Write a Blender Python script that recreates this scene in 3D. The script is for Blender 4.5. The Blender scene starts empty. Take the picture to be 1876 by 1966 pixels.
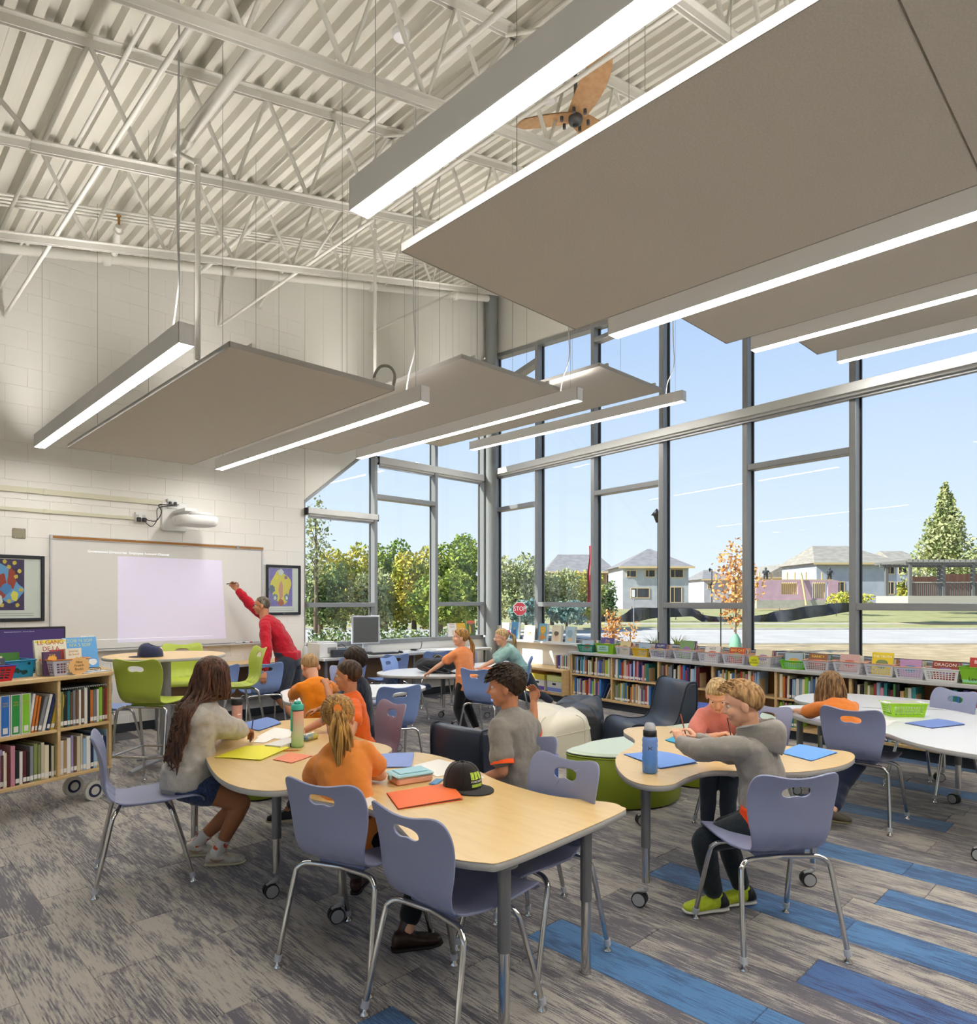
import bpy, math, random
import numpy as np
from mathutils import Vector, Matrix, Euler
random.seed(7)
sc = bpy.context.scene
COL = sc.collection

# ---------------------------------------------------------------- camera
FPX, YAW, HY, HC = 1303.0, math.radians(44.46), 1152.4, 1.53
cd = bpy.data.cameras.new('camera'); cam = bpy.data.objects.new('camera', cd); COL.objects.link(cam)
cam.location = (0, 0, HC); cam.rotation_euler = (math.pi/2, 0, -YAW)
cd.sensor_fit = 'HORIZONTAL'; cd.sensor_width = 36; cd.lens = 36*FPX/1876
cd.shift_y = (HY-983)/1876; cd.clip_start = 0.05; cd.clip_end = 500
sc.camera = cam

# ---------------------------------------------------------------- sky, sun, exposure
def lin(c):
    if isinstance(c, str):
        c = c.lstrip('#'); c = [int(c[i:i+2], 16)/255 for i in (0, 2, 4)]
    return tuple((x/12.92 if x <= .04045 else ((x+.055)/1.055)**2.4) for x in c[:3])
w = bpy.data.worlds.new('sky'); sc.world = w; w.use_nodes = True
nt = w.node_tree; nt.nodes.clear()
tc = nt.nodes.new('ShaderNodeTexCoord'); sp = nt.nodes.new('ShaderNodeSeparateXYZ')
rp = nt.nodes.new('ShaderNodeValToRGB'); bg = nt.nodes.new('ShaderNodeBackground'); wo = nt.nodes.new('ShaderNodeOutputWorld')
nt.links.new(tc.outputs['Generated'], sp.inputs[0])
mr = nt.nodes.new('ShaderNodeMapRange'); mr.inputs[1].default_value = -1; mr.inputs[2].default_value = 1
nt.links.new(sp.outputs[2], mr.inputs[0]); nt.links.new(mr.outputs[0], rp.inputs[0])
els = rp.color_ramp.elements
els[0].position = 0.0; els[0].color = (*lin('#8d8574'), 1)
els[1].position = 1.0; els[1].color = (*lin('#5f8fdc'), 1)
for p, c in ((.49, '#b5ad9c'), (.5, '#edf4fb'), (.56, '#dbe9fa'), (.66, '#bed4f7'), (.78, '#97b9ef')):
    e = els.new(p); e.color = (*lin(c), 1)
bg.inputs[1].default_value = .9
nt.links.new(rp.outputs[0], bg.inputs[0]); nt.links.new(bg.outputs[0], wo.inputs[0])
sd = bpy.data.lights.new('sun', 'SUN'); sd.energy = 7.0; sd.angle = math.radians(.6); sd.color = (1, .95, .86)
so = bpy.data.objects.new('sun', sd); COL.objects.link(so)
so.rotation_euler = Vector((.675, -.405, -.616)).to_track_quat('-Z', 'Y').to_euler(); so.location = (-8, 14, 12)
vs = sc.view_settings
vs.view_transform = 'Standard'; vs.look = 'None'; vs.exposure = 0.4; vs.gamma = 1.0; vs.use_curve_mapping = False
LAMP, FILL_UP = 34.0, 46.0      # radiance of the linear lamps' lower diffusers, and of added strips lighting the ceiling
cy = sc.cycles
cy.use_denoising = True; cy.max_bounces = 10; cy.diffuse_bounces = 5; cy.glossy_bounces = 4
cy.transmission_bounces = 8; cy.transparent_max_bounces = 16; cy.sample_clamp_indirect = 6.0
cy.caustics_reflective = False; cy.caustics_refractive = False

# ---------------------------------------------------------------- geometry helpers
SN, CS = math.sin(YAW), math.cos(YAW)
def ray(px, py):
    r = (px-938)/FPX
    return np.array([SN+r*CS, CS-r*SN, (HY-py)/FPX])
def at(px, py, z=0.0):                       # the point of the horizontal plane at height z seen at a pixel
    v = ray(px, py); k = (z-HC)/v[2]
    return (v[0]*k, v[1]*k, z)
def dep(px, py, d):                          # the point seen at a pixel, d metres along the optical axis
    v = ray(px, py); return (v[0]*d, v[1]*d, HC+v[2]*d)
Y1 = 8.6
KX = 8.531
A2 = math.radians(6.5)
def W2(t, n, z):                             # window wall: t along it from the corner, n into the room
    return (KX-math.sin(A2)*t-math.cos(A2)*n, Y1-math.cos(A2)*t+math.sin(A2)*n, z)
def frame(o=(0, 0, 0), rz=0.0, rx=0.0, ry=0.0, s=1.0):
    return Matrix.Translation(Vector(o)) @ Euler((rx, ry, rz)).to_matrix().to_4x4() @ Matrix.Scale(s, 4)
FW2 = Matrix(((-math.sin(A2), -math.cos(A2), 0, KX), (-math.cos(A2), math.sin(A2), 0, Y1), (0, 0, 1, 0), (0, 0, 0, 1)))

class MB:
    def __init__(s, T=None):
        s.v = []; s.f = []; s.m = []; s.s = []; s.T = T; s.mi = 0; s.sm = False
    def add(s, vs_, fs, sm=None):
        b = len(s.v)
        if s.T is not None: vs_ = [tuple(s.T @ Vector(p)) for p in vs_]
        s.v.extend([tuple(p) for p in vs_])
        for f in fs:
            s.f.append(tuple(i+b for i in f)); s.m.append(s.mi); s.s.append(s.sm if sm is None else sm)
        return s
    def box(s, a, b):
        x0, y0, z0 = [min(p, q) for p, q in zip(a, b)]; x1, y1, z1 = [max(p, q) for p, q in zip(a, b)]
        return s.add([(x0, y0, z0), (x1, y0, z0), (x1, y1, z0), (x0, y1, z0), (x0, y0, z1), (x1, y0, z1), (x1, y1, z1), (x0, y1, z1)],
                     [(0, 3, 2, 1), (4, 5, 6, 7), (0, 1, 5, 4), (1, 2, 6, 5), (2, 3, 7, 6), (3, 0, 4, 7)], False)
    def bbox(s, a, b, r=.004):               # box with chamfered edges
        lo = [min(p, q) for p, q in zip(a, b)]; hi = [max(p, q) for p, q in zip(a, b)]
        r = min(r, *[(h-l)*.45 for l, h in zip(lo, hi)])
        vs_ = []; ix = {}
        for cx in (0, 1):
            for cy_ in (0, 1):
                for cz in (0, 1):
                    c = (cx, cy_, cz)
                    for ax in range(3):
                        p = [0, 0, 0]
                        for k in range(3):
                            e = lo[k] if c[k] == 0 else hi[k]
                            p[k] = e if k == ax else (e+r if c[k] == 0 else e-r)
                        ix[c, ax] = len(vs_); vs_.append(tuple(p))
        fs = []
        def orient(f):
            c = [sum(vs_[i][k] for i in f)/len(f)-(lo[k]+hi[k])/2 for k in range(3)]
            a_, b_, c_ = (Vector(vs_[i]) for i in f[:3])
            n = (b_-a_).cross(c_-a_)
            return f if n.dot(Vector(c)) > 0 else f[::-1]
        for ax in range(3):
            o1, o2 = [k for k in range(3) if k != ax]
            for sgn in (0, 1):
                q = []
                for i, j in ((0, 0), (1, 0), (1, 1), (0, 1)):
                    c = [0, 0, 0]; c[ax] = sgn; c[o1] = i; c[o2] = j; q.append(ix[tuple(c), ax])
                fs.append(orient(q))
            for i in (0, 1):
                for j in (0, 1):
                    c0 = [0, 0, 0]; c0[o1] = i; c0[o2] = j; c1 = list(c0); c1[ax] = 1
                    c0, c1 = tuple(c0), tuple(c1)
                    fs.append(orient([ix[c0, o1], ix[c1, o1], ix[c1, o2], ix[c0, o2]]))
        for c in [(x, y, z) for x in (0, 1) for y in (0, 1) for z in (0, 1)]:
            fs.append(orient([ix[c, 0], ix[c, 1], ix[c, 2]]))
        return s.add(vs_, fs, False)
    def tube(s, pts, r, n=10, cap=True, flat=1.0):
        pts = [Vector(p) for p in pts]; m = len(pts)
        rs = r if isinstance(r, (list, tuple)) else [r]*m
        vs_ = []; up = None
        for i, p in enumerate(pts):
            d = (pts[min(i+1, m-1)]-pts[max(i-1, 0)]).normalized()
            if up is None:
                up = Vector((0, 0, 1)) if abs(d.z) < .9 else Vector((1, 0, 0))
            u = d.cross(up);
            if u.length < 1e-6: u = d.cross(Vector((0, 1, .1)))
            u.normalize(); v_ = u.cross(d).normalized(); up = v_
            for k in range(n):
                a = 2*math.pi*k/n
                vs_.append(p+u*(math.cos(a)*rs[i])+v_*(math.sin(a)*rs[i]*flat))
        fs = []
        for i in range(m-1):
            for k in range(n):
                k2 = (k+1) % n
                fs.append((i*n+k, i*n+k2, (i+1)*n+k2, (i+1)*n+k))
        s.add(vs_, fs, True)
        if cap:
            s.add([vs_[k] for k in range(n)] if s.T is None else [vs_[k] for k in range(n)], [tuple(range(n))[::-1]], False)
            s.add([vs_[(m-1)*n+k] for k in range(n)], [tuple(range(n))], False)
        return s
    def cyl(s, p0, p1, r, n=12, r1=None):
        return s.tube([p0, p1], [r, r if r1 is None else r1], n)
    def lathe(s, prof, n=24, c=(0, 0, 0), sm=True, cap=True):
        vs_ = []
        for r, z in prof:
            for k in range(n):
                a = 2*math.pi*k/n; vs_.append((c[0]+r*math.cos(a), c[1]+r*math.sin(a), c[2]+z))
        fs = []
        for i in range(len(prof)-1):
            for k in range(n):
                k2 = (k+1) % n; fs.append((i*n+k, i*n+k2, (i+1)*n+k2, (i+1)*n+k))
        s.add(vs_, fs, sm)
        if cap:
            m = len(prof)
            if prof[0][0] > 1e-4: s.add(vs_[:n], [tuple(range(n))[::-1]], False)
            if prof[-1][0] > 1e-4: s.add(vs_[(m-1)*n:], [tuple(range(n))], False)
        return s
    def prism(s, poly, z0, z1, bev=0.0, sm=False):
        n = len(poly)
        ar = sum(poly[i][0]*poly[(i+1) % n][1]-poly[(i+1) % n][0]*poly[i][1] for i in range(n))
        if ar < 0: poly = poly[::-1]
        def ins(d):
            out = []
            for i in range(n):
                a, b, c = Vector(poly[i-1]), Vector(poly[i]), Vector(poly[(i+1) % n])
                e1 = (b-a).normalized() if (b-a).length > 1e-9 else Vector((1, 0)); e2 = (c-b).normalized() if (c-b).length > 1e-9 else e1
                nn = Vector((-e1.y-e2.y, e1.x+e2.x)); nn = nn.normalized() if nn.length > 1e-9 else Vector((-e1.y, e1.x))
                out.append((b.x+nn.x*d, b.y+nn.y*d))
            return out
        rings = [(poly, z0), (poly, z1)] if bev <= 0 else [(ins(bev), z0), (poly, z0+bev), (poly, z1-bev), (ins(bev), z1)]
        vs_ = [(x, y, z) for ring, z in rings for x, y in ring]
        fs = []
        for i in range(len(rings)-1):
            for k in range(n):
                k2 = (k+1) % n; fs.append((i*n+k, i*n+k2, (i+1)*n+k2, (i+1)*n+k))
        s.add(vs_, fs, sm)
        s.add([vs_[k] for k in range(n)], [tuple(range(n))[::-1]], False)
        s.add([vs_[(len(rings)-1)*n+k] for k in range(n)], [tuple(range(n))], False)
        return s
    def ell(s, c, r, R=None, nu=16, nv=10):
        vs_ = [(0, 0, -1)]
        for j in range(1, nv):
            b = -math.pi/2+math.pi*j/nv
            for i in range(nu):
                a = 2*math.pi*i/nu; vs_.append((math.cos(a)*math.cos(b), math.sin(a)*math.cos(b), math.sin(b)))
        vs_.append((0, 0, 1)); fs = []
        for i in range(nu):
            fs.append((0, 1+(i+1) % nu, 1+i)); L = 1+(nv-2)*nu
            fs.append((L+i, L+(i+1) % nu, len(vs_)-1))
        for j in range(nv-2):
            for i in range(nu):
                a = 1+j*nu+i; b = 1+j*nu+(i+1) % nu
                fs.append((a, b, b+nu, a+nu))
        rr = r if isinstance(r, (tuple, list)) else (r, r, r)
        o = []
        for p in vs_:
            q = Vector((p[0]*rr[0], p[1]*rr[1], p[2]*rr[2]))
            if R is not None: q = R @ q
            o.append(q+Vector(c))
        return s.add(o, fs, True)
    def grid(s, fn, nu, nv, sm=True, flip=False):
        vs_ = [fn(i/nu, j/nv) for j in range(nv+1) for i in range(nu+1)]
        fs = []
        for j in range(nv):
            for i in range(nu):
                a = j*(nu+1)+i; q = (a, a+1, a+nu+2, a+nu+1); fs.append(q[::-1] if flip else q)
        return s.add(vs_, fs, sm)
    def quad(s, a, b, c, d):
        return s.add([a, b, c, d], [(0, 1, 2, 3)], False)
    def mesh(s, name, mats):
        me = bpy.data.meshes.new(name); me.from_pydata(s.v, [], s.f)
        for m in (mats if isinstance(mats, (list, tuple)) else [mats]): me.materials.append(m)
        if s.f:
            me.polygons.foreach_set('material_index', s.m); me.polygons.foreach_set('use_smooth', s.s)
        me.update(); return me
    def build(s, name, mats, parent=None, loc=None, rz=0.0):
        return link(name, s.mesh(name, mats), parent, loc, rz)

def link(name, me, parent=None, loc=None, rz=0.0):
    o = bpy.data.objects.new(name, me); COL.objects.link(o)
    if parent is not None: o.parent = parent
    if loc is not None: o.location = loc
    if rz: o.rotation_euler = (0, 0, rz)
    return o
def tag(o, label=None, cat=None, group=None, kind=None):
    if label: o['label'] = label
    if cat: o['category'] = cat
    if group: o['group'] = group
    if kind: o['kind'] = kind
    return o
def thing(name, label, cat, loc=(0, 0, 0), rz=0.0, group=None):
    o = bpy.data.objects.new(name, None); COL.objects.link(o); o.location = loc; o.rotation_euler = (0, 0, rz)
    o.empty_display_size = .1
    return tag(o, label, cat, group)
def dup(o, loc=None, rz=None, label=None, group=None, parent=None, swap=None):
    c = o.copy(); COL.objects.link(c); c.parent = parent
    if loc is not None: c.location = loc
    if rz is not None: c.rotation_euler = (0, 0, rz)
    if label: c['label'] = label
    if group: c['group'] = group
    if swap and c.type == 'MESH' and c.data.name in swap: c.data = swap[c.data.name]
    for ch in list(o.children):
        dup(ch, parent=c, swap=swap)
    return c
def struct(o, label=None, cat=None): return tag(o, label, cat, kind='structure')
def text(name, s, size, m, parent, loc, rot=(0, 0, 0), align='CENTER', ext=.0004, sx=1.0):
    cu = bpy.data.curves.new(name, 'FONT'); cu.body = s; cu.size = size; cu.align_x = align; cu.align_y = 'CENTER'; cu.extrude = ext
    cu.resolution_u = 3; cu.materials.append(m)
    c = bpy.data.objects.new('work', cu); TMPS.collection.objects.link(c); vl = TMPS.view_layers[0]; vl.update()
    me = bpy.data.meshes.new_from_object(c.evaluated_get(vl.depsgraph), depsgraph=vl.depsgraph); me.name = name
    bpy.data.objects.remove(c); bpy.data.curves.remove(cu)
    o = link(name, me, parent, loc); o.rotation_euler = rot; o.scale = (sx, 1, 1)
    return o
def spline(pts, n=6, closed=True):           # Catmull-Rom through the points
    P = [Vector(p) for p in pts]; m = len(P); out = []
    for i in range(m if closed else m-1):
        g = (lambda k: P[k % m]) if closed else (lambda k: P[max(0, min(m-1, k))])
        a, b, c, d = g(i-1), g(i), g(i+1), g(i+2)
        for k in range(n):
            t = k/n
            out.append(.5*((2*b)+(c-a)*t+(2*a-5*b+4*c-d)*t*t+(3*b-3*c+d-a)*t**3))
    if not closed: out.append(P[-1])
    return [tuple(p) for p in out]

# ---------------------------------------------------------------- materials
MATS = {}
def mat(name, col='#cccccc', rough=.5, metal=0.0, col2=None, nscale=6.0, bump=0.0, bscale=60.0, rnd=0.0, stretch=(1, 1, 1), emit=0.0, trans=0.0, alpha=1.0, spec=.5, sheen=0.0, coat=0.0, ior=1.45, contrast=(.35, .65), coord='Object', sss=0.0):
    if name in MATS: return MATS[name]
    m = bpy.data.materials.new(name); m.use_nodes = True; t = m.node_tree; N = t.nodes; L = t.links
    b = N['Principled BSDF']
    b.inputs['Roughness'].default_value = rough; b.inputs['Metallic'].default_value = metal
    b.inputs['Specular IOR Level'].default_value = spec; b.inputs['IOR'].default_value = ior
    b.inputs['Base Color'].default_value = (*lin(col), 1)
    b.inputs['Sheen Weight'].default_value = sheen; b.inputs['Coat Weight'].default_value = coat
    if sss: b.inputs['Subsurface Weight'].default_value = sss; b.inputs['Subsurface Radius'].default_value = (.012, .005, .003)
    if trans: b.inputs['Transmission Weight'].default_value = trans
    if alpha < 1: b.inputs['Alpha'].default_value = alpha
    if emit: b.inputs['Emission Color'].default_value = (*lin(col), 1); b.inputs['Emission Strength'].default_value = emit
    tcn = N.new('ShaderNodeTexCoord'); mp = N.new('ShaderNodeMapping'); mp.inputs['Scale'].default_value = stretch
    L.new(tcn.outputs[coord], mp.inputs['Vector'])
    vec = mp.outputs['Vector']
    if rnd:
        oi = N.new('ShaderNodeObjectInfo'); ad = N.new('ShaderNodeVectorMath'); ad.operation = 'ADD'
        ml = N.new('ShaderNodeMath'); ml.operation = 'MULTIPLY'; ml.inputs[1].default_value = 37.0
        L.new(oi.outputs['Random'], ml.inputs[0]); L.new(vec, ad.inputs[0]); L.new(ml.outputs[0], ad.inputs[1]); vec = ad.outputs[0]
    colout = None
    if col2 is not None:
        no = N.new('ShaderNodeTexNoise'); no.inputs['Scale'].default_value = nscale; no.inputs['Detail'].default_value = 5
        L.new(vec, no.inputs['Vector'])
        r = N.new('ShaderNodeValToRGB'); r.color_ramp.elements[0].position = contrast[0]; r.color_ramp.elements[1].position = contrast[1]
        r.color_ramp.elements[0].color = (*lin(col), 1); r.color_ramp.elements[1].color = (*lin(col2), 1)
        L.new(no.outputs[0], r.inputs[0]); colout = r.outputs[0]
    if rnd and rnd < 1:
        hs = N.new('ShaderNodeHueSaturation'); mr_ = N.new('ShaderNodeMapRange'); mr_.inputs[3].default_value = 1-rnd; mr_.inputs[4].default_value = 1+rnd
        L.new(oi.outputs['Random'], mr_.inputs[0]); L.new(mr_.outputs[0], hs.inputs['Value'])
        if colout is not None: L.new(colout, hs.inputs['Color'])
        else: hs.inputs['Color'].default_value = (*lin(col), 1)
        colout = hs.outputs[0]
    if colout is not None: L.new(colout, b.inputs['Base Color'])
    if bump:
        n2 = N.new('ShaderNodeTexNoise'); n2.inputs['Scale'].default_value = bscale; n2.inputs['Detail'].default_value = 3
        L.new(vec, n2.inputs['Vector'])
        bu = N.new('ShaderNodeBump'); bu.inputs['Strength'].default_value = bump; bu.inputs['Distance'].default_value = .01
        L.new(n2.outputs[0], bu.inputs['Height']); L.new(bu.outputs[0], b.inputs['Normal'])
    MATS[name] = m; return m
def glass_mat(name, tint='#f2f8f6', refl=1.0):      # thin architectural pane: clear transmission plus Fresnel reflection
    m = bpy.data.materials.new(name); m.use_nodes = True; t = m.node_tree; N = t.nodes; L = t.links; N.clear()
    tr = N.new('ShaderNodeBsdfTransparent'); tr.inputs[0].default_value = (*lin(tint), 1)
    gl = N.new('ShaderNodeBsdfGlossy'); gl.inputs['Roughness'].default_value = 0.0
    fr = N.new('ShaderNodeFresnel'); ge = N.new('ShaderNodeNewGeometry'); io = N.new('ShaderNodeMapRange'); io.inputs[3].default_value = 1.45; io.inputs[4].default_value = 1/1.45
    L.new(ge.outputs['Backfacing'], io.inputs[0]); L.new(io.outputs[0], fr.inputs[0])
    mx = N.new('ShaderNodeMixShader'); o = N.new('ShaderNodeOutputMaterial')
    L.new(fr.outputs[0], mx.inputs[0]); L.new(tr.outputs[0], mx.inputs[1]); L.new(gl.outputs[0], mx.inputs[2]); L.new(mx.outputs[0], o.inputs[0])
    return m
def emit_mat(name, col, st):
    m = bpy.data.materials.new(name); m.use_nodes = True; t = m.node_tree; N = t.nodes; N.clear()
    e = N.new('ShaderNodeEmission'); e.inputs[0].default_value = (*lin(col), 1); e.inputs[1].default_value = st
    o = N.new('ShaderNodeOutputMaterial'); t.links.new(e.outputs[0], o.inputs[0]); return m
def carpet_mat(name, a, b_, c3=None):
    m = bpy.data.materials.new(name); m.use_nodes = True; t = m.node_tree; N = t.nodes; L = t.links; b = N['Principled BSDF']
    b.inputs['Roughness'].default_value = .85; b.inputs['Specular IOR Level'].default_value = .35; b.inputs['Sheen Weight'].default_value = .3
    tcn = N.new('ShaderNodeTexCoord'); oi = N.new('ShaderNodeObjectInfo')
    ml = N.new('ShaderNodeMath'); ml.operation = 'MULTIPLY'; ml.inputs[1].default_value = 53.0; L.new(oi.outputs['Random'], ml.inputs[0])
    ad = N.new('ShaderNodeVectorMath'); ad.operation = 'ADD'; L.new(tcn.outputs['Object'], ad.inputs[0]); L.new(ml.outputs[0], ad.inputs[1])
    def noise(scale, st, det=3):
        mp = N.new('ShaderNodeMapping'); mp.inputs['Scale'].default_value = st; L.new(ad.outputs[0], mp.inputs[0])
        n = N.new('ShaderNodeTexNoise'); n.inputs['Scale'].default_value = scale; n.inputs['Detail'].default_value = det; L.new(mp.outputs[0], n.inputs['Vector']); return n.outputs[0]
    def math_(op, x, y):
        k = N.new('ShaderNodeMath'); k.operation = op
        for i, q in enumerate((x, y)):
            if isinstance(q, (int, float)): k.inputs[i].default_value = q
            else: L.new(q, k.inputs[i])
        return k.outputs[0]
    sn_ = N.new('ShaderNodeVectorMath'); sn_.operation = 'SNAP'; sn_.inputs[1].default_value = (.0052, .004, 1); L.new(ad.outputs[0], sn_.inputs[0])
    mps = N.new('ShaderNodeMapping'); mps.inputs['Scale'].default_value = (190, 9, 1); L.new(sn_.outputs[0], mps.inputs[0])
    nss = N.new('ShaderNodeTexNoise'); nss.inputs['Scale'].default_value = 1.0; nss.inputs['Detail'].default_value = 2; L.new(mps.outputs[0], nss.inputs['Vector']); streak = nss.outputs[0]
    broad = noise(1.0, (14, 2.6, 1), 2); fine = noise(1.0, (420, 230, 1), 2)
    v = math_('ADD', math_('MULTIPLY', streak, .95), math_('ADD', math_('MULTIPLY', broad, .75), math_('MULTIPLY', fine, .45)))
    v = math_('ADD', v, math_('MULTIPLY', oi.outputs['Random'], .16))
    r = N.new('ShaderNodeValToRGB'); cr = r.color_ramp; cr.elements[0].position = .96; cr.elements[1].position = 1.36
    v2 = math_('SUBTRACT', v, .0)
    # ramp runs 0..1: rescale
    k = N.new('ShaderNodeMapRange'); k.inputs[1].default_value = 1.02; k.inputs[2].default_value = 1.32; L.new(v2, k.inputs[0])
    cr.elements[0].position = .12; cr.elements[1].position = .88; cr.elements[0].color = (*lin(a), 1); cr.elements[1].color = (*lin(b_), 1)
    L.new(k.outputs[0], r.inputs[0])
    L.new(r.outputs[0], b.inputs['Base Color'])
    bu = N.new('ShaderNodeBump'); bu.inputs['Strength'].default_value = .5; bu.inputs['Distance'].default_value = .004
    L.new(math_('ADD', fine, streak), bu.inputs['Height']); L.new(bu.outputs[0], b.inputs['Normal'])
    MATS[name] = m; return m
# ================================================================ SETTING
wallp = mat('wall_paint', '#e8e6e0', .55, bump=.05, bscale=90)
blockp = mat('block_paint', '#e7e5e0', .5, bump=.12, bscale=140)
white_steel = mat('white_steel', '#dfddd6', .45, bump=.02, bscale=40)
deckp = mat('deck_paint', '#d9d6cc', .5, bump=.03, bscale=30)
alu = mat('grey_aluminium', '#8f9193', .38, .35)
alu_dark = mat('dark_gasket', '#1d2026', .6)
alu_light = mat('light_valance', '#d9dad9', .45)
colgrey = mat('column_grey', '#85898b', .45)
vinyl = mat('black_vinyl', '#31363d', .5)
glass = glass_mat('pane_glass')
lens = emit_mat('lamp_lens', '#fffaf2', LAMP); fill_up = emit_mat('ceiling_fill_glow', '#fffaf2', FILL_UP)
lampw = mat('lamp_white', '#efeff2', .45)
panelw = mat('panel_fabric', '#d2cdc5', .9, col2='#c9c4bb', nscale=140, bump=.15, bscale=500)
paneledge = mat('panel_edge', '#a9a7a3', .6)
steel_wire = mat('steel_wire', '#8c8c88', .4, .8)
def roof(x): return 4.906+.236*x

# ---- floor with laid carpet tiles
X0, X1, YB = -3.0, 9.3, -5.0
fl = struct(MB().box((X0, YB, -.12), (X1, Y1+.2, -.006)).build('floor', mat('slab', '#55555a', .8)), 'carpet tile floor of grey streaked planks with blue bands', None)
cg = carpet_mat('carpet_grey', '#5c5861', '#b3aca1'); cb = carpet_mat('carpet_blue', '#294f7d', '#4d80b2'); cn = carpet_mat('carpet_navy', '#232a5a', '#41699f')
tile = MB().bbox((-.1245, -.4985, -.012), (.1245, .4985, 0), .002)
tm = {c: tile.mesh('carpet_tile', m) for c, m in (('g', cg), ('b', cb), ('n', cn))}
rest = {'g': MB()}
ntile = 0
cand = []
ix = -14
while True:
    x = .035+.25*ix+.125
    if x > 8.5: break
    col3 = ix % 4            # blue columns at .285 + k, navy at .785 + k
    off = {1: .085, 3: .08}.get(col3, ((ix*37) % 100)/100)
    for j in range(-6, 10):
        y = off+j+.5
        if y > Y1-.2 or y < YB: continue
        kind = 'g'
        if col3 == 1 and y < 2.1 and x > .9: kind = 'b'
        if col3 == 3 and y < 1.1 and x > 2: kind = 'n' if (ix//4+j) % 2 == 0 or x < 3 else 'b'
        d = x*SN+y*CS; r = (x*CS-y*SN)/max(d, .01)
        vis = d > 1.5 and abs(r) < .8 and y < Y1-.5
        cand.append((d if vis else 99, x, y, kind, vis))
    ix += 1
cand.sort()
for d, x, y, kind, vis in cand:
    if vis and ntile < 290:
        o = link('carpet_tile', tm[kind], fl, (x, y, 0)); ntile += 1
    else:
        rest['g'].bbox((x-.1245, y-.4985, -.012), (x+.1245, y+.4985, 0), .002)
tag(rest['g'].build('carpet_tiles', cg, fl), kind='stuff')

# ---- end wall (whiteboard wall): painted blocks, panelled gable over the windows
we = MB()
we.box((X0-.2, Y1+.004, 0), (4.82, Y1+.2, 7.2))
we.add([(4.82, Y1+.008, 2.93), (4.82, Y1+.008, 7.2), (8.7, Y1+.008, 7.2), (8.7, Y1+.008, 6.10), (4.82, Y1+.2, 2.93), (4.82, Y1+.2, 7.2), (8.7, Y1+.2, 7.2), (8.7, Y1+.2, 6.10)],
       [(0, 1, 2, 3), (4, 7, 6, 5), (0, 3, 7, 4), (0, 4, 5, 1), (3, 2, 6, 7)], False)
we.box((4.82, Y1+.008, 0), (8.7, Y1+.2, .88))
wall_end = struct(we.build('wall_end', wallp), 'end wall of white painted concrete blocks with sloping gable')
blk = MB().bbox((-.1994, -.0, -.0994), (.1994, .03, .0994), .0028).mesh('block', blockp)
hb = MB().bbox((-.0994, -.0, -.0994), (.0994, .03, .0994), .0028).mesh('block', blockp)
nb = 0
for row in range(27, -1, -1):
    zc = row*.2+.1
    x = (.76 if row % 2 else .56)
    while x < 4.82:
        if x+.4 <= 4.83 and zc-.1 < roof(x)+.1: link('block', blk, wall_end, (x+.2, Y1-.0, zc)); nb += 1
        elif x+.2 <= 4.83 and zc-.1 < roof(x)+.1: link('block', hb, wall_end, (x+.1, Y1-.0, zc)); nb += 1
        x += .4
def diag(x): return 2.93+(x-4.82)*(6.10-2.93)/(8.7-4.82)
x = 4.83
while x < 8.5:
    xa, xb = x+.001, x+.289
    za, zb = diag(xa)+.002, diag(xb)+.002; zt = 7.1
    MB().add([(xa, Y1, za), (xb, Y1, zb), (xb, Y1, zt), (xa, Y1, zt), (xa, Y1+.03, za), (xb, Y1+.03, zb), (xb, Y1+.03, zt), (xa, Y1+.03, zt)],
             [(0, 1, 2, 3), (0, 3, 7, 4), (1, 5, 6, 2), (0, 4, 5, 1)], False).build('wall_panel', wallp, wall_end)
    x += .29
struct(MB().bbox((X0, Y1-.012, 0), (8.5, Y1-.001, .1), .003).build('baseboard_end', vinyl))
# ---- window wall
def head2(t): return 5.90-.09*t
wb = MB(FW2)
wb.box((-.3, -.2, 0), (14.5, -.012, .9))
TT = [-.3, 3, 6, 9, 14.5]
for a, b in zip(TT[:-1], TT[1:]):
    wb.add([(a, -.012, head2(a)), (b, -.012, head2(b)), (b, -.012, 7.6), (a, -.012, 7.6), (a, -.2, head2(a)), (b, -.2, head2(b)), (b, -.2, 7.6), (a, -.2, 7.6)],
           [(0, 3, 2, 1), (4, 5, 6, 7), (0, 1, 5, 4)], False)
wb.box((9.1, -.2, 0), (14.5, -.012, 7))
wall_win = struct(wb.build('wall_window', wallp), 'long window wall painted white below and above tall glazing')
struct(MB(FW2).bbox((0, .0, 0), (14, .012, .1), .003).build('baseboard_window', vinyl))
# ---- unseen walls that close the room (the left one has windows added for daylight)
struct(MB().box((X0-.2, YB, 0), (X0, Y1, 1.0)).box((X0-.2, YB, 3.2), (X0, Y1, 4.6)).box((X0-.2, YB, 1.0), (X0, -3.5, 3.2)).box((X0-.2, 4.4, 1.0), (X0, Y1, 3.2)).build('wall_left', wallp))
struct(MB().box((X0-.2, YB-.2, 0), (9.5, YB, 7.2)).build('wall_back', wallp))

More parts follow.
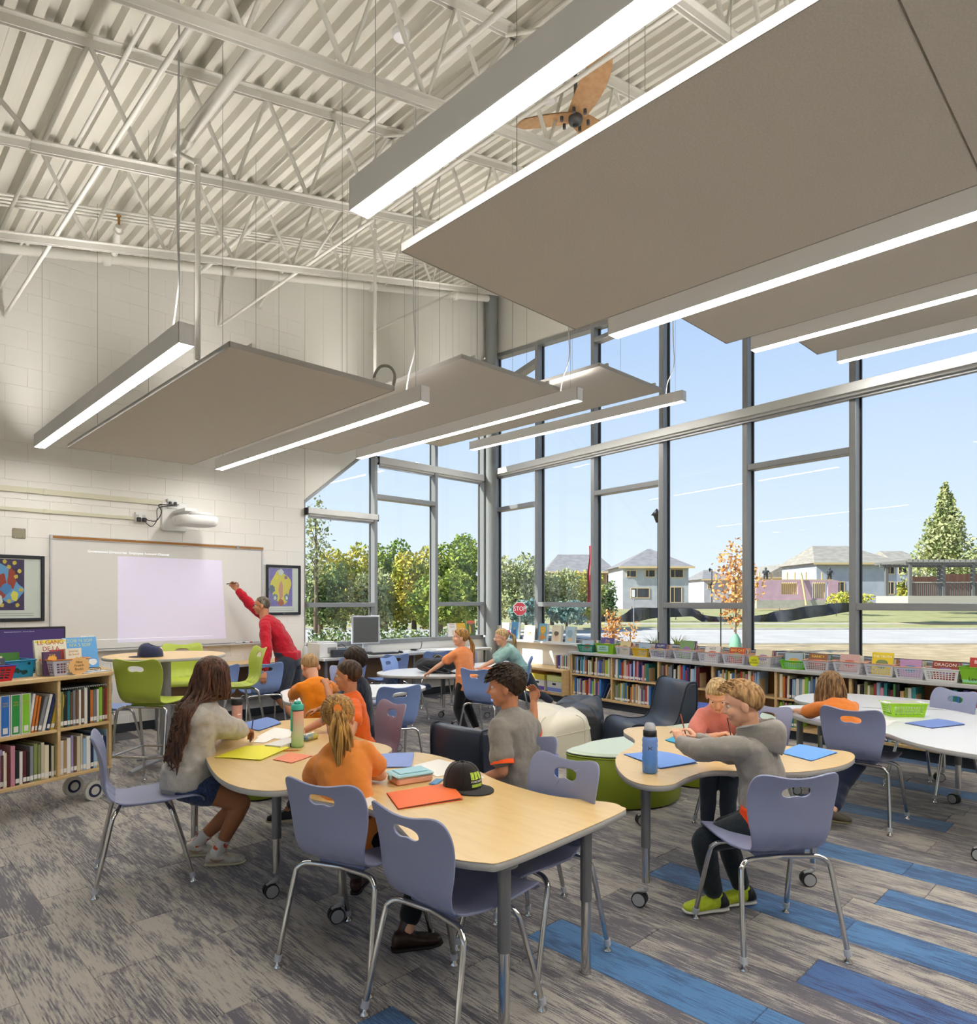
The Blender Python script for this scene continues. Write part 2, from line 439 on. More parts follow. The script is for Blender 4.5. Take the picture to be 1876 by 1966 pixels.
# ---- ceiling: corrugated deck falling to the left, on open web joists that run across the room
dk = MB()
prof = []
x = X0-.2; p = .15
while x < 9.6:
    for dx, dz in ((0, .065), (.052, .065), (.072, 0), (.13, 0)):
        prof.append((x+dx, roof(x+dx)+dz))
    x += p
n = len(prof)
vs_ = [(a, YB, b) for a, b in prof]+[(a, Y1+.2, b) for a, b in prof]
dk.add(vs_, [(i+1, i, n+i, n+i+1) for i in range(n-1)], False)
dk.add([(X0-.3, YB, roof(X0)+.12), (9.7, YB, roof(9.7)+.12), (9.7, Y1+.3, roof(9.7)+.12), (X0-.3, Y1+.3, roof(X0)+.12)], [(0, 1, 2, 3)], False)
ceiling = struct(dk.build('ceiling', deckp), 'white corrugated steel roof deck on open web joists')
RS = .236; RL = math.sqrt(1+RS*RS)
def joist(y, xa=.3, xb=8.5):
    dep_ = .76
    j = MB()
    def chord(x0, x1, dz, w_, h_):
        for s_ in (-1, 1):
            y0 = y+s_*.012; y1_ = y+s_*(.012+w_)
            for (ya, yb, za, zb) in ((y0, y1_, 0, .008), (y0, y0+s_*.008, -h_, .0)):
                zz = lambda x_, q: roof(x_)-dz+q
                ya_, yb_ = min(ya, yb), max(ya, yb)
                j.add([(x0, ya_, zz(x0, za)), (x1, ya_, zz(x1, za)), (x1, yb_, zz(x1, za)), (x0, yb_, zz(x0, za)),
                       (x0, ya_, zz(x0, zb)), (x1, ya_, zz(x1, zb)), (x1, yb_, zz(x1, zb)), (x0, yb_, zz(x0, zb))],
                      [(0, 3, 2, 1), (4, 5, 6, 7), (0, 1, 5, 4), (1, 2, 6, 5), (2, 3, 7, 6), (3, 0, 4, 7)], False)
    chord(xa, xb, .008, .05, .055)
    chord(xa+.62, xb-.5, dep_, .045, -.05) if False else chord(xa+.62, xb-.5, dep_, .045, .045)
    jo = j.build('joist', white_steel, ceiling)
    xs = xa+.62; k = 0
    step = .62
    MB().tube([(xa+.05, y, roof(xa)-.04), (xs+.06, y, roof(xs)-dep_)], .016, 8).build('web_bar', white_steel, jo)
    while xs+step < xb-.4:
        MB().tube([(xs+.06, y, roof(xs+.06)-dep_), (xs+step*.52, y, roof(xs+step*.52)-.03)], .013, 8).build('web_bar', white_steel, jo)
        MB().tube([(xs+step*.52, y, roof(xs+step*.52)-.03), (xs+step+.06, y, roof(xs+step+.06)-dep_)], .017, 8).build('web_bar', white_steel, jo)
        xs += step; k += 1
    return jo
for y in (-1.0, .6, 2.02, 3.48, 5.0, 6.42): joist(y)
# ridge-wise bridging bars, pipes and conduits under the deck
for xb_ in (1.35, 3.6, 5.9):
    MB().tube([(xb_, -1.2, roof(xb_)-.74), (xb_, 8.55, roof(xb_)-.74)], .016, 8).build('bridging_bar', white_steel, ceiling)
    MB().tube([(xb_+.1, -1.2, roof(xb_+.1)-.07), (xb_+.1, 8.55, roof(xb_+.1)-.07)], .016, 8).build('bridging_bar', white_steel, ceiling)
for i, (ya, yb) in enumerate(((2.02, 3.48), (3.48, 5.0), (5.0, 6.42))):
    xb_ = 3.6
    MB().tube([(xb_, ya, roof(xb_)-.74), (xb_, yb, roof(xb_)-.06)], .014, 8).build('cross_brace', white_steel, ceiling)
    MB().tube([(xb_+.04, ya, roof(xb_)-.06), (xb_+.04, yb, roof(xb_)-.74)], .014, 8).build('cross_brace', white_steel, ceiling)
def pipe(pts, r, label, name='sprinkler_pipe', couplings=()):
    t = thing(name, label, 'pipe', pts[0]); o = Vector(pts[0])
    MB().tube([Vector(p)-o for p in pts], r, 12).build('pipe_run', white_steel, t)
    for c in couplings:
        a, b, f = Vector(pts[c[0]]), Vector(pts[c[0]+1]), c[1]
        d = (b-a).normalized(); q = a+(b-a)*f-o
        MB().tube([q-d*.05, q-d*.03, q+d*.03, q+d*.05], [r*1.05, r*1.45, r*1.45, r*1.05], 12).build('coupling', white_steel, t)
    return t
def rl(x, y, dz): return (x, y, roof(x)-dz)
pipe([rl(-.5, 8.38, .10), rl(4.5, 8.38, .10), rl(8.2, 8.38, .10)], .055, 'thick white pipe along the top of the end wall', couplings=((0, .55), (1, .35), (1, .8)))
pipe([rl(-.5, 8.18, .05), rl(8.0, 8.18, .05)], .02, 'thin white conduit under the deck just in front of the thick pipe', 'conduit')
for k in range(4):
    pipe([rl(-.5, 7.4-.07*k, .10), rl(7.8, 7.4-.07*k, .10)], .012, ('first', 'second', 'third', 'fourth')[k]+' of four thin parallel conduits under the deck, counted from the end wall', 'conduit')
pipe([rl(1.83, 2.6, .55), rl(1.83, 5.1, .55)], .04, 'round white sprinkler main running away under the joists', couplings=((0, .02), (0, .93)))
pipe([rl(3.1, -1.0, .34), rl(3.1, 3.55, .34), rl(3.1, 8.0, .34)], .022, 'slim white sprinkler branch line above the ceiling fan', couplings=((1, .1), (1, .7)))
# upright sprinkler drop with brass head
t = thing('sprinkler_drop', 'white pipe drop with clamp and small brass sprinkler head', 'sprinkler', rl(2.02, 7.1, .28))
MB().tube([(0, 0, 0), (.06, .35, -.12)], .03, 10).tube([(.01, .04, -.02), (.012, .06, -.02)], .045, 10).build('pipe_run', white_steel, t)
MB().tube([(0, 0, .02), (0, 0, .09)], .012, 8).lathe([(.004, .09), (.022, .095), (.022, .1), (.003, .105)], 10).build('sprinkler_head', mat('brass', '#a07840', .35, .9), t)
for (px, py, dz, lb) in ((770, 66, .12, 'round white smoke detector on the deck near the top of the photo'), (1055, 190, .2, 'round white detector behind the ceiling fan')):
    v = ray(px, py); k = (4.906-dz-HC)/(v[2]-.236*v[0]); q = (v[0]*k, v[1]*k, HC+v[2]*k)
    t = thing('smoke_detector', lb, 'detector', q)
    MB().lathe([(.05, -.025), (.062, -.01), (.062, .012), (.045, .03)], 20).build('body', lampw, t)
    MB().cyl((0, 0, .03), (0, 0, dz-.03), .02).build('mounting_box', white_steel, t)
# outrigger knee braces on the end wall
for xx, lb in ((4.14, 'steel knee bracket fixed high on the end wall beside the pipe'), (1.30, 'steel knee bracket on the end wall at the left edge')):
    t = thing('wall_bracket', lb, 'bracket', (xx, 8.58, roof(xx)-.48))
    MB().box((-.035, -.02, 0), (.035, .0, .46)).build('back_plate', white_steel, t)
    MB().tube([(0, -.02, .03), (.22, -.25, .5)], .018, 8).build('strut', white_steel, t)

# ---- corner column and window frames (structure)
MB_ = MB()
cx_, cy_ = 8.37, 8.46
MB_.lathe([(.105, 0), (.105, 6.9)], 20, (cx_, cy_, 0))
struct(MB_.build('column_corner', colgrey), 'grey steel column in the corner between the windows')
# window on the end wall
win1 = struct(MB().bbox((4.82, Y1-.02, .86), (8.3, Y1+.1, .925), .004).build('window_1', alu), 'tall aluminium framed windows in the end wall by the corner')
def barz(T, x0, x1, z0, z1, d0=-.09, d1=.07):
    return MB(T).bbox((x0, d0, z0), (x1, d1, z1), .004)
FW1 = frame((0, Y1, 0))
for a, b in ((5.945, 6.0), (7.135, 7.195), (8.235, 8.30)): barz(FW1, a, b, .92, diag(a)+.02).build('mullion', alu, win1)
barz(FW1, 4.82, 4.84, .92, 2.94, -.0, .07).build('jamb', alu, win1)
for a, b, z0, z1 in ((4.84, 5.945, 1.43, 1.495), (7.195, 8.235, 1.435, 1.50), (6.0, 7.135, 3.07, 3.14), (4.84, 5.945, 2.76, 2.82), (6.0, 7.135, 3.62, 3.68), (7.195, 8.235, 3.62, 3.68)):
    barz(FW1, a, b, z0, z1).build('transom', alu, win1)
dg = MB()
for q, (a, b) in enumerate(((4.84, 8.235),)):
    vs_ = [(a, Y1-.0, diag(a)-.05), (b, Y1-.0, diag(b)-.05), (b, Y1-.0, diag(b)+.01), (a, Y1-.0, diag(a)+.01)]
    vs_ += [(p_[0], p_[1]+.07, p_[2]) for p_ in vs_]
    dg.add(vs_, [(0, 1, 2, 3), (4, 7, 6, 5), (0, 4, 5, 1), (3, 2, 6, 7)], False)
dg.build('sloping_head', alu, win1)
for a, b in ((4.84, 5.945), (6.0, 7.135), (7.195, 8.235)):
    g = MB()
    vs_ = [(a, Y1+.03, .92), (b, Y1+.03, .92), (b, Y1+.03, diag(b)), (a, Y1+.03, diag(a))]
    g.add(vs_, [(0, 1, 2, 3)], False)
    g.build('pane', glass, win1)
    MB().box((a, Y1+.02, .92), (a+.008, Y1+.04, diag(a)-.05)).box((b-.008, Y1+.02, .92), (b, Y1+.04, diag(b)-.05)).build('gasket', alu_dark, win1)
# window wall glazing
win2 = struct(MB(FW2).bbox((0, -.11, .86), (9.1, .03, .925), .004).build('window_2', alu), 'tall aluminium framed glazing of the long window wall')
TM = [.0, 1.139, 2.394, 3.659, 4.904, 6.159, 7.41, 8.66]
WM = .07
for t_ in TM: MB(FW2).bbox((t_, -.16, .92), (t_+WM, .0, head2(t_)), .004).build('mullion', alu, win2)
def tr2(i, z0, z1):
    MB(FW2).bbox((TM[i]+WM, -.15, z0), (TM[i+1], -.004, z1), .004).build('transom', alu, win2)
for i in (1, 3, 5, 6): tr2(i, 1.425, 1.50)
for i in (0, 2, 4, 6): tr2(i, 3.10, 3.17)
for i in range(7): tr2(i, 3.70, 3.76)
for i in (2, 4): tr2(i, 5.40, 5.47)
a, b = TM[0]+WM, TM[1]
hh = MB(FW2)
for a, b, za, zb, h_ in [(TM[0]+WM, TM[1], 5.26, 5.44, .09)]+[(TM[i]+WM, TM[i+1], head2(TM[i])-.07, head2(TM[i+1])-.07, .07) for i in range(7)]:
    hh.add([(a, -.15, za), (b, -.15, zb), (b, -.15, zb+h_), (a, -.15, za+h_), (a, -.0, za), (b, -.0, zb), (b, -.0, zb+h_), (a, -.0, za+h_)],
           [(0, 1, 2, 3), (4, 7, 6, 5), (0, 4, 5, 1), (3, 2, 6, 7)], False)
hh.build('head_rail', alu, win2)
for i in range(7):
    a, b = TM[i]+WM, TM[i+1]
    MB(FW2).add([(a, -.12, .92), (b, -.12, .92), (b, -.12, head2(b)), (a, -.12, head2(a))], [(0, 1, 2, 3)], False).build('pane', glass, win2)
    MB(FW2).box((a, -.13, .92), (a+.012, -.1, head2(a)-.06)).box((b-.012, -.13, .92), (b, -.1, head2(b)-.06)).build('gasket', alu_dark, win2)
    MB(FW2).box((a, -.13, .92), (b, -.1, .932)).build('gasket', alu_dark, win2)
# left-hand windows, unseen, added to bring in daylight
wl = struct(MB().box((X0-.1, -3.5, 1.0), (X0-.06, -3.42, 3.2)).box((X0-.1, .4, 1.0), (X0-.06, .48, 3.2)).box((X0-.1, 4.32, 1.0), (X0-.06, 4.4, 3.2)).build('window_added', alu))
MB().quad((X0-.08, -3.5, 1), (X0-.08, 4.4, 1), (X0-.08, 4.4, 3.2), (X0-.08, -3.5, 3.2)).build('pane', glass, wl)

# ---- roller shade valances (things fixed to the mullions)
def valance(T, a, b, z0, z1, lab):
    o = thing('shade_valance', lab, 'roller shade', tuple(T @ Vector((a, 0, z0)))); I = Matrix.Translation(-o.location)
    d = 1 if T is FW2 else -1
    m = MB(I @ T); m.bbox((a, d*.002, z0+.008), (b, d*.105, z1), .004); m.build('fascia', alu_light, o)
    m = MB(I @ T); m.tube([(a+.03, d*.05, z0-.002), (b-.03, d*.05, z0-.002)], .022, 10); m.build('roller', alu_light, o)
    m = MB(I @ T); m.bbox((a+.03, d*.025, z0-.05), (b-.03, d*.035, z0-.02), .003); m.build('hem_bar', mat('hem_bar', '#a9abb0', .4, .4), o)
    for q in (a-.012, b+.001): MB(I @ T).bbox((q, d*.0, z0-.01), (q+.011, d*.1, z1), .002).build('end_bracket', alu_dark, o)
valance(FW1, 4.83, 6.005, 2.735, 2.825, 'short roller shade valance across the first end wall window, beside the framed print')
valance(FW1, 6.03, 8.24, 3.60, 3.715, 'long roller shade valance on the end wall windows, meeting the corner column')
valance(FW2, .02, 9.05, 3.715, 3.825, 'long white roller shade valance along the tall window wall')
for t_ in (1.16, 3.68):
    o = tag(MB(FW2).tube([(t_, .03, 1.1), (t_, .03, 3.7)], .003, 6).build('shade_chain', mat('chain_white', '#cfd2d2', .5)), 'thin pull chain of the roller shade hanging '+('at the first mullion from the corner' if t_ < 2 else 'at the third mullion from the corner'), 'shade chain')

# ---- linear pendant lamps, in four rows that step up with the roof
def cable(T0, p0, p1, r=.0016): return MB().tube([p0, p1], r, 5, False)
def lamp(x, y0, y1, z, lab, h=.13, w_=.095):
    t = thing('linear_pendant', lab, 'pendant lamp', (x, y0, z), 0, 'linear pendant lamps'); L_ = y1-y0
    m = MB(); m.bbox((-w_/2, 0, 0), (-w_/2+.004, L_, h), .001).bbox((w_/2-.004, 0, 0), (w_/2, L_, h), .001).bbox((-w_/2, 0, 0), (w_/2, .004, h), .001).bbox((-w_/2, L_-.004, 0), (w_/2, L_, h), .001)
    m.build('housing', lampw, t)
    m = MB(); m.box((-w_/2+.005, .005, .003), (w_/2-.005, L_-.005, .008)); m.build('diffuser', lens, t)
    m = MB(); m.box((-w_/2+.005, .005, .022), (w_/2-.005, L_-.005, .028)); m.build('ceiling_fill_strip', fill_up, t)  # added glowing strip inside the housing, throws light up at the ceiling
    for yy in (.12, L_-.12):
        cable(None, (0, yy, h), (0, yy, roof(x)-z)).build('suspension_cable', steel_wire, t)
    zr = roof(x)-z
    MB().tube(spline([(0, .25, h), (.02, .24, h+.15), (.005, .14, h+.35), (.0, .15, h+.8), (.01, .15, zr-.2), (0, .15, zr)], 6, False), .0065, 6).build('power_cord', mat('cord_white', '#c9c9c9', .5), t)
    return t
for x, z, r_, e in ((1.565, 3.07, 'first', 8.08), (3.41, 3.10, 'second', 8.12), (5.39, 3.52, 'third', 8.1), (7.42, 3.93, 'fourth', 7.95)):
    lamp(x, 4.19, e, z, r_+' row from the left of the far linear pendants, running to the whiteboard wall')
for x, z, r_ in ((1.61, 3.15, 'first'), (3.43, 3.13, 'second'), (5.37, 3.54, 'third'), (7.33, 3.93, 'fourth')):
    lamp(x, -2.2, 2.42, z, r_+' row from the left of the near linear pendants, nearest the top edge')
# ---- suspended acoustic ceiling panels between the lamp rows
def panel(x0, x1, y0, y1, z, lab, seams=()):
    t = thing('acoustic_panel', lab, 'ceiling panel', ((x0+x1)/2, y0, z), 0, 'suspended acoustic panels'); hx = (x1-x0)/2; L_ = y1-y0
    ys = [0]+[s_-y0 for s_ in seams]+[L_]
    for a, b in zip(ys[:-1], ys[1:]):
        MB().bbox((-hx+.004, a+.003, 0), (hx-.004, b-.003, .03), .003).build('board', panelw, t)
    m = MB(); m.box((-hx, 0, -.001), (-hx+.0035, L_, .034)).box((hx-.0035, 0, -.001), (hx, L_, .034)).box((-hx, 0, -.001), (hx, .003, .034)).box((-hx, L_-.003, -.001), (hx, L_, .034)); m.build('edge_trim', paneledge, t)
    for yy in (L_*.12, L_*.5, L_*.88):
        for xx in (-hx*.75, hx*.75): cable(None, (xx, yy, .03), (xx, yy, roof((x0+x1)/2+xx)-z)).build('suspension_cable', steel_wire, t)
    for xx in (-hx*.75, hx*.75): MB().box((xx-.012, -.0, .034), (xx+.012, L_, .06)).build('support_rail', white_steel, t)
for x0, x1, z, r_ in ((1.74, 2.96, 3.05, 'first'), (3.62, 4.83, 3.45, 'second'), (5.44, 6.60, 3.83, 'third')):
    panel(x0, x1, 3.99, 7.76, z, r_+' bay from the left of the far suspended grey ceiling panels', (6.5,) if z > 3.1 else ())
for x0, x1, z, r_ in ((1.80, 3.02, 3.05, 'first'), (3.62, 4.83, 3.45, 'second'), (5.44, 6.65, 3.83, 'third')):
    panel(x0, x1, -2.2, 2.38, z, r_+' bay from the left of the near suspended grey ceiling panels', (.5,))
# power drops: straight white conduits down to the panels
for (px, py0, py1, y_, z_, lb) in ((380, 320, 690, None, 3.09, 'first'), (720, 440, 735, None, 3.49, 'second')):
    q = at(px, py1, z_)
    t = thing('hanging_conduit', 'straight white conduit dropping onto the '+lb+' far ceiling panel', 'conduit', q)
    zt = 1.27 if lb == 'first' else 1.40
    MB().tube([(0, 0, 0), (0, 0, zt)], .016, 10).tube([(0, 0, zt-.02), (0, 0, zt+.02)], .024, 10).build('pipe_run', white_steel, t)
    if lb == 'first': MB().tube([(0, 0, zt), (1.83-q[0], 5.08-q[1], roof(1.83)-.57-z_)], .016, 10).build('branch_pipe', white_steel, t)
    else: MB().tube([(0, 0, zt), (0, 0, roof(q[0])-z_)], .006, 8).build('hanger_rod', white_steel, t)
t = thing('hanging_conduit', 'straight white conduit running up the wall beside the corner column', 'conduit', W2(.06, .09, 3.83))
MB().tube([(0, 0, 0), (0, 0, 3.0)], .014, 10).build('pipe_run', white_steel, t); MB().bbox((-.03, -.03, 1.2), (.03, .05, 1.24), .003).build('pipe_clip', white_steel, t)
t = thing('flexible_conduit', 'loop of grey flexible conduit on top of the first ceiling panel', 'conduit', at(742, 738, 3.108))
MB().tube(spline([(-.06, .05, -.01), (-.07, .05, .06), (-.03, .03, .13), (.03, 0, .135), (.06, -.02, .08), (.05, -.02, .0)], 6, False), .011, 8).build('hose', mat('flex_grey', '#8d8b82', .5), t)

# ---- ceiling fan with three timber blades
q = dep(1105, 233, 5.35)
fan = thing('ceiling_fan', 'three bladed timber ceiling fan with grey hub hung between lamp and panel', 'fan', q)
wood_f = mat('fan_wood', '#c9a277', .4, col2='#b98c5c', nscale=7, stretch=(3, 3, 3), contrast=(.3, .7))
grey_m = mat('fan_grey', '#5e6063', .4, .5)
for k, a in enumerate((math.radians(-4), math.radians(116), math.radians(236))):
    def bl(u, v, top=1):
        r_ = .0+u*.66
        wid = .082+.03*math.sin(min(1, u*1.15)*math.pi)-(.07*max(0, (u-.8)/.2)**2)
        y_ = (v-.5)*2*wid*.85+.03*math.sin(u*2.2)
        z_ = .03-.05*(v-.5)*(.15+u*.7)*1.6+.03*u+(.008 if top > 0 else 0)
        return (r_*math.cos(a)-y_*math.sin(a), r_*math.sin(a)+y_*math.cos(a), z_)
    m = MB(); m.grid(lambda u, v: bl(u, v, 1), 18, 6); m.grid(lambda u, v: bl(u, v, -1), 18, 6, flip=True); m.build('blade', wood_f, fan)
    for rr, tt in ((.1, .045), (.1, -.045)):
        p_ = (rr*math.cos(a)-tt*math.sin(a), rr*math.sin(a)+tt*math.cos(a), .0)
        MB().cyl((p_[0], p_[1], -.005), (p_[0], p_[1], .03), .013, 10).build('bolt', grey_m, fan)
MB().lathe([(0, -.03), (.03, -.028), (.05, -.015), (.056, .005), (.056, .05), (.04, .09), (.02, .12)], 20).build('hub', grey_m, fan)
MB().lathe([(0, -.036), (.022, -.034), (.026, -.026)], 14).build('hub_cap', mat('black_plastic', '#1b1b1c', .4), fan)
MB().tube([(0, 0, .1), (0, 0, roof(q[0])-q[2])], .014, 10).build('down_rod', grey_m, fan)
# ================================================================ FURNITURE
maple = mat('maple', '#d6b98a', .42, col2='#c8a873', nscale=3, stretch=(2, 14, 14), contrast=(.3, .7), spec=.4)
maple_top = mat('maple_top', '#dcbd85', .3, col2='#d2b174', nscale=2.2, stretch=(14, 2.2, 2), contrast=(.25, .75), spec=.5, coord='Object')
white_lam = mat('white_laminate', '#dedede', .28)
grey_edge = mat('grey_edge', '#a9a7a3', .45)
leg_grey = mat('leg_grey', '#6f7072', .4, .3)
chrome = mat('chrome', '#c9c9c9', .12, 1.0)
black_rub = mat('black_rubber', '#1c1c1e', .55)
caster_grey = mat('caster_grey', '#a4a5a8', .5)
clear_pl = mat('collar_plastic', '#b9bcc2', .35)
pl_blue = mat('shell_blue', '#878ca9', .38, bump=.04, bscale=350)
pl_skylit = mat('shell_skylit', '#7b93c6', .38, bump=.04, bscale=350)  # same blue plastic, with the skylight on far chairs put into its colour
pl_green = mat('shell_green', '#a9b845', .38, bump=.04, bscale=350)
pl_mauve = mat('shell_mauve', '#8f8093', .38, bump=.04, bscale=350)

TMPS = bpy.data.scenes.new('work_scene')
def bake(me, mods):                          # evaluates modifiers on a mesh and returns the finished mesh
    o = bpy.data.objects.new('work', me); TMPS.collection.objects.link(o)
    for ty, kw in mods:
        m = o.modifiers.new(ty.lower(), ty)
        for k, v in kw.items(): setattr(m, k, v)
    vl = TMPS.view_layers[0]; vl.update()
    dg_ = vl.depsgraph
    r = bpy.data.meshes.new_from_object(o.evaluated_get(dg_), preserve_all_data_layers=False, depsgraph=dg_)
    bpy.data.objects.remove(o); return r

# ---- stacking chair: one moulded shell with a grip hole, four bent chrome legs
PROF = [(.262, .405), (.25, .43), (.21, .446), (.10, .442), (-.03, .436), (-.12, .438), (-.175, .452), (-.212, .485), (-.232, .54), (-.236, .60), (-.242, .66), (-.255, .72), (-.275, .775), (-.29, .805)]
PS = spline(PROF, 8, False)
PL = [0]
for a, b in zip(PS[:-1], PS[1:]): PL.append(PL[-1]+math.hypot(b[0]-a[0], b[1]-a[1]))
def prof_at(s_):
    s_ = max(0, min(PL[-1]-1e-6, s_))
    i = max(0, min(len(PL)-2, int(np.searchsorted(PL, s_))-1)); f = (s_-PL[i])/(PL[i+1]-PL[i]+1e-9)
    x = PS[i][0]+(PS[i+1][0]-PS[i][0])*f; z = PS[i][1]+(PS[i+1][1]-PS[i][1])*f
    dx, dz = PS[i+1][0]-PS[i][0], PS[i+1][1]-PS[i][1]; l = math.hypot(dx, dz)+1e-9
    return x, z, dz/l, -dx/l        # normal pointing to the sitter side
LT = PL[-1]; B0 = LT-.385
HW = [(0, .15), (.03, .185), (.09, .203), (.2, .205), (.33, .195), (.40, .172), (.45, .160), (B0, .155)]
def hw(s_):
    for (a, wa), (b, wb_) in zip(HW[:-1], HW[1:]):
        if s_ <= b: t = (s_-a)/(b-a); t = t*t*(3-2*t); return wa+(wb_-wa)*t
    return HW[-1][1]
def shell_pt(a, s_):
    x, z, nx, nz = prof_at(s_)
    u = a/.2
    bk = max(0, min(1, (s_-.42)/.1))
    off = (.012*u*u*(1-bk))+bk*(.028*u*u-.006)
    lb = s_-B0
    bmp = .014*(math.exp(-((a-.045)/.035)**2)+math.exp(-((a+.045)/.035)**2)-.0)*math.exp(-((lb-.035)/.03)**2)
    off += bmp
    return (x+nx*off, a, z+nz*off)
def make_shell():
    m = MB(); NU = 16
    sv = [i/18*B0 for i in range(19)]
    m.grid(lambda u, v: shell_pt((u*2-1)*hw(v*B0), v*B0), NU, 20)
    # back: rings between the grip hole and the outline
    H = LT-B0
    left = [(-.155, 0), (-.165, .05), (-.180, .12), (-.193, .19), (-.2005, .25), (-.202, .30), (-.196, .342), (-.183, .368), (-.160, .382), (-.13, .384), (-.09, .379), (-.045, .3725), (0, .3705)]
    ls = spline(left, 4, False)
    right = [(-p[0], p[1]) for p in ls[::-1]][1:]
    bottom = [(.155-.31*i/NU, 0) for i in range(NU+1)]
    outer = ls+right+bottom[1:-1]
    hole = []
    hc = (0, H-.083)
    for p in outer:
        an = math.atan2(p[1]-hc[1], (p[0]-hc[0])*.55)
        c_, s_ = math.cos(an), math.sin(an); e = .82
        hx = .065*abs(c_)**e*(1 if c_ > 0 else -1); hy = .028*abs(s_)**e*(1 if s_ > 0 else -1)
        if hy < 0: hy += .010*math.exp(-(hx/.028)**2)
        hole.append((hx, hc[1]+hy))
    NR = 7; n_ = len(outer); vs_ = []
    for k in range(NR+1):
        t_ = (k/NR)
        for o_, h_ in zip(outer, hole):
            a = h_[0]+(o_[0]-h_[0])*t_; b = h_[1]+(o_[1]-h_[1])*t_
            vs_.append(shell_pt(a, B0+b))
    fs = []
    for k in range(NR):
        for i in range(n_):
            j = (i+1) % n_; fs.append((k*n_+i, (k+1)*n_+i, (k+1)*n_+j, k*n_+j))
    m.add(vs_, fs, True)
    me = m.mesh('shell', pl_blue)
    return bake(me, [('WELD', dict(merge_threshold=.0015)), ('SOLIDIFY', dict(thickness=.009, offset=0)), ('BEVEL', dict(width=.0025, segments=2, limit_method='ANGLE', angle_limit=1.0))])
shell_me = make_shell(); shell_me.name = 'shell'
for p_ in shell_me.polygons: p_.use_smooth = True
SHELLS = {}
for nm, m_ in (('blue', pl_blue), ('sky', pl_skylit), ('green', pl_green), ('mauve', pl_mauve)):
    me = shell_me.copy(); me.materials.clear(); me.materials.append(m_); SHELLS[nm] = me
def leg_path(front, sy, lift=0.0):
    if front: P = [(.10, .0, .405), (.11, .11, .405), (.118, .165, .403), (.128, .196, .385), (.14, .206, .35), (.19, .221, .18), (.232, .233, .03)]
    else: P = [(-.11, .0, .415), (-.125, .11, .415), (-.135, .165, .413), (-.15, .196, .395), (-.16, .207, .36), (-.2, .222, .18), (-.233, .233, .03)]
    return [(x*(1+(.0 if z > .3 else lift*.25)), y*sy, z+lift*(1 if z > .3 else (.5 if z > .1 else 0))) for x, y, z in P]
def make_chair(name, lift=0.0, col='blue'):
    t = thing(name, 'x', 'chair')
    s_ = link('shell', SHELLS[col], t, (.03, 0, lift))
    for fr in (0, 1):
        for sy in (-1, 1):
            P = leg_path(fr, sy, lift); ft = P[-1]
            l_ = MB().tube(spline(P, 4, False), .0115, 10).build('leg', chrome, t)
            d = (Vector(P[-2])-Vector(ft)).normalized(); q = Vector(ft)
            MB().tube([q-d*.004, q+d*.022], .0155, 12).build('collar', clear_pl, l_)
            MB().lathe([(.019, 0), (.02, .004), (.008, .012), (.006, .032)], 14, (ft[0], ft[1], 0)).build('glide', chrome, l_)
    MB().bbox((-.11, -.12, .418+lift), (.12, .12, .436+lift), .006).build('seat_block', SHELLS[col].materials[0], t)
    if lift > .1:
        r = []
        zc = .30
        for fr, sy in ((0, -1), (0, 1), (1, 1), (1, -1)):
            P = leg_path(fr, sy, lift); a, b = P[-2], P[-1]; f = (a[2]-zc)/(a[2]-b[2]); r.append(tuple(a[k]+(b[k]-a[k])*f for k in range(3)))
        for i in range(4): MB().tube([r[i], r[(i+1) % 4]], .009, 8).build('foot_rail', chrome, t)
    return t
CHAIR = make_chair('classroom_chair'); STOOL = make_chair('tall_chair', .265, 'green')
used = {}
def chair(x, y, ang, label, col='blue', kind='classroom_chair', group='plastic classroom chairs'):
    base = STOOL if kind == 'tall_chair' else CHAIR
    sw = None
    if kind not in used:
        used[kind] = 1; o = base; o.location = (x, y, 0); o.rotation_euler = (0, 0, math.radians(ang)); o['label'] = label; o['group'] = group
    else:
        o = dup(base, (x, y, 0), math.radians(ang), label, group)
    if col != 'blue' or kind == 'tall_chair':
        for c in o.children:
            if c.name.startswith('shell'): c.data = SHELLS[col]
            if c.name.startswith('seat_block'):
                if SHELLS[col].materials[0] != c.data.materials[0]:
                    key = 'sb_'+col
                    if key not in MATS:
                        me = c.data.copy(); me.materials[0] = SHELLS[col].materials[0]; MATS[key] = me
                    c.data = MATS[key]
    return o
chair(1.282, 4.051, -16, 'blue chair at the left that the girl in the grey sweater sits on')
chair(1.65, 2.49, 19, 'blue chair in front that the ponytailed girl in orange sits on')
chair(1.673, 1.888, 3, 'empty blue chair at the front, its seat under the maple table end')
chair(2.215, 1.985, 180, 'empty blue chair facing it across the maple table, beside the table corner')
chair(3.047, 1.309, 53, 'blue chair seen from behind that the boy in the grey hoodie sits on')
chair(5.17, 1.56, 2, 'blue chair of the girl with brown hair, between the two right tables')
chair(6.33, 1.385, 150, 'empty blue chair facing the camera behind the white table at the right edge')
chair(2.66, 3.95, 172, 'mauve grey chair behind the boy in the bright orange shirt', 'mauve')
chair(2.52, 2.48, 176, 'blue chair under the boy in the grey tee with orange cuffs')
chair(4.44, 2.05, 166, 'pale blue chair behind the girl in the pink shirt', 'blue')
chair(5.155, 5.27, 10, 'empty blue chair standing behind the dark lounge seat back', 'sky')
chair(6.29, 5.97, 132, 'blue chair in side view at the right end of the middle table', 'sky')
chair(5.55, 7.62, 82, 'blue chair at the window desk, right of the keyboard', 'sky')
chair(6.32, 7.62, 70, 'blue chair at the window desk behind the black backpack', 'sky')
chair(4.86, 7.62, 85, 'blue chair at the window desk behind the boys, under the desktop computer', 'sky')
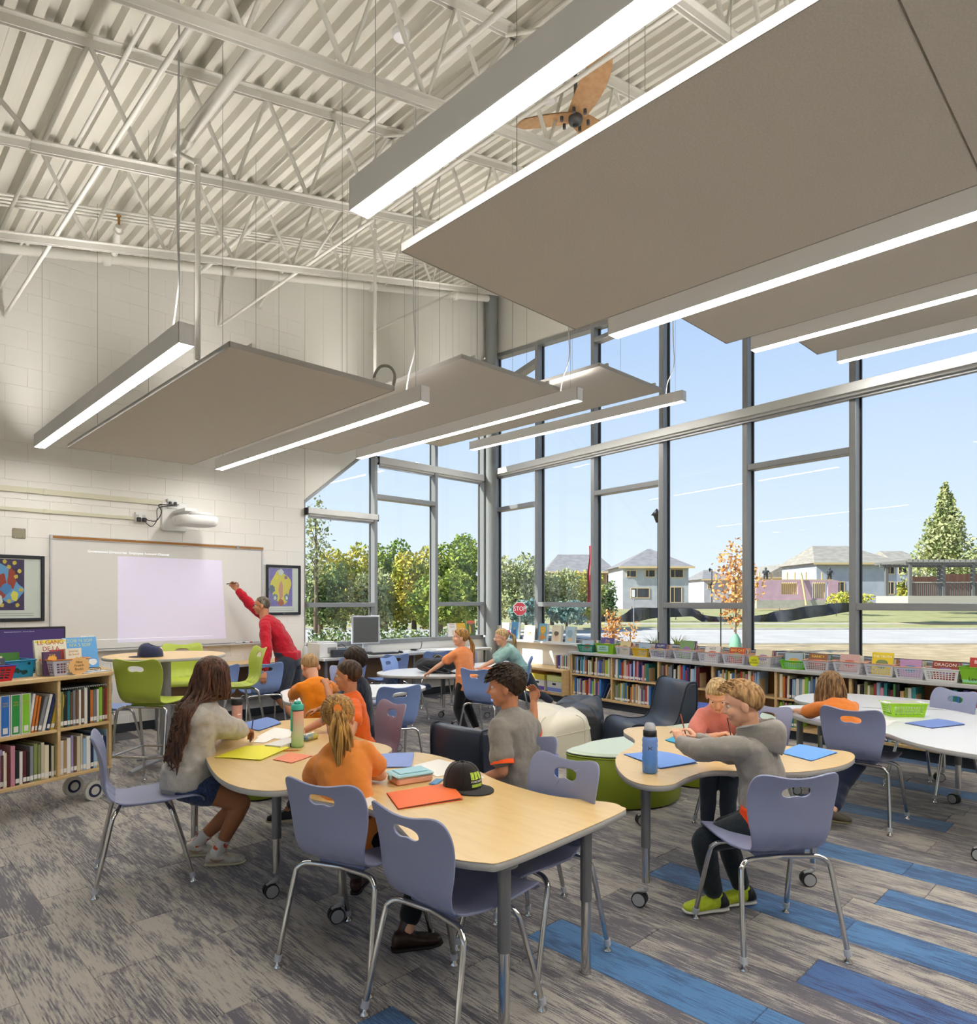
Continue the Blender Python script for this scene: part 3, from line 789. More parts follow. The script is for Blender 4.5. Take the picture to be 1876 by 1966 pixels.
chair(5.24, 6.86, -65, 'blue chair tucked under the far side of the backpack table', 'sky')
chair(6.75, 7.2, -100, 'grey blue chair between the two standing girls, behind their table')
chair(3.55, 4.85, 75, 'blue chair right behind the boy in the bright orange shirt, at the white table', 'sky')
chair(4.16, 6.32, -95, 'pale chair beyond the white table, behind the dark haired boys')
chair(3.72, 7.65, 80, 'blue chair at the maple desk below the man in the red shirt', 'sky')
chair(3.18, 7.72, 95, 'blue chair at the maple desk between the green tall chairs', 'sky')
chair(2.05, 7.62, 40, 'blue chair low behind the round table, under the whiteboard', 'sky')
TG = 'green tall chairs around the round table'
chair(1.92, 5.85, 40, 'green tall chair nearest the camera, back turned, beside the maple bookcase', 'green', 'tall_chair', TG)
chair(2.66, 7.22, -108, 'green tall chair behind the round table, below the whiteboard', 'green', 'tall_chair', TG)
chair(2.86, 6.42, 172, 'green tall chair in side view right of the round table', 'green', 'tall_chair', TG)

# ---- tables: moulded outline tops on grey and chrome telescopic legs
def caster(m_parent, x, y, r=.034, yaw=0.0):
    T = frame((x, y, 0), yaw)
    w_ = MB(T)
    w_.tube([(.03, -.024, r), (.03, -.004, r)], r, 18).tube([(.03, .004, r), (.03, .024, r)], r, 18)
    o = w_.build('caster', black_rub, m_parent)
    w_ = MB(T); w_.tube([(.03, -.027, r), (.03, .027, r)], r*.84, 18); w_.build('caster_disc', caster_grey, o) if False else w_.build('caster_disc', caster_grey, m_parent)
    MB(T).tube(spline([(0, 0, .10), (0, 0, r*2+.012), (.02, 0, r*2+.004), (.05, 0, r*1.7)], 4, False), .012, 8).build('caster_fork', caster_grey, m_parent)
def table(name, label, poly, legs, top_m, z=.64, th=.03, group=None, sp=5, smooth=True):
    cx = sum(p[0] for p in poly)/len(poly); cy_ = sum(p[1] for p in poly)/len(poly)
    t = thing(name, label, 'table', (cx, cy_, 0), 0, group)
    P = [(p[0]-cx, p[1]-cy_) for p in poly]
    P = spline(P, sp) if smooth else P
    MB().prism(P, z-.002, z, 0).build('tabletop', top_m, t)
    MB().prism(P, z-th, z-.0021, .003, True).build('edge_band', grey_edge, t)
    for (x, y, kind) in legs:
        x -= cx; y -= cy_
        zb = .115 if kind == 'c' else .0
        l_ = MB().tube([(x, y, .3), (x, y, z-th)], .024, 16).build('leg', leg_grey, t)
        MB().tube([(x, y, zb+.01), (x, y, .31)], .0205, 16).build('leg_extension', chrome, l_)
        MB().tube([(x, y, z-th-.008), (x, y, z-th-.0005)], .05, 14).build('mounting_plate', leg_grey, l_)
        if kind == 'c': caster(l_, x, y, .037, math.atan2(y+cy_, x+cx)+math.pi/2+((x*7+y*3) % 1-.5)*1.2)
        else: MB().lathe([(.021, 0), (.022, .006), (.02, .012)], 14, (x, y, 0)).build('glide', chrome, l_)
    return t
table('classroom_table', 'maple topped table nearest the camera with flared corners', [(1.60, 1.655), (1.66, 1.615), (1.95, 1.617), (2.40, 1.645), (2.462, 1.69), (2.475, 1.76), (2.41, 1.90), (2.365, 2.05), (2.38, 2.35), (2.47, 2.66), (2.515, 2.95), (2.46, 3.15), (2.25, 3.15), (1.95, 3.02), (1.68, 2.90), (1.56, 2.78), (1.60, 2.6), (1.665, 2.42), (1.635, 2.2), (1.56, 1.98), (1.545, 1.78)],
      [(2.237, 1.708, 'g'), (1.706, 1.66, 'g'), (1.77, 2.80, 'c'), (2.38, 2.98, 'c')], maple_top)
table('classroom_table', 'maple topped table with rounded end at the girl in the grey sweater', [(1.625, 4.1), (1.47, 3.6), (1.41, 3.28), (1.44, 3.06), (1.55, 2.94), (1.75, 2.965), (2.1, 3.11), (2.38, 3.25), (2.47, 3.40), (2.47, 3.62), (2.53, 3.95), (2.68, 4.25), (2.72, 4.48), (2.58, 4.62), (2.25, 4.65), (1.93, 4.60), (1.73, 4.42)],
      [(1.677, 3.275, 'c'), (1.60, 4.16, 'g'), (2.35, 3.45, 'c'), (2.5, 4.4, 'c')], maple_top)
table('classroom_table', 'pale table of three rounded lobes at the boy in the grey hoodie', [(3.25, 2.26), (3.02, 2.10), (2.86, 1.92), (2.84, 1.79), (2.93, 1.72), (3.12, 1.735), (3.32, 1.71), (3.45, 1.55), (3.62, 1.38), (3.9, 1.28), (4.15, 1.285), (4.30, 1.36), (4.28, 1.5), (4.20, 1.72), (4.17, 1.95), (4.19, 2.15), (4.25, 2.34), (4.27, 2.5), (4.13, 2.65), (3.98, 2.69), (3.85, 2.62), (3.7, 2.44), (3.52, 2.34)],
      [(2.881+.05, 1.847+.02, 'c'), (3.794, 1.377, 'c'), (4.0, 2.55, 'c')], maple_top)
table('classroom_table', 'white topped wavy table at the right with the lime basket', [(5.80, 2.34), (5.60, 2.30), (5.42, 2.15), (5.22, 1.9), (5.16, 1.6), (5.10, 1.4), (4.90, 1.2), (4.78, .98), (4.76, .72), (4.9, .5), (5.3, .46), (5.8, .62), (6.25, .9), (6.55, 1.1), (6.45, 1.4), (6.2, 1.75), (6.05, 2.1)],
      [(6.066, 1.162, 'c'), (4.86, .80, 'c'), (5.5, 2.1, 'c'), (5.75, .75, 'c')], white_lam)
table('classroom_table', 'second white table beyond the seam behind the lime basket', [(6.47, 1.12), (6.6, 1.12), (6.95, 1.3), (7.05, 1.8), (6.95, 2.3), (6.6, 2.5), (6.2, 2.4), (6.08, 2.1), (6.22, 1.77), (6.47, 1.42), (6.58, 1.14)][1:10],
      [(6.75, 1.4, 'c'), (6.5, 2.3, 'c')], white_lam)
table('classroom_table', 'white table of the boys in orange in the middle of the room', [(2.93, 5.6), (2.90, 5.42), (2.99, 5.2), (3.3, 5.1), (3.6, 5.2), (3.95, 5.24), (4.3, 5.34), (4.47, 5.5), (4.46, 5.72), (4.2, 5.95), (3.85, 6.2), (3.45, 6.3), (3.2, 6.15), (3.08, 5.9)],
      [(3.12, 5.4, 'c'), (4.2, 5.55, 'c'), (3.5, 6.1, 'c')], white_lam)
table('classroom_table', 'white table carrying the black backpack', [(4.95, 7.0), (4.78, 6.75), (4.80, 6.5), (5.05, 6.15), (5.3, 5.9), (5.55, 5.85), (5.85, 6.0), (6.05, 6.25), (6.05, 6.6), (5.95, 6.85), (5.65, 7.0), (5.3, 7.1)],
      [(5.0, 6.6, 'c'), (5.45, 6.1, 'c'), (5.8, 6.75, 'c'), (5.2, 6.9, 'c')], white_lam)
table('classroom_table', 'white table at which the girl in mint leans, beside the backpack table', [(6.08, 6.22), (6.25, 5.98), (6.5, 5.95), (6.85, 6.15), (7.15, 6.45), (7.28, 6.75), (7.1, 6.95), (6.8, 6.98), (6.4, 7.0), (6.1, 6.85), (6.07, 6.55)],
      [(6.2, 6.3, 'c'), (6.95, 6.5, 'c'), (6.4, 6.85, 'c')], white_lam)
# round tall table
rt = thing('round_table', 'tall round maple table with single grey column in front of the whiteboard', 'table', (2.24, 6.5, 0))
MB().lathe([(.51, 1.006), (.512, 1.008), (0, 1.03)][:1]+[(.512, 1.01), (.512, 1.028), (.508, 1.03)], 48, cap=False).build('edge_band', grey_edge, rt)
MB().lathe([(.0, 1.006), (.509, 1.006)], 48, cap=False).lathe([(.509, 1.0302), (0, 1.0302)], 48, cap=False).build('tabletop', maple_top, rt)
MB().tube([(0, 0, .08), (0, 0, 1.005)], .045, 20).build('column', mat('column_silver', '#9a9b9f', .4, .4), rt)
for k in range(4):
    a = math.radians(20+90*k)
    MB().tube([(.03*math.cos(a), .03*math.sin(a), .10), (.2*math.cos(a), .2*math.sin(a), .075), (.36*math.cos(a), .36*math.sin(a), .035)], [.04, .034, .028], 10, True, .6).build('foot', mat('foot_silver', '#a7aab5', .4, .3), rt)

# ---- desks along the end wall
def desk(x0, x1, y0, y1, z, top_m, label, modesty=True):
    t = thing('wall_desk', label, 'desk', ((x0+x1)/2, (y0+y1)/2, 0)); hx, hy = (x1-x0)/2, (y1-y0)/2
    MB().bbox((-hx, -hy, z-.035), (hx, hy, z), .004).build('worktop', top_m, t)
    MB().bbox((-hx+.02, -hy-.001, z-.034), (hx-.02, -hy+.012, z-.002), .003).build('front_edge', grey_edge, t)
    if modesty: MB().bbox((-hx+.05, hy-.16, .3), (hx-.05, hy-.13, z-.04), .003).build('back_board', mat('desk_brown', '#7a5c3e', .5), t)
    for xx in (-hx+.08, hx-.08, 0) if x1-x0 > 2 else (-hx+.08, hx-.08):
        MB().bbox((xx-.02, -hy+.06, 0), (xx+.02, -hy+.1, z-.036), .003).build('leg', leg_grey, t)
        MB().bbox((xx-.02, hy-.1, 0), (xx+.02, hy-.06, z-.036), .003).build('leg', leg_grey, t)
    return t
desk(4.78, 7.95, 8.02, 8.57, .745, white_lam, 'long white worktop desk under the end wall windows')
desk(2.75, 4.7, 8.06, 8.57, .745, maple_top, 'maple desk against the end wall behind the standing man')
# ---- maple mobile bookcase at the left
CA = math.radians(18.4)
TC = frame((1.60, 5.79, 0), CA)                          # origin: right front bottom corner; x runs to the right end, y into the case
lc = thing('mobile_bookcase', 'maple mobile bookcase on casters at the left edge, full of books', 'bookcase', (1.60, 5.79, 0), CA)
BW, CD = .40, .40
xs_ = [-BW*3, -BW*2, -BW, 0]
for i, x in enumerate(xs_):
    xa = x if i == 0 else (x-.022 if i == 3 else x-.011)
    MB().bbox((xa, .004, .255), (xa+.022, CD, .95), .002).build('side_panel' if i in (0, 3) else 'divider', maple, lc)
MB().bbox((-BW*3-.006, -.012, .95), (.008, CD+.01, .98), .004).build('top_board', maple, lc)
MB().bbox((-BW*3, .002, .232), (0, CD, .255), .003).build('bottom_board', maple, lc)
for a, b in zip(xs_[:-1], xs_[1:]): MB().bbox((a+.0115, .006, .578), (b-.0115, CD-.01, .60), .002).build('shelf', maple, lc)
MB().bbox((-BW*3, CD, .232), (0, CD+.008, .95), .001).build('back_panel', mat('case_back', '#8f6b45', .5), lc)
for x in (-.07, -BW*3+.07):
    for y in (.07, CD-.07):
        o = MB().tube([(x-.03, y-.015, .075), (x-.03, y+.015, .075)], .075, 24).build('caster_wheel', mat('wheel_white', '#cfccc2', .5), lc)
        MB().tube([(x-.03, y-.018, .075), (x-.03, y+.018, .075)], .05, 20).build('wheel_ring', mat('wheel_navy', '#2a3050', .5), o)
        MB().tube([(x-.03, y-.02, .075), (x-.03, y+.02, .075)], .032, 20).build('wheel_hub', mat('wheel_white', '#cfccc2', .5), o)
        MB().tube([(x, y, .232), (x, y, .16), (x-.03, y, .08)], .014, 8).build('caster_fork', chrome, lc)
# ---- built in bookcase along the window wall
wc = thing('window_bookcase', 'long low maple bookcase with grey top along the window wall', 'bookcase', tuple(W2(2.3, .33, 0)))
I2 = Matrix.Translation(-Vector(wc.location)) @ FW2
BX = [2.295+.805*i for i in range(9)]
NF = .33
for i, t_ in enumerate(BX): MB(I2).bbox((t_-.0 if i == 0 else t_-.015, .03, .105), (t_+.03 if i == 0 else t_+.015, NF, .735), .002).build('divider' if i else 'side_panel', maple, wc)
MB(I2).bbox((BX[0]-.02, .025, .735), (BX[-1]+.02, NF+.03, .772), .004).build('countertop', mat('counter_grey', '#b9b8b6', .35), wc)
MB(I2).bbox((BX[0], .03, .105), (BX[-1], NF, .135), .003).build('bottom_board', maple, wc)
for a, b in zip(BX[:-1], BX[1:]): MB(I2).bbox((a+.016 if a != BX[0] else a+.031, .035, .425), (b-.016, NF-.004, .448), .002).build('shelf', maple, wc)
MB(I2).bbox((BX[0], .02, .105), (BX[-1], .03, .735), .001).build('back_panel', mat('case_back', '#8f6b45', .5), wc)
MB(I2).bbox((BX[0]+.03, .03, .0), (BX[-1], NF-.05, .105), .002).build('plinth', vinyl, wc)
# corner bench unit, lower, with magazine boxes
cb_ = thing('corner_bench', 'low maple bench unit with open front beside the window bookcase', 'bench', tuple(W2(1.0, .4, 0)))
I3 = Matrix.Translation(-Vector(cb_.location)) @ FW2
MB(I3).bbox((.55, .03, .455), (2.275, .47, .49), .004).build('seat_board', maple, cb_)
MB(I3).bbox((2.24, .03, .105), (2.275, .46, .455), .003).build('end_panel', maple, cb_)
MB(I3).bbox((.55, .03, .105), (.58, .46, .455), .003).build('end_panel', maple, cb_)
MB(I3).bbox((.58, .03, .105), (2.24, .46, .13), .003).build('bottom_board', maple, cb_)
MB(I3).bbox((.58, .02, .13), (2.24, .03, .455), .001).build('back_panel', mat('case_back', '#8f6b45', .5), cb_)
MB(I3).bbox((.6, .03, 0), (2.25, .42, .105), .002).build('plinth', vinyl, cb_)
# white sill ledge in the corner
o = struct(MB(FW2).bbox((.06, .031, .84), (2.28, .17, .875), .004).build('trim_1', white_lam))
o = struct(MB(FW2).bbox((.06, .002, .49), (2.28, .03, .84), .003).build('trim_2', wallp))

# ---- soft seating
def vinyl_m(n, c, **k): return mat(n, c, .38, bump=.06, bscale=60, **k)
navy_v = vinyl_m('lounge_navy', '#333a48'); blk_v = vinyl_m('bean_black', '#33353a'); cream_v = vinyl_m('bean_cream', '#d8d1be'); green_v = vinyl_m('ottoman_green', '#8d9c27'); blue_v = vinyl_m('pouf_blue', '#3f5aa8'); mint_v = vinyl_m('ottoman_top', '#c6d3c0')
def lounge(x, y, ang, label, w_=.58):
    t = thing('lounge_chair', label, 'lounge chair', (x, y, 0), math.radians(ang))
    prof = spline([(.38, .02), (.40, .2), (.38, .33), (.30, .37), (.12, .335), (-.03, .34), (-.10, .40), (-.16, .60), (-.20, .715), (-.26, .745), (-.31, .70), (-.30, .4), (-.26, .02)], 5)
    T = Matrix(((1, 0, 0, 0), (0, 0, -1, w_/2), (0, 1, 0, 0), (0, 0, 0, 1)))
    MB(T).prism(prof, 0, w_, .018, True).build('cushion', navy_v, t)
    P = [(p[0]*1.006, -.0, p[1]*1.006) for p in prof]
    for s_ in (-1, 1): MB().tube([(p[0], s_*(w_/2-.012), p[2]) for p in P]+[(P[0][0], s_*(w_/2-.012), P[0][2])], .006, 6).build('piping', mat('piping_dark', '#23272f', .5), t)
    MB().box((-.22, -w_/2+.05, 0), (.34, w_/2-.05, .022)).build('base', black_rub, t)
    return t
lounge(3.09, 3.14, 2, 'dark vinyl lounge chair seen from behind beside the boy in grey', .46)
lounge(5.82, 3.62, 150, 'dark vinyl lounge chair with curved seat facing left in front of the bookcase')
def ottoman(poly, label, hgt=.41, top=None, side=None, nm='ottoman'):
    cx = sum(p[0] for p in poly)/len(poly); cy_ = sum(p[1] for p in poly)/len(poly)
    P = spline([(p[0]-cx, p[1]-cy_) for p in poly], 5)
    t = thing(nm, label, 'ottoman' if nm == 'ottoman' else 'pouf', (cx, cy_, 0))
    MB().prism(P, .012, hgt-.035, .006, True).build('side_cover', side or green_v, t)
    MB().prism(P, hgt-.034, hgt, .022, True).build('top_cover', top or mint_v, t)
    MB().tube([(p[0], p[1], hgt-.034) for p in P]+[(P[0][0], P[0][1], hgt-.034)], .006, 6).build('piping', side or green_v, t)
    MB().prism([(p[0]*.93, p[1]*.93) for p in P], 0, .0125).build('base', black_rub, t)
    return t
ottoman([(3.99, 3.23), (4.0, 3.02), (4.13, 2.83), (4.42, 2.66), (4.72, 2.70), (4.92, 2.86), (5.0, 3.08), (4.8, 3.2), (4.42, 3.29), (4.2, 3.27)], 'large curved green ottoman with pale top in the middle of the room')
ottoman([(5.12, 3.2), (5.02, 2.85), (5.2, 2.6), (5.55, 2.62), (5.85, 2.8), (5.8, 3.08), (5.45, 3.2)], 'green ottoman with pale top right of the large one, behind the lobed table')
ottoman([(5.98, 3.05), (5.95, 2.8), (6.25, 2.65), (6.6, 2.75), (6.7, 3.0), (6.45, 3.2), (6.15, 3.2)], 'green ottoman with pale top beside the round blue pouf')
circ = lambda x, y, r: [(x+r*math.cos(k*math.pi/6), y+r*math.sin(k*math.pi/6)) for k in range(12)]
ottoman(circ(6.62, 3.62, .228), 'round blue pouf beside the dark lounge chair by the bookcase', .42, blue_v, blue_v, 'pouf')
ottoman(circ(3.74, 3.36, .2), 'round blue pouf beside the left end of the large green ottoman', .40, blue_v, blue_v, 'pouf')
ottoman(circ(2.45, 5.08, .2), 'round olive green pouf under the far side of the rounded maple table', .40, green_v, green_v, 'pouf')
def bean(x, y, rz, sx, sy, sz, m_, label, peak):
    t = thing('bean_bag', label, 'bean bag', (x, y, 0), rz)
    def fn(u, v):
        a = u*2*math.pi; b = (v-.5)*math.pi
        ex = .34
        sg = lambda q, e: math.copysign(abs(q)**e, q)
        X = sg(math.cos(a), .42)*sg(math.cos(b), ex); Y = sg(math.sin(a), .42)*sg(math.cos(b), ex); Z = sg(math.sin(b), .42)
        k = 1-.06*(Z+1)*.5
        wr = .02*math.sin(5*a+3*Z)+.012*math.sin(9*a-2*Z)
        z = (Z+1)/2*sz*(1+peak*X*Y+.12*X)+(.02*math.sin(4*a+.6)*math.cos(b)**.3 if Z > .6 else 0)
        return (X*sx*(k+wr), Y*sy*(k+wr), max(0.0, z))
    MB().grid(fn, 48, 28).build('cover', m_, t)
    def seam(v0):
        return [tuple(Vector(fn(k/40, v0))*1.006) for k in range(41)]
    MB().tube(seam(.55), .004, 5, False).build('seam', m_, t)
    for u0 in (.0, .25, .5, .75): MB().tube([tuple(Vector(fn(u0+.06, .1+.8*k/20))*1.008) for k in range(21)], .004, 5, False).build('seam', m_, t)
    return t
bean(5.02, 4.16, 1.0, .29, .27, .47, cream_v, 'cream white bean bag cushion behind the boy in grey', .12)
bean(5.66, 4.42, .7, .27, .27, .47, blk_v, 'black bean bag cushion right of the cream one', -.1)
# ================================================================ PEOPLE
def V(*a): return Vector(a)
def loft(m, secs, n=20):                    # secs: (centre, u axis * half width, v axis * half depth)
    vs_ = []
    for c, u, v in secs:
        for k in range(n):
            a = 2*math.pi*k/n; cu, su = math.cos(a), math.sin(a)
            cu = math.copysign(abs(cu)**.85, cu); su = math.copysign(abs(su)**.85, su)
            vs_.append(Vector(c)+Vector(u)*cu+Vector(v)*su)
    fs = []
    for i in range(len(secs)-1):
        for k in range(n): fs.append((i*n+k, i*n+(k+1) % n, (i+1)*n+(k+1) % n, (i+1)*n+k))
    fs.append(tuple(range(n))[::-1]); L_ = (len(secs)-1)*n; fs.append(tuple(range(L_, L_+n)))
    m.add(vs_, fs, True)
def limb(m, pts, rs, n=14):                 # closed round ended limb
    P = [Vector(p) for p in pts]; a = (P[0]-P[1]).normalized(); b = (P[-1]-P[-2]).normalized()
    pts2 = [P[0]+a*rs[0]*.8, P[0]+a*rs[0]*.5]+P+[P[-1]+b*rs[-1]*.5, P[-1]+b*rs[-1]*.8]
    rs2 = [rs[0]*.35, rs[0]*.8]+list(rs)+[rs[-1]*.8, rs[-1]*.35]
    m.tube(pts2, rs2, n, True)
def two_bone(a, b, l1, l2, pole):
    a, b = Vector(a), Vector(b); d = b-a; L_ = d.length
    mx = (l1+l2)*.995
    if L_ > mx: b = a+d*(mx/L_); d = b-a; L_ = mx
    k = (l1*l1-l2*l2+L_*L_)/(2*L_); h = math.sqrt(max(0, l1*l1-k*k))
    dn = d.normalized(); p = Vector(pole); p = p-dn*p.dot(dn); p = p.normalized() if p.length > 1e-5 else Vector((0, 0, 1))
    return a+dn*k+p*h, b
tex = bpy.data.textures.new('fold_noise', 'CLOUDS'); tex.noise_scale = .09; tex.noise_depth = 2
tex2 = bpy.data.textures.new('fold_noise_long', 'CLOUDS'); tex2.noise_scale = .16
def remesh(m, vox, smooth=4, disp=0.0, t_=None):
    me = m.mesh('part', mats=[])
    mods = [('REMESH', dict(mode='VOXEL', voxel_size=vox, use_smooth_shade=True)), ('SMOOTH', dict(factor=.5, iterations=smooth))]
    if disp: mods += [('DISPLACE', dict(texture=t_ or tex, strength=disp, mid_level=.5, texture_coords='LOCAL')), ('SMOOTH', dict(factor=.5, iterations=1))]
    r = bake(me, mods); bpy.data.meshes.remove(me)
    if r.polygons: r.polygons.foreach_set('use_smooth', [True]*len(r.polygons))
    return r
def merge(meshes, name, mats):
    vs_, fs, mi = [], [], []
    for me, k in meshes:
        b = len(vs_)
        vs_ += [tuple(v.co) for v in me.vertices]; fs += [tuple(i+b for i in p.vertices) for p in me.polygons]; mi += [k]*len(me.polygons)
    o = bpy.data.meshes.new(name); o.from_pydata(vs_, [], fs)
    for m in mats: o.materials.append(m)
    o.polygons.foreach_set('material_index', mi); o.polygons.foreach_set('use_smooth', [True]*len(fs)); o.update()
    return o
def hand_mesh(w_, d, nrm, s_, side, curl=.5, grip=False):
    # w_: wrist, d: direction of the fingers, nrm: back of the hand; side +1 left hand
    d = Vector(d).normalized(); nrm = Vector(nrm); nrm = (nrm-d*nrm.dot(d)).normalized(); lat = d.cross(nrm)*side   # towards the thumb
    m = MB(); w_ = Vector(w_)
    pl = .48*s_
    loft(m, [(w_-d*.04*s_, lat*.15*s_, nrm*.11*s_), (w_+d*.10*s_, lat*.18*s_, nrm*.11*s_), (w_+d*.30*s_, lat*.225*s_, nrm*.095*s_), (w_+d*pl, lat*.225*s_, nrm*.075*s_)], 14)
    for k, (off, ln) in enumerate(((.165, .40), (.055, .45), (-.055, .42), (-.155, .33))):
        p = w_+d*(pl-.03*s_)+lat*off*s_; a = curl*(.55+.1*k); dd = d.copy(); ln *= s_
        pts = [p-d*.04*s_, p]; fr = (.45, .32, .23)
        for f in fr:
            q = Matrix.Rotation(-a*side*0+a, 3, -lat*side if side > 0 else -lat*side)
            dd = (dd*math.cos(a)-nrm*math.sin(a)); nn = dd
            # rotate the hand frame along with the finger
            p = p+nn*ln*f; pts.append(p.copy())
            dd = nn.normalized(); a = curl*(1.0+.1*k)*.9
            dd = (dd-nrm*math.tan(min(1.2, a))*.55).normalized()
        limb(m, pts, [.052*s_, .05*s_, .045*s_, .04*s_, .034*s_], 9)
    p = w_+d*.12*s_+lat*.15*s_
    t1 = p+(lat*.75+d*.6-nrm*.25).normalized()*.22*s_
    t2 = t1+(d*.9+lat*.12-nrm*(.2+curl*.5)).normalized()*.17*s_; t3 = t2+(d*.9-lat*.25*(1 if grip else .3)-nrm*(.2+curl*.5)).normalized()*.14*s_
    limb(m, [p-lat*.05*s_, p, t1, t2, t3], [.07*s_, .07*s_, .058*s_, .05*s_, .04*s_], 9)
    return remesh(m, .0042 if s_ < .2 else .005, 2)
def skin(n, c): return mat(n, c, .55, bump=.03, bscale=200, spec=.35, sss=.08)
def cloth(n, c, c2=None, **k): return mat(n, c, .9, col2=c2, nscale=k.pop('nscale', 160), bump=.25, bscale=420, sheen=.2, spec=.2, **k)
def hair_m(n, c, c2): return mat(n, c, .5, col2=c2, nscale=1.0, stretch=(70, 70, 9), bump=.6, bscale=1.0, contrast=(.35, .68), spec=.3)
sk_fair = skin('skin_fair', '#e0aa8b'); sk_mid = skin('skin_mid', '#bf8462'); sk_tan = skin('skin_tan', '#a36c49')
eye_w = mat('eye_white', '#c9bdb2', .3); eye_d = mat('eye_dark', '#2a1d16', .2)
lip = mat('lip', '#b8705f', .5)
class Rig: pass
def person(label, ang, pelvis, lean, H, head=(0, 0, 0), hands=(None, None), feet=(None, None), skin_=None, slean=0.0, headc=None, stand=False, adult=False, hb=1.0, elbow=((0, 0, 0), (0, 0, 0)), handrot=((0, 0, 0), (0, 0, 0)), curl=(.5, .5), knees=None, twist=0.0, fat=1.0, armlen=1.0):
    R = Rig(); a = math.radians(ang)
    f = V(math.cos(a), math.sin(a), 0); l = V(-math.sin(a), math.cos(a), 0); up = V(0, 0, 1)
    R.loc = V(pelvis[0], pelvis[1], 0)
    P = V(0, 0, pelvis[2])
    ln, sl = math.radians(lean), math.radians(slean)
    sp = (up*math.cos(ln)+f*math.sin(ln)); sp = (sp*math.cos(sl)+l*math.sin(sl)).normalized()
    tf = Matrix.Rotation(math.radians(twist), 3, 'Z') @ f
    tl = (sp.cross(tf)).normalized(); tfr = tl.cross(sp).normalized()
    T = .285*H
    up1 = (up*.35+sp*.65).normalized()
    mid = P+up1*T*.5; ch = mid+sp*T*.52
    R.P, R.mid, R.ch, R.sp, R.tl, R.tfr, R.f, R.l, R.H = P, mid, ch, sp, tl, tfr, f, l, H
    F = fat
    def torso(m, e=0.0, low=True):
        loft(m, [(P-up1*.06*H, l*(.075*H*F+e), f*(.055*H*F+e)), (P-up1*.02*H, l*(.093*H*F+e), f*(.07*H*F+e)), (P+up1*.06*H, l*(.09*H*F+e), f*(.068*H*F+e)),
                 (mid-sp*.0, (l+tl)*.5*(.082*H*F+e), (f+tfr)*.5*(.062*H*F+e)), (mid+sp*T*.25+tfr*.004*H, tl*(.092*H*F+e), tfr*(.066*H*F+e)), (ch-sp*.03*H, tl*(.100*H*F+e), tfr*(.06*H*F+e)),
                 (ch+sp*.005*H, tl*(.086*H*F+e), tfr*(.05*H*F+e)), (ch+sp*.03*H, tl*(.062*H+e), tfr*(.042*H+e)), (ch+sp*.05*H, tl*(.03*H+e*.6), tfr*(.032*H+e*.6))], 24)
    R.torso = torso
    # head
    hh = (.128 if adult else .17)*H; R.hs = hs = hh/.225
    nk = ch+sp*.045*H
    hy, hp, hr = [math.radians(q) for q in head]
    hf = Matrix.Rotation(hy, 3, 'Z') @ f
    hl = up.cross(hf).normalized()
    q = Matrix.Rotation(hp, 3, hl); hf = q @ hf; hu = q @ up
    q = Matrix.Rotation(hr, 3, hf); hu = q @ hu; hl = q @ hl
    hc = nk+(sp*.5+hu*.5).normalized()*((.035 if adult else .024)*H)+hu*.095*hs+hf*.012*hs if headc is None else V(*headc)-R.loc
    R.hf, R.hl, R.hu, R.hc, R.nk = hf, hl, hu, hc, nk
    R.hp = lambda x, y, z: hc+hf*(x*hs)+hl*(y*hs)+hu*(z*hs)
    HR = Matrix((hf, hl, hu)).transposed(); R.HR = HR
    m = MB()
    m.ell(R.hp(-.010, 0, .028), (.094*hs, .075*hs, .084*hs), HR, 20, 14)
    m.ell(R.hp(.028, 0, -.028), (.058*hs, .058*hs, .078*hs), HR, 18, 12)
    m.ell(R.hp(.045, 0, -.086), (.034*hs, .032*hs, .026*hs), HR, 14, 10)
    m.ell(R.hp(-.005, 0, -.06), (.058*hs, .056*hs, .05*hs), HR, 14, 10)
    limb(m, [R.hp(.082, 0, .012), R.hp(.094, 0, -.012), R.hp(.102, 0, -.03)], [.007*hs, .009*hs, .012*hs], 10)
    m.ell(R.hp(.092, .0, -.034), (.012*hs, .017*hs, .008*hs), HR, 10, 8)
    m.ell(R.hp(.078, 0, -.060), (.012*hs, .024*hs, .009*hs), HR, 12, 8)
    m.ell(R.hp(.076, 0, .022), (.014*hs, .046*hs, .010*hs), HR, 12, 8)
    for s_ in (-1, 1):
        m.ell(R.hp(.058, s_*.038, -.03), (.03*hs, .022*hs, .024*hs), HR, 12, 8)
        m.ell(R.hp(-.008, s_*.076, -.012), (.020*hs, .0085*hs, .031*hs), HR @ Matrix.Rotation(math.radians(-14*s_), 3, 'Z'), 12, 10)
    limb(m, [ch+sp*.01*H, nk, R.hp(-.018, 0, -.045)], [.043*H if adult else .042*H, .034*H, .036*H] if not adult else [.04*H, .033*H, .034*H], 16)
    head_me = remesh(m, .0052 if not adult else .006, 3)
    # limbs
    ua, fa, ha = .178*H*armlen, .152*H*armlen, .102*H
    th, sh = .245*H, .235*H
    m = MB(); torso(m, -.008)
    hm = []
    R.arms = []; R.legs = []
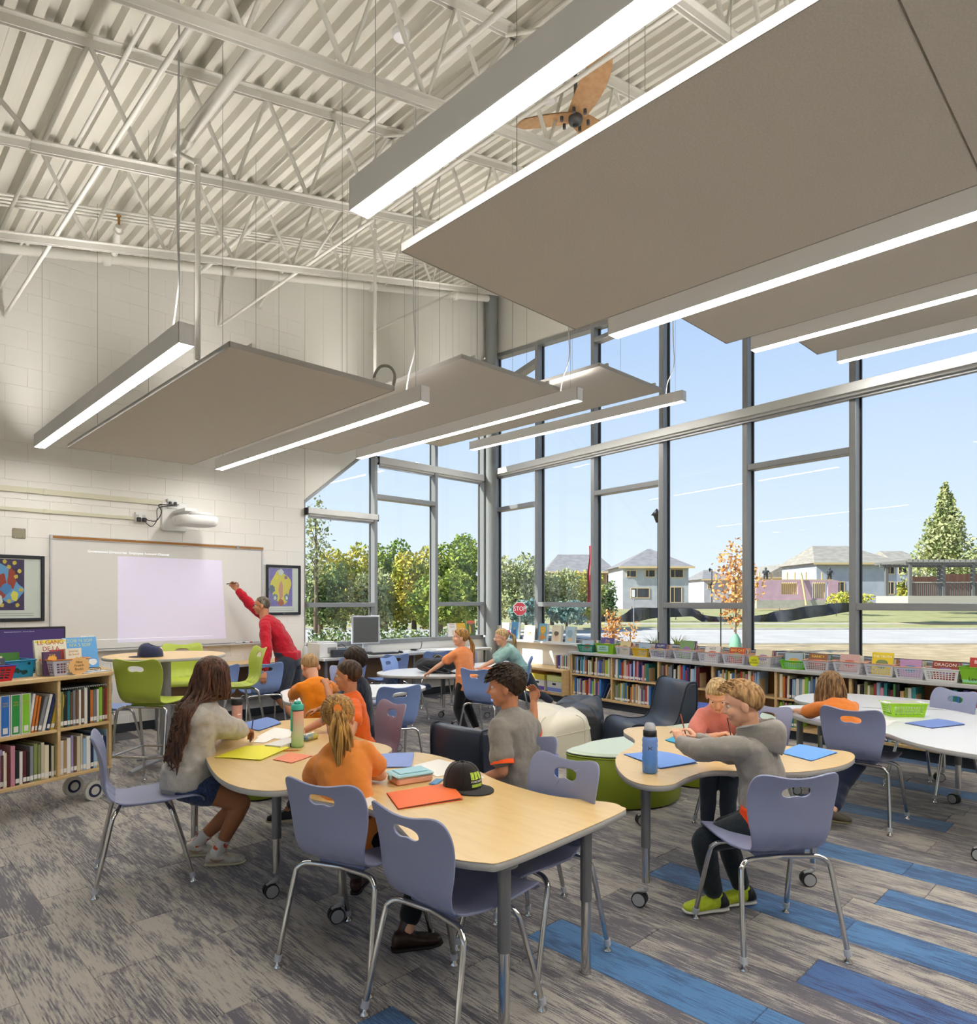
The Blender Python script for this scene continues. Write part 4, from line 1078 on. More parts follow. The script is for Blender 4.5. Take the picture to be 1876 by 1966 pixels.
    for k, s_ in ((0, 1), (1, -1)):          # left, right
        S_ = ch-sp*.012*H+tl*s_*(.112 if adult else .094)*H*F
        tg = hands[k]
        if tg is None: tg = S_+tfr*.14*H-sp*.26*H+tl*s_*.02*H
        else: tg = V(*tg)-R.loc
        pole = V(*elbow[k]) if any(elbow[k]) else (-up*.8+tl*s_*.5-tfr*.2)
        E_, W_ = two_bone(S_, tg, ua, fa, pole)
        R.arms.append((S_, E_, W_))
        limb(m, [S_, S_.lerp(E_, .5), E_], [.031*H, .027*H, .023*H])
        limb(m, [E_, E_.lerp(W_, .35), W_], [.0235*H, .0235*H, .0165*H])
        d = (W_-E_).normalized()
        hr_ = V(*handrot[k]) if any(handrot[k]) else d
        nr = up-d*up.dot(d)
        if nr.length < .2: nr = -tfr
        if d.z > .7: nr = tl*s_
        hm.append((hand_mesh(W_, hr_, nr, ha, s_, curl[k]), 0))
        R.arms[-1] = (S_, E_, W_, hr_.normalized(), nr.normalized(), ha)
        Hp = P-up1*.015*H+l*s_*.052*H
        an = feet[k]
        if an is None: an = Hp+f*.26*H+V(0, 0, -Hp.z+.065)
        else: an = V(*an)-R.loc
        kp = f*.8+up*.6 if not stand else f
        if knees and knees[k]: kp = V(*knees[k])
        K_, A_ = two_bone(Hp, an, th, sh, kp)
        R.legs.append((Hp, K_, A_))
        limb(m, [Hp, Hp.lerp(K_, .5), K_], [.058*H*F, .05*H*F, .037*H])
        limb(m, [K_, K_.lerp(A_, .3), K_.lerp(A_, .75), A_], [.037*H, .037*H, .026*H, .024*H])
    body = remesh(m, .009, 3)
    R.skin = skin_
    bm_ = merge([(body, 0), (head_me, 0)]+hm, 'person', [skin_])
    o = link('person', bm_, None, R.loc); tag(o, label, 'person'); R.o = o
    for me in [body, head_me]+[q[0] for q in hm]: bpy.data.meshes.remove(me)
    for s_ in (-1, 1):
        e = MB().ell(R.hp(.0685, s_*.0315, -.002), (.0112*hs,)*3, HR, 12, 8).build('eye', eye_w, o)
        MB().ell(R.hp(.0745, s_*.032, -.002), (.0065*hs,)*3, HR, 10, 8).build('iris', eye_d, e)
    MB().ell(R.hp(.0845, 0, -.061), (.007*hs, .02*hs, .006*hs), HR, 12, 8).build('mouth', lip, o)
    return R
def add(R, name, m, mt, vox=.009, smooth=4, disp=.012, t_=None, label=None):
    me = remesh(m, vox, smooth, disp, t_); me.name = name; me.materials.append(mt)
    o = link(name, me, R.o); 
    if label: o['label'] = label
    return o
def shirt(R, mt, sleeve=.55, e=.012, hem=0.0, name='shirt', disp=.014, loose=1.0, label=None, cuff=None):
    m = MB(); H = R.H; R.torso(m, e)
    if hem: loft(m, [(R.P-V(0, 0, hem), R.l*(.1*H+e), R.f*(.078*H+e)), (R.P+V(0, 0, .08), R.l*(.098*H+e), R.f*(.075*H+e))], 24)
    for k, (S_, E_, W_, *_r) in enumerate(R.arms):
        sl = sleeve if not isinstance(sleeve, (tuple, list)) else sleeve[k]
        if sl <= 1:
            q = S_.lerp(E_, sl); limb(m, [S_, S_.lerp(q, .5), q], [.030*H+e*.8, (.028*H+e*.9)*loose, (.027*H+e*1.2)*loose])
        else:
            limb(m, [S_, S_.lerp(E_, .5), E_], [.030*H+e*.8, (.028*H+e*.8)*loose, (.026*H+e*.8)*loose])
            q = E_.lerp(W_, sl-1); limb(m, [E_, E_.lerp(q, .5), q], [(.026*H+e*.8)*loose, (.024*H+e*.8)*loose, .019*H+e*.7])
    o = add(R, name, m, mt, .0085, 4, disp, None, label)
    if cuff:
        for k, (S_, E_, W_, *_r) in enumerate(R.arms):
            q = S_.lerp(E_, sleeve+.10); d = (E_-S_).normalized()
            MB().tube([q-d*.010, q+d*.012], (.027*H+e*1.05)*loose, 20).build('sleeve_band', cuff, o)
    return o
def pants(R, mt, length=1.9, e=.010, name='pants', flare=1.0, disp=.014):
    m = MB(); H = R.H
    up1 = (R.mid-R.P).normalized()
    loft(m, [(R.P-up1*.06*H, R.l*(.08*H+e), R.f*(.06*H+e)), (R.P-up1*.02*H, R.l*(.097*H+e), R.f*(.074*H+e)), (R.P+up1*.05*H, R.l*(.094*H+e), R.f*(.072*H+e))], 24)
    for (Hp, K_, A_) in R.legs:
        q = Hp.lerp(K_, min(1, length)); limb(m, [Hp, Hp.lerp(q, .5), q], [.06*H+e, (.053*H+e)*flare, ((.041 if length >= 1 else .05)*H+e)*flare])
        if length > 1:
            q = K_.lerp(A_, length-1); limb(m, [K_, K_.lerp(q, .35), q], [.041*H+e, .038*H+e, .032*H+e*.8])
    return add(R, name, m, mt, .0085, 4, disp)
def shoe(R, k, mt, sole_m, d=None, boot=0.0, label=None, L=None):
    Hp, K_, A_ = R.legs[k]; H = R.H; L = L or .155*H
    d = Vector(d) if d is not None else R.f
    fl = Vector((d.x, d.y, 0)).normalized(); pitch = d.z
    d = d.normalized(); la = V(-fl.y, fl.x, 0); u = d.cross(la)*-1 if False else la.cross(d)*-1
    u = d.cross(la); u = u if u.z > 0 else -u
    c = A_-u*.035
    heel = c-d*L*.28
    m = MB(); w_ = L*.19
    P = lambda x, z: heel+d*(x*L)+u*z
    loft(m, [(P(-.03, -.008), la*w_*.5, u*.018), (P(.03, .008), la*w_*.8, u*.033), (P(.25, .012), la*w_*.85, u*.04), (P(.45, .0), la*w_*.9, u*.03), (P(.7, -.008), la*w_*1.0, u*.024), (P(.92, -.012), la*w_*.8, u*.018), (P(1.0, -.014), la*w_*.45, u*.012)], 18)
    limb(m, [P(.2, .01), A_+(K_-A_).normalized()*(.015+boot)], [w_*.8, w_*.78+boot*.08], 14)
    o = add(R, 'shoe' if not boot else 'boot', m, mt, .006, 3, 0, None, label)
    m = MB(); loft(m, [(P(-.05, -.032), la*w_*.6, u*.009), (P(.1, -.032), la*w_*.86, u*.011), (P(.4, -.032), la*w_*.85, u*.010), (P(.72, -.032), la*w_*1.06, u*.010), (P(.95, -.030), la*w_*.8, u*.009), (P(1.03, -.027), la*w_*.45, u*.007)], 18)
    me = remesh(m, .005, 2); me.name = 'sole'; me.materials.append(sole_m); link('sole', me, o)
    R.shoe_P = P; R.shoe_la = la; R.shoe_w = w_
    return o
def sock(R, k, mt):
    Hp, K_, A_ = R.legs[k]; d = (K_-A_).normalized(); m = MB()
    m.tube([A_-d*.01, A_+d*.04, A_+d*.085], [.03*R.H, .027*R.H, .0285*R.H], 16); return m.build('sock', mt, R.o)
def hair_cap(R, mt, thick=.09, front=.055, side=-.01, back=-.085, tex_=.012, name='hair', sidefront=.01):
    m = MB(); hs = R.hs
    def fn(u, v):
        a = u*2*math.pi; b = -math.pi/2*.98+v*math.pi*.98+.0
        x, y, z = math.cos(a)*math.cos(b), math.sin(a)*math.cos(b), math.sin(b)
        r = 1+thick
        px, py, pz = -.010+x*.094*r, y*.075*r, .028+z*.084*r
        # hairline: height below which the hair sinks under the skin, by direction
        fr = max(0, x)/(abs(x)+abs(y)+1e-6)                 # 1 at the front, 0 at the side and back
        if x > 0: hl_ = side+(front-side)*min(1, fr*1.6)**.8
        else: hl_ = side+(back-side)*min(1, (-x)/(abs(x)+abs(y)+1e-6)*1.6)
        k = max(0, min(1, (pz-hl_)/.022)); k = k*k*(3-2*k)
        ns = math.sin(a*23+z*5)*.5+math.sin(a*41-z*9)*.35+math.sin(a*11+z*14)*.6
        s_ = (1-.17)*(1-k)+k*(1+tex_*ns)
        bx = -.010*(1-0)
        return tuple(R.hp(bx+(px-bx)*s_, py*s_, .028+(pz-.028)*s_) if k > 0 else R.hp(bx+(px-bx)*s_*.96, py*s_*.96, .028+(pz-.028)*.8))
    m.grid(fn, 72, 36)
    return m.build(name, mt, R.o)
def locks(R, mt, starts, fn, n=8, r=.009, name='hair_locks', parent=None, cnt=7):
    m = MB()
    for i, s0 in enumerate(starts):
        pts = fn(i, s0); rr = [r*(.6+.4*math.sin(min(1, k/(len(pts)-1)*1.3)*math.pi*.75+.4)) for k in range(len(pts))]; rr[-1] = r*.18
        m.tube(pts, rr, 6, True)
    o = m.build(name, mt, parent or R.o); o['kind'] = 'stuff'; return o

rnd = random.Random(3)
# ---- the girl in the grey sweater (long brown hair)
brown = hair_m('hair_brown', '#26170f', '#6a4531'); dkbrown = hair_m('hair_dark', '#17100b', '#3a2a1e'); sandy = hair_m('hair_sandy', '#6b4a2b', '#c39a66'); blond = hair_m('hair_blond', '#8d6f45', '#dcbf8c'); gold = hair_m('hair_gold', '#6a4926', '#c9994f'); greyh = hair_m('hair_grey', '#3b352e', '#857b6c'); buzz = hair_m('hair_buzz', '#8a6a45', '#c09a6c')
R = person('girl with long wavy brown hair in grey sweater and denim shorts writing at the table', -32, (1.50, 4.00, .51), 13, 1.36, (50, 20, 0),
           hands=((1.93, 4.34, .672), (1.96, 4.11, .685)), feet=((1.60, 4.13, .075), (1.63, 3.90, .075)), skin_=sk_tan, knees=((1, -.55, .45), (1, -.65, .45)), curl=(.5, .9), elbow=((.2, .3, -.8), (.1, -.4, -.8)))
sweat = cloth('sweater_grey', '#a39d94', '#b9b3a9', nscale=300); shirt(R, sweat, 1.93, .034, .035, 'sweater', .035, 1.2)
for k in (0, 1):
    S_, E_, W_ = R.arms[k][:3]; d = (W_-E_).normalized(); q = E_.lerp(W_, .93)
    MB().tube([q-d*.03, q-d*.01, q+d*.012], [.035, .033, .030], 16).build('cuff', sweat, R.o)
denim = cloth('denim', '#2c3854', '#44547a', nscale=90); pants(R, denim, .42, .014, 'shorts', 1.05)
wsole = mat('sole_cream', '#cbbf9f', .6); wshoe = mat('shoe_white', '#d9d2c5', .5, col2='#c3b9a8', nscale=30)
sockm = mat('sock_white', '#e0dbd4', .8, col2='#d9582a', nscale=22, contrast=(.56, .58))
for k in (0, 1):
    sock(R, k, sockm); so_ = shoe(R, k, wshoe, wsole, (math.cos(math.radians(-34)), math.sin(math.radians(-34)), 0), label='white sneaker with tan swoosh')
    P, la, w_ = R.shoe_P, R.shoe_la, R.shoe_w
    for s_ in (-1, 1):
        m = MB(); pts = []
        sw = [(.12, .012), (.2, -.008), (.32, -.014), (.48, .0), (.62, .022), (.5, .004), (.36, -.001), (.22, .002)]
        pr_ = [tuple(P(x, z)+la*s_*(w_*.93+.004)) for x, z in sw]
        m.add(pr_+[tuple(Vector(p)+la*s_*.002) for p in pr_], [(0, 1, 6, 7), (1, 2, 6), (2, 5, 6), (2, 3, 5), (3, 4, 5), (8, 9, 14, 15), (9, 10, 14), (10, 13, 14), (10, 11, 13), (11, 12, 13)], False)
        m.build('swoosh', mat('swoosh_tan', '#a8866a', .5), so_)
    MB().tube([tuple(P(.45+.05*i, .034-.006*i)+la*w_*(.5 if i % 2 else -.5)) for i in range(6)], .003, 6).build('laces', mat('laces', '#8f8678', .7), so_)
hair_cap(R, brown, .13, .05, -.06, -.10, .012)
def wav(i, s0):
    a, el = s0; st = R.hp(-.010+.10*math.cos(a)*math.cos(el), .081*math.sin(a)*math.cos(el), .028+.092*math.sin(el))
    ln_ = rnd.uniform(.42, .60); ph = rnd.uniform(0, 6.28); am = rnd.uniform(.010, .024); pts = [st]
    out = (st-R.hc).normalized(); out.z = 0
    bx = rnd.uniform(-.03, .03)
    for k in range(1, 15):
        t_ = k/14
        p = st+out*(.02*math.sin(min(1, t_*2)*1.5))+V(0, 0, -ln_*t_)+R.tfr*(-.055*t_+.0)+R.tl*bx*t_
        wv = am*(1.6*t_+.2)
        p = p+R.tl*wv*math.sin(ph+t_*15)+R.tfr*wv*.8*math.cos(ph+t_*15)
        hgt = (p-R.P).dot(R.sp); base = R.P+R.sp*hgt
        if hgt < (R.nk-R.P).dot(R.sp)+.02:
            x_, y_ = (p-base).dot(R.tfr), (p-base).dot(R.tl)
            kk = min(1, ((R.nk-R.P).dot(R.sp)+.02-hgt)/.07)
            x_ = min(x_, -.015); rr_ = math.hypot(x_/.142, y_/.19)
            f_ = 1/max(rr_, .01) if rr_ < 1 else 1
            f_ = 1+(f_-1)*kk*rnd.uniform(.97, 1.06)
            p = base+R.sp*0+R.tfr*x_*f_+R.tl*y_*f_
        pts.append(p)
    return pts
st = [(math.radians(rnd.uniform(62, 298)), math.radians(rnd.uniform(0, 55))) for _ in range(150)]+[(math.radians(rnd.choice([1, -1])*rnd.uniform(45, 80)), math.radians(rnd.uniform(5, 40))) for _ in range(36)]
locks(R, brown, st, wav, r=.0105)
G1 = R
# ---- ponytail girl in orange
R = person('girl with blond ponytail in orange tee sitting with her back to the camera', 44, (1.70, 2.61, .49), 24, 1.22, (14, 14, 0), slean=16,
           hands=((1.86, 3.10, .665), (1.90, 2.90, .668)), feet=((1.98, 2.98, .1), (1.83, 2.375, .075)), skin_=sk_fair, elbow=((0, .5, -.6), (.55, -.75, -.35)), knees=((.5, .6, .9), (.9, .1, .6)), curl=(.5, .4))
shirt(R, cloth('tee_orange', '#e08a3c', '#d67f35', nscale=8), .62, .014, .1, 'shirt', .02, 1.15)
blackp = cloth('pants_black', '#17181b'); pants(R, blackp, 1.8, .008)
bootm = mat('boot_brown', '#3b241b', .35, col2='#2c1a14', nscale=20); bsole = mat('boot_sole', '#1c1513', .6)
shoe(R, 1, bootm, bsole, (.9, -.45, 0), .085, 'brown ankle boot', .215); shoe(R, 0, bootm, bsole, (.7, .6, 0), .085, 'brown ankle boot', .2)
hair_cap(R, gold, .11, .06, -.02, -.085, .014)
tie = R.hp(-.115, .0, .035)
MB().tube([tie+R.hf*.012, tie-R.hf*.012], .019, 14).build('hair_tie', mat('tie_orange', '#e8832a', .6), R.o)
def pony(i, s0):
    a = rnd.uniform(0, 6.28); q = rnd.uniform(.2, 1); ln_ = rnd.uniform(.24, .36); pts = [tie+R.hf*.01]
    for k in range(1, 12):
        t_ = k/11; w_ = (.012+.042*math.sin(min(1, t_*1.25)*math.pi*.62))*q
        p = tie-R.hf*(.045*math.sin(min(1, t_*2.2)*1.57))+V(0, 0, -ln_*t_**1.12)+R.hl*(w_*math.cos(a)-.03*t_)+R.tfr*(w_*.55*math.sin(a)-.015*t_)+R.hl*.008*math.sin(a*3+t_*7)
        pts.append(p)
    return pts
locks(R, gold, list(range(90)), pony, r=.0055, name='ponytail')
def pull(i, s0):
    a = math.radians(rnd.uniform(25, 335)); el = math.radians(rnd.uniform(-15, 50)); pts = []
    p0 = Vector((math.cos(a)*math.cos(el), math.sin(a)*math.cos(el), math.sin(el))); p1 = Vector((-1, 0, .08)).normalized()
    for k in range(8):
        q = p0.lerp(p1, k/7*.96).normalized(); pts.append(R.hp(-.010+q.x*.1045, q.y*.0845, .028+q.z*.0945))
    return pts
locks(R, gold, list(range(110)), pull, r=.004, name='pulled_hair')
G2 = R
# ---- boy in bright orange tee at the first table
R = person('boy with short brown hair in bright orange printed tee looking left', 150, (2.60, 3.90, .505), 10, 1.21, (-22, 2, 0),
           hands=((2.27, 3.52, .668), (2.27, 4.05, .668)), feet=((2.14, 4.16, .10), (2.3, 4.3, .075)), skin_=sk_mid, elbow=((-.1, -.75, -.55), (0, .6, -.6)))
shb1 = shirt(R, cloth('tee_bright', '#ee6a1f', '#e5611a', nscale=8), .8, .014, .05, 'shirt', .02, 1.2)
pants(R, cloth('pants_grey', '#3d4148'), 1.85)
for k in (0, 1): shoe(R, k, mat('shoe_dark', '#2b2b2e', .6), wsole)
hair_cap(R, hair_m('hair_cropped', '#261911', '#5a4230'), .07, .05, -.02, -.075, .01)
pq = R.mid+R.sp*.09+R.tfr*.122-R.tl*.0
for q_, (t__, s__) in enumerate((('GO', .05), ('TEAM', .035))):
    o_ = text('shirt_print', t__, s__, mat('print_dark', '#3a2a25', .8), R.o, pq+R.sp*(-.05*q_)+R.tfr*.006)
    ax = -R.tl; ay = R.sp; az = R.tfr
    o_.matrix_local = Matrix.Translation(o_.location) @ Matrix((R.tl*1, ay, az)).transposed().to_4x4()
    o_.location = pq+R.sp*(-.05*q_)+R.tfr*.006
# ---- boy in yellow-orange long sleeves, back to the camera
R = person('boy with cropped hair in yellow orange long sleeved top bent over the white table', 82, (2.84, 4.80, .505), 26, 1.24, (0, 35, 0),
           hands=((2.90, 5.42, .67), (3.3, 5.3, .67)), skin_=sk_fair, elbow=((-.9, .1, -.3), (.9, -.1, -.3)))
shirt(R, cloth('top_amber', '#ee8a17', '#e67f12', nscale=8), 1.75, .016, .06, 'shirt', .02, 1.15)
pants(R, cloth('pants_grey', '#3d4148'), 1.85)
for k in (0, 1): shoe(R, k, mat('shoe_dark', '#2b2b2e', .6), wsole)
hair_cap(R, buzz, .03, .055, -.01, -.07, .003)
# ---- dark haired boy in navy
R = person('boy with curly dark hair in navy tee resting a hand on his face', 128, (2.94, 4.38, .505), 6, 1.29, (-25, 5, 0),
           hands=((2.66, 4.42, .90), (2.75, 4.7, .68)), skin_=sk_mid, elbow=((-.4, -.6, -.6), (0, .5, -.6)), curl=(.9, .5))
shirt(R, cloth('tee_navy', '#1f2330'), .75, .014, .05, 'shirt', .02, 1.15)
pants(R, cloth('pants_grey', '#3d4148'), 1.85)
for k in (0, 1): shoe(R, k, mat('shoe_dark', '#2b2b2e', .6), wsole)
hair_cap(R, dkbrown, .13, .05, -.01, -.07, .03)
# ---- girl in orange standing at the backpack table
R = person('girl with long blond side ponytail in orange tee standing at the backpack table', 92, (5.17, 5.62, .61), 14, 1.18, (48, -2, 0),
           hands=((4.88, 6.02, .668), (5.42, 6.0, .70)), feet=((5.06, 5.52, .075), (5.31, 5.60, .075)), skin_=sk_fair, stand=True, elbow=((-.9, -.2, -.5), (.6, -.2, -.6)))
shirt(R, cloth('tee_coral', '#ee9660', '#e58d57', nscale=8), .62, .014, .09, 'shirt', .02, 1.15)
pants(R, blackp, 1.88, .006)
for k in (0, 1): shoe(R, k, wshoe, wsole, (.35, .9, 0) if k == 0 else (.8, .5, 0))
hair_cap(R, gold, .12, .055, -.03, -.09, .014)
tie3 = R.hp(-.10, -.035, .02)
def pony3(i, s0):
    a = rnd.uniform(0, 6.28); q = rnd.uniform(.2, 1); ln_ = rnd.uniform(.26, .36); pts = [tie3]
    for k in range(1, 10):
        t_ = k/9; w_ = (.014+.035*math.sin(min(1, t_*1.2)*2.1))*q
        pts.append(tie3-R.hf*.05*math.sin(min(1, t_*2.2)*1.57)+V(0, 0, -ln_*t_)+R.hl*w_*math.cos(a)+R.hf*w_*.5*math.sin(a)-R.hl*.03*t_)
    return pts
locks(R, gold, list(range(60)), pony3, r=.007, name='ponytail')
# ---- girl in mint leaning on the next table
R = person('girl with blond ponytail and pink scrunchie in mint shirt leaning over the table', 150, (6.42, 5.93, .62), 42, 1.22, (8, 8, 0),
           hands=((5.98, 6.22, .675), (6.2, 6.4, .675)), feet=((6.78, 5.72, .2), (6.7, 5.95, .2)), skin_=sk_fair, elbow=((-.2, -.6, -.6), (0, .6, -.5)), knees=((-.5, .3, -.6), (-.5, .3, -.6)))
shirt(R, cloth('shirt_mint', '#9fc4bd', '#94bbb4', nscale=8), .85, .02, .08, 'shirt', .03, 1.3)
pants(R, cloth('pants_slate', '#39414d'), 1.85, .008)
for k in (0, 1): shoe(R, k, wshoe, wsole)
hair_cap(R, blond, .11, .055, -.02, -.08, .014)
tie4 = R.hp(-.11, 0, .045)
MB().tube([tie4+R.hf*.012, tie4-R.hf*.014], [.034, .03], 14).build('scrunchie', mat('scrunchie_pink', '#d6467e', .7), R.o)
def pony4(i, s0):
    a = rnd.uniform(0, 6.28); q = rnd.uniform(.2, 1); ln_ = rnd.uniform(.17, .25); pts = [tie4]
    for k in range(1, 9):
        t_ = k/8; w_ = (.014+.04*t_)*q
        pts.append(tie4-R.hf*.09*math.sin(min(1, t_*1.6)*1.57)+V(0, 0, -ln_*t_**1.3)+R.hl*w_*math.cos(a)+R.hf*w_*.5*math.sin(a))
    return pts
locks(R, blond, list(range(44)), pony4, r=.006, name='ponytail')
# ---- boy in grey tee with orange cuffs
R = person('boy with thick dark hair in grey tee with orange sleeve bands turned away', 104, (2.70, 2.49, .505), 12, 1.31, (22, 4, 0),
           hands=((2.44, 2.62, .56), (3.05, 2.72, .92)), skin_=sk_mid, elbow=((.1, -.7, -.5), (.6, .3, -.6)), curl=(.5, .9), fat=1.16)
tg = cloth('tee_grey', '#7d776f', '#8a847b', nscale=260)
shirt(R, tg, .68, .016, .06, 'shirt', .028, 1.2, cuff=mat('band_orange', '#ff5a14', .6))
pants(R, cloth('pants_grey', '#3d4148'), 1.85)
for k in (0, 1): shoe(R, k, mat('shoe_dark', '#2b2b2e', .6), wsole)
hair_cap(R, hair_m('hair_dark2', '#1a120d', '#40301f'), .17, .06, -.02, -.08, .03)
def thick(i, s0):
    a = math.radians(rnd.uniform(0, 360)); el = math.radians(rnd.uniform(5, 80)); q = Vector((math.cos(a)*math.cos(el), math.sin(a)*math.cos(el), math.sin(el)))
    p0 = R.hp(-.010+q.x*.106, q.y*.086, .028+q.z*.095); dr = (R.hf*.55+R.hu*.25+R.hl*.45-R.hu*.5*(1-q.z)).normalized()
    return [p0-dr*.012, p0+dr*.012+R.hu*.002, p0+dr*.03-R.hu*.004]
locks(R, hair_m('hair_dark2', '#1a120d', '#40301f'), list(range(170)), thick, r=.007, name='hair_tufts')
B4 = R
# ---- boy in grey hoodie at the lobed table
R = person('boy with sandy hair in grey hoodie and lime sneakers writing with raised hands', 96, (3.21, 1.37, .505), 14, 1.24, (20, 10, 0),
           hands=((3.15, 1.80, .80), (3.30, 1.79, .80)), feet=((3.12, 1.60, .085), (3.30, 1.545, .08)), skin_=sk_fair, elbow=((-.9, .1, -.35), (.5, .2, -.8)), curl=(.85, .95), knees=((-.55, .8, .75), (.1, .9, .7)), handrot=((.25, .35, .55), (-.2, .3, .4)))
hood = cloth('hoodie_grey', '#8d8780', '#9a948c', nscale=260)
sh_ = shirt(R, hood, 1.95, .02, .0, 'hoodie', .026, 1.12)
# hood folded on the back
m = MB()
def hoodfn(u, v):
    a = math.pi*(.12+.76*u)+math.pi*.0
    ang_ = (u-.5)*2
    c = R.nk-R.sp*.012
    rx, ry = .115+.02*v, .10+.045*math.sin(v*math.pi)
    p = c+R.tl*(math.sin(ang_*1.9)*rx*(1-.35*v))-R.tfr*(math.cos(ang_*1.9)*ry+.012)+R.sp*(.035-.17*v*(1-.45*abs(ang_))+.03*math.sin(v*3.1))
    return tuple(p)
m.grid(hoodfn, 28, 14)
me = bake(m.mesh('hood', hood), [('SOLIDIFY', dict(thickness=.014, offset=0)), ('SUBSURF', dict(levels=1)), ('DISPLACE', dict(texture=tex, strength=.02, texture_coords='LOCAL'))])
me.polygons.foreach_set('use_smooth', [True]*len(me.polygons)); me.name = 'hood'; link('hood', me, sh_)
m = MB(); R2 = R; loft(m, [(R.P-V(0, 0, .055), R.l*.155, R.f*.125), (R.P-V(0, 0, .03), R.l*.16, R.f*.13), (R.P+V(0, 0, .05), R.l*.15, R.f*.118)], 24)
add(R, 'undershirt', m, mat('under_orange', '#ee4a12', .8), .008, 3, .015, None, 'bright orange shirt hem below the hoodie')
pants(R, cloth('pants_charcoal', '#23292d', '#2a3136', nscale=100), 1.92, .009)
lime = mat('shoe_lime', '#c5d62e', .5, col2='#b2c62a', nscale=40)
for k, d_ in ((0, (-.75, .5, 0)), (1, (-.7, .5, 0))):
    so_ = shoe(R, k, lime, mat('sole_white', '#d9d6d0', .6), d_, 0, 'lime and black sneaker', .22); P, la, w_ = R.shoe_P, R.shoe_la, R.shoe_w
    m = MB(); loft(m, [(P(-.035, -.004), la*w_*.55, V(0, 0, .02)), (P(.05, .01), la*w_*.9, V(0, 0, .036)), (P(.2, .008), la*w_*.93, V(0, 0, .036))], 16); m.build('heel_counter', mat('heel_black', '#1c1d1f', .5), so_)
hair_cap(R, sandy, .09, .06, -.005, -.06, .02)
def tuft(i, s0):
    a = math.radians(rnd.uniform(0, 360)); el = math.radians(rnd.uniform(25, 80)); q = Vector((math.cos(a)*math.cos(el), math.sin(a)*math.cos(el), math.sin(el)))
    p0 = R.hp(-.010+q.x*.096, q.y*.078, .028+q.z*.087); dr = (R.hf*.7+R.hu*.2-R.hl*.5).normalized()
    return [p0, p0+dr*.025+R.hu*.008, p0+dr*.05+R.hu*.004]
locks(R, sandy, list(range(140)), tuft, r=.006, name='hair_tufts')
B5 = R
# ---- girl in pink across the lobed table
R = person('girl with fair hair in pink shirt bent over her writing across the lobed table', 196, (4.40, 2.17, .50), 43, 1.22, (8, 30, 0),
           hands=((4.10, 1.93, .672), (4.07, 2.06, .672)), skin_=sk_fair, elbow=((0, -.9, -.25), (0, .95, -.2)), curl=(.6, .95))
shirt(R, cloth('shirt_pink', '#e08d80', '#d88477', nscale=8), .6, .014, .05, 'shirt', .02, 1.15)
pants(R, cloth('pants_slate', '#39414d'), 1.85, .008)
for k in (0, 1): shoe(R, k, mat('shoe_plum', '#4a3040', .6), wsole)
hair_cap(R, blond, .12, .05, -.035, -.09, .014)
G5 = R
# ---- girl at the right, back of the head
R = person('girl with shoulder length light brown hair in orange top leaning on the white table', 46, (5.13, 1.60, .50), 46, 1.16, (12, 14, 0),
           hands=((5.42, 2.1, .67), (5.62, 1.95, .67)), feet=((4.90, 1.74, .12), (4.80, 1.62, .13)), skin_=sk_fair, elbow=((-.6, .3, -.5), (.6, -.5, -.5)), knees=((.9, .5, .1), (.9, .3, .1)))
shirt(R, cloth('tee_orange2', '#d97c33'), .8, .014, .05, 'shirt', .02, 1.15)
pants(R, cloth('pants_navy', '#232b40'), 1.85, .01)
for k in (0, 1): shoe(R, k, mat('shoe_taupe', '#5b5348', .6), mat('sole_olive', '#6d6a4e', .6), (.6, -.6, -.1))
lb = hair_m('hair_lightbrown', '#4d3722', '#a98257'); hair_cap(R, lb, .14, .05, -.05, -.10, .014)
def sho(i, s0):
    a, el = s0; st_ = R.hp(-.010+.102*math.cos(a)*math.cos(el), .083*math.sin(a)*math.cos(el), .028+.093*math.sin(el)); ln_ = rnd.uniform(.16, .25); pts = [st_]
    out = (st_-R.hc); out.z = 0; out.normalize()
    for k in range(1, 9):
        t_ = k/8; pts.append(st_+out*(.028*math.sin(t_*1.6))+V(0, 0, -ln_*t_)+R.hl*.006*math.sin(i+t_*6))
    return pts
locks(R, lb, [(math.radians(rnd.uniform(50, 310)), math.radians(rnd.uniform(-5, 50))) for _ in range(120)], sho, r=.009)
# ---- the man at the whiteboard
R = person('man in red long sleeved shirt and dark shorts reaching up to write on the whiteboard', 138, (4.10, 7.70, .82), 36, 1.72, (10, 0, 0), adult=True, stand=True,
           hands=((3.66, 7.45, .70), (3.56, 8.43, 1.86)), feet=((4.08, 7.44, .08), (4.45, 7.72, .08)), skin_=sk_mid, elbow=((.3, -.5, 0), (-.2, .5, -.5)), curl=(.6, .95), armlen=1.08)
redm = cloth('shirt_red', '#b3182a', '#a61425', nscale=6); shirt(R, redm, 1.92, .016, .08, 'shirt', .03, 1.12)
pants(R, cloth('shorts_navy', '#363b47'), .93, .018, 'shorts', 1.22)
for k in (0, 1): shoe(R, k, mat('shoe_grey', '#4a4a4e', .6), wsole); sock(R, k, mat('sock_dark', '#2d2d30', .8))
hair_cap(R, greyh, .05, .07, -.01, -.075, .008)
fr = mat('glasses_black', '#141416', .3)
m = MB()
for s_ in (-1, 1):
    m.tube([R.hp(.097+.004*math.cos(k/10*6.28), s_*.031+.022*math.cos(k/10*6.28), .004+.016*math.sin(k/10*6.28)) for k in range(11)], .0018, 6, False)
    m.tube([R.hp(.095, s_*.053, .008), R.hp(.04, s_*.078, .006), R.hp(-.02, s_*.08, .0)], .002, 6)
m.tube([R.hp(.1, -.01, .008), R.hp(.1, .01, .008)], .002, 6); m.build('glasses', fr, R.o)
MAN = R
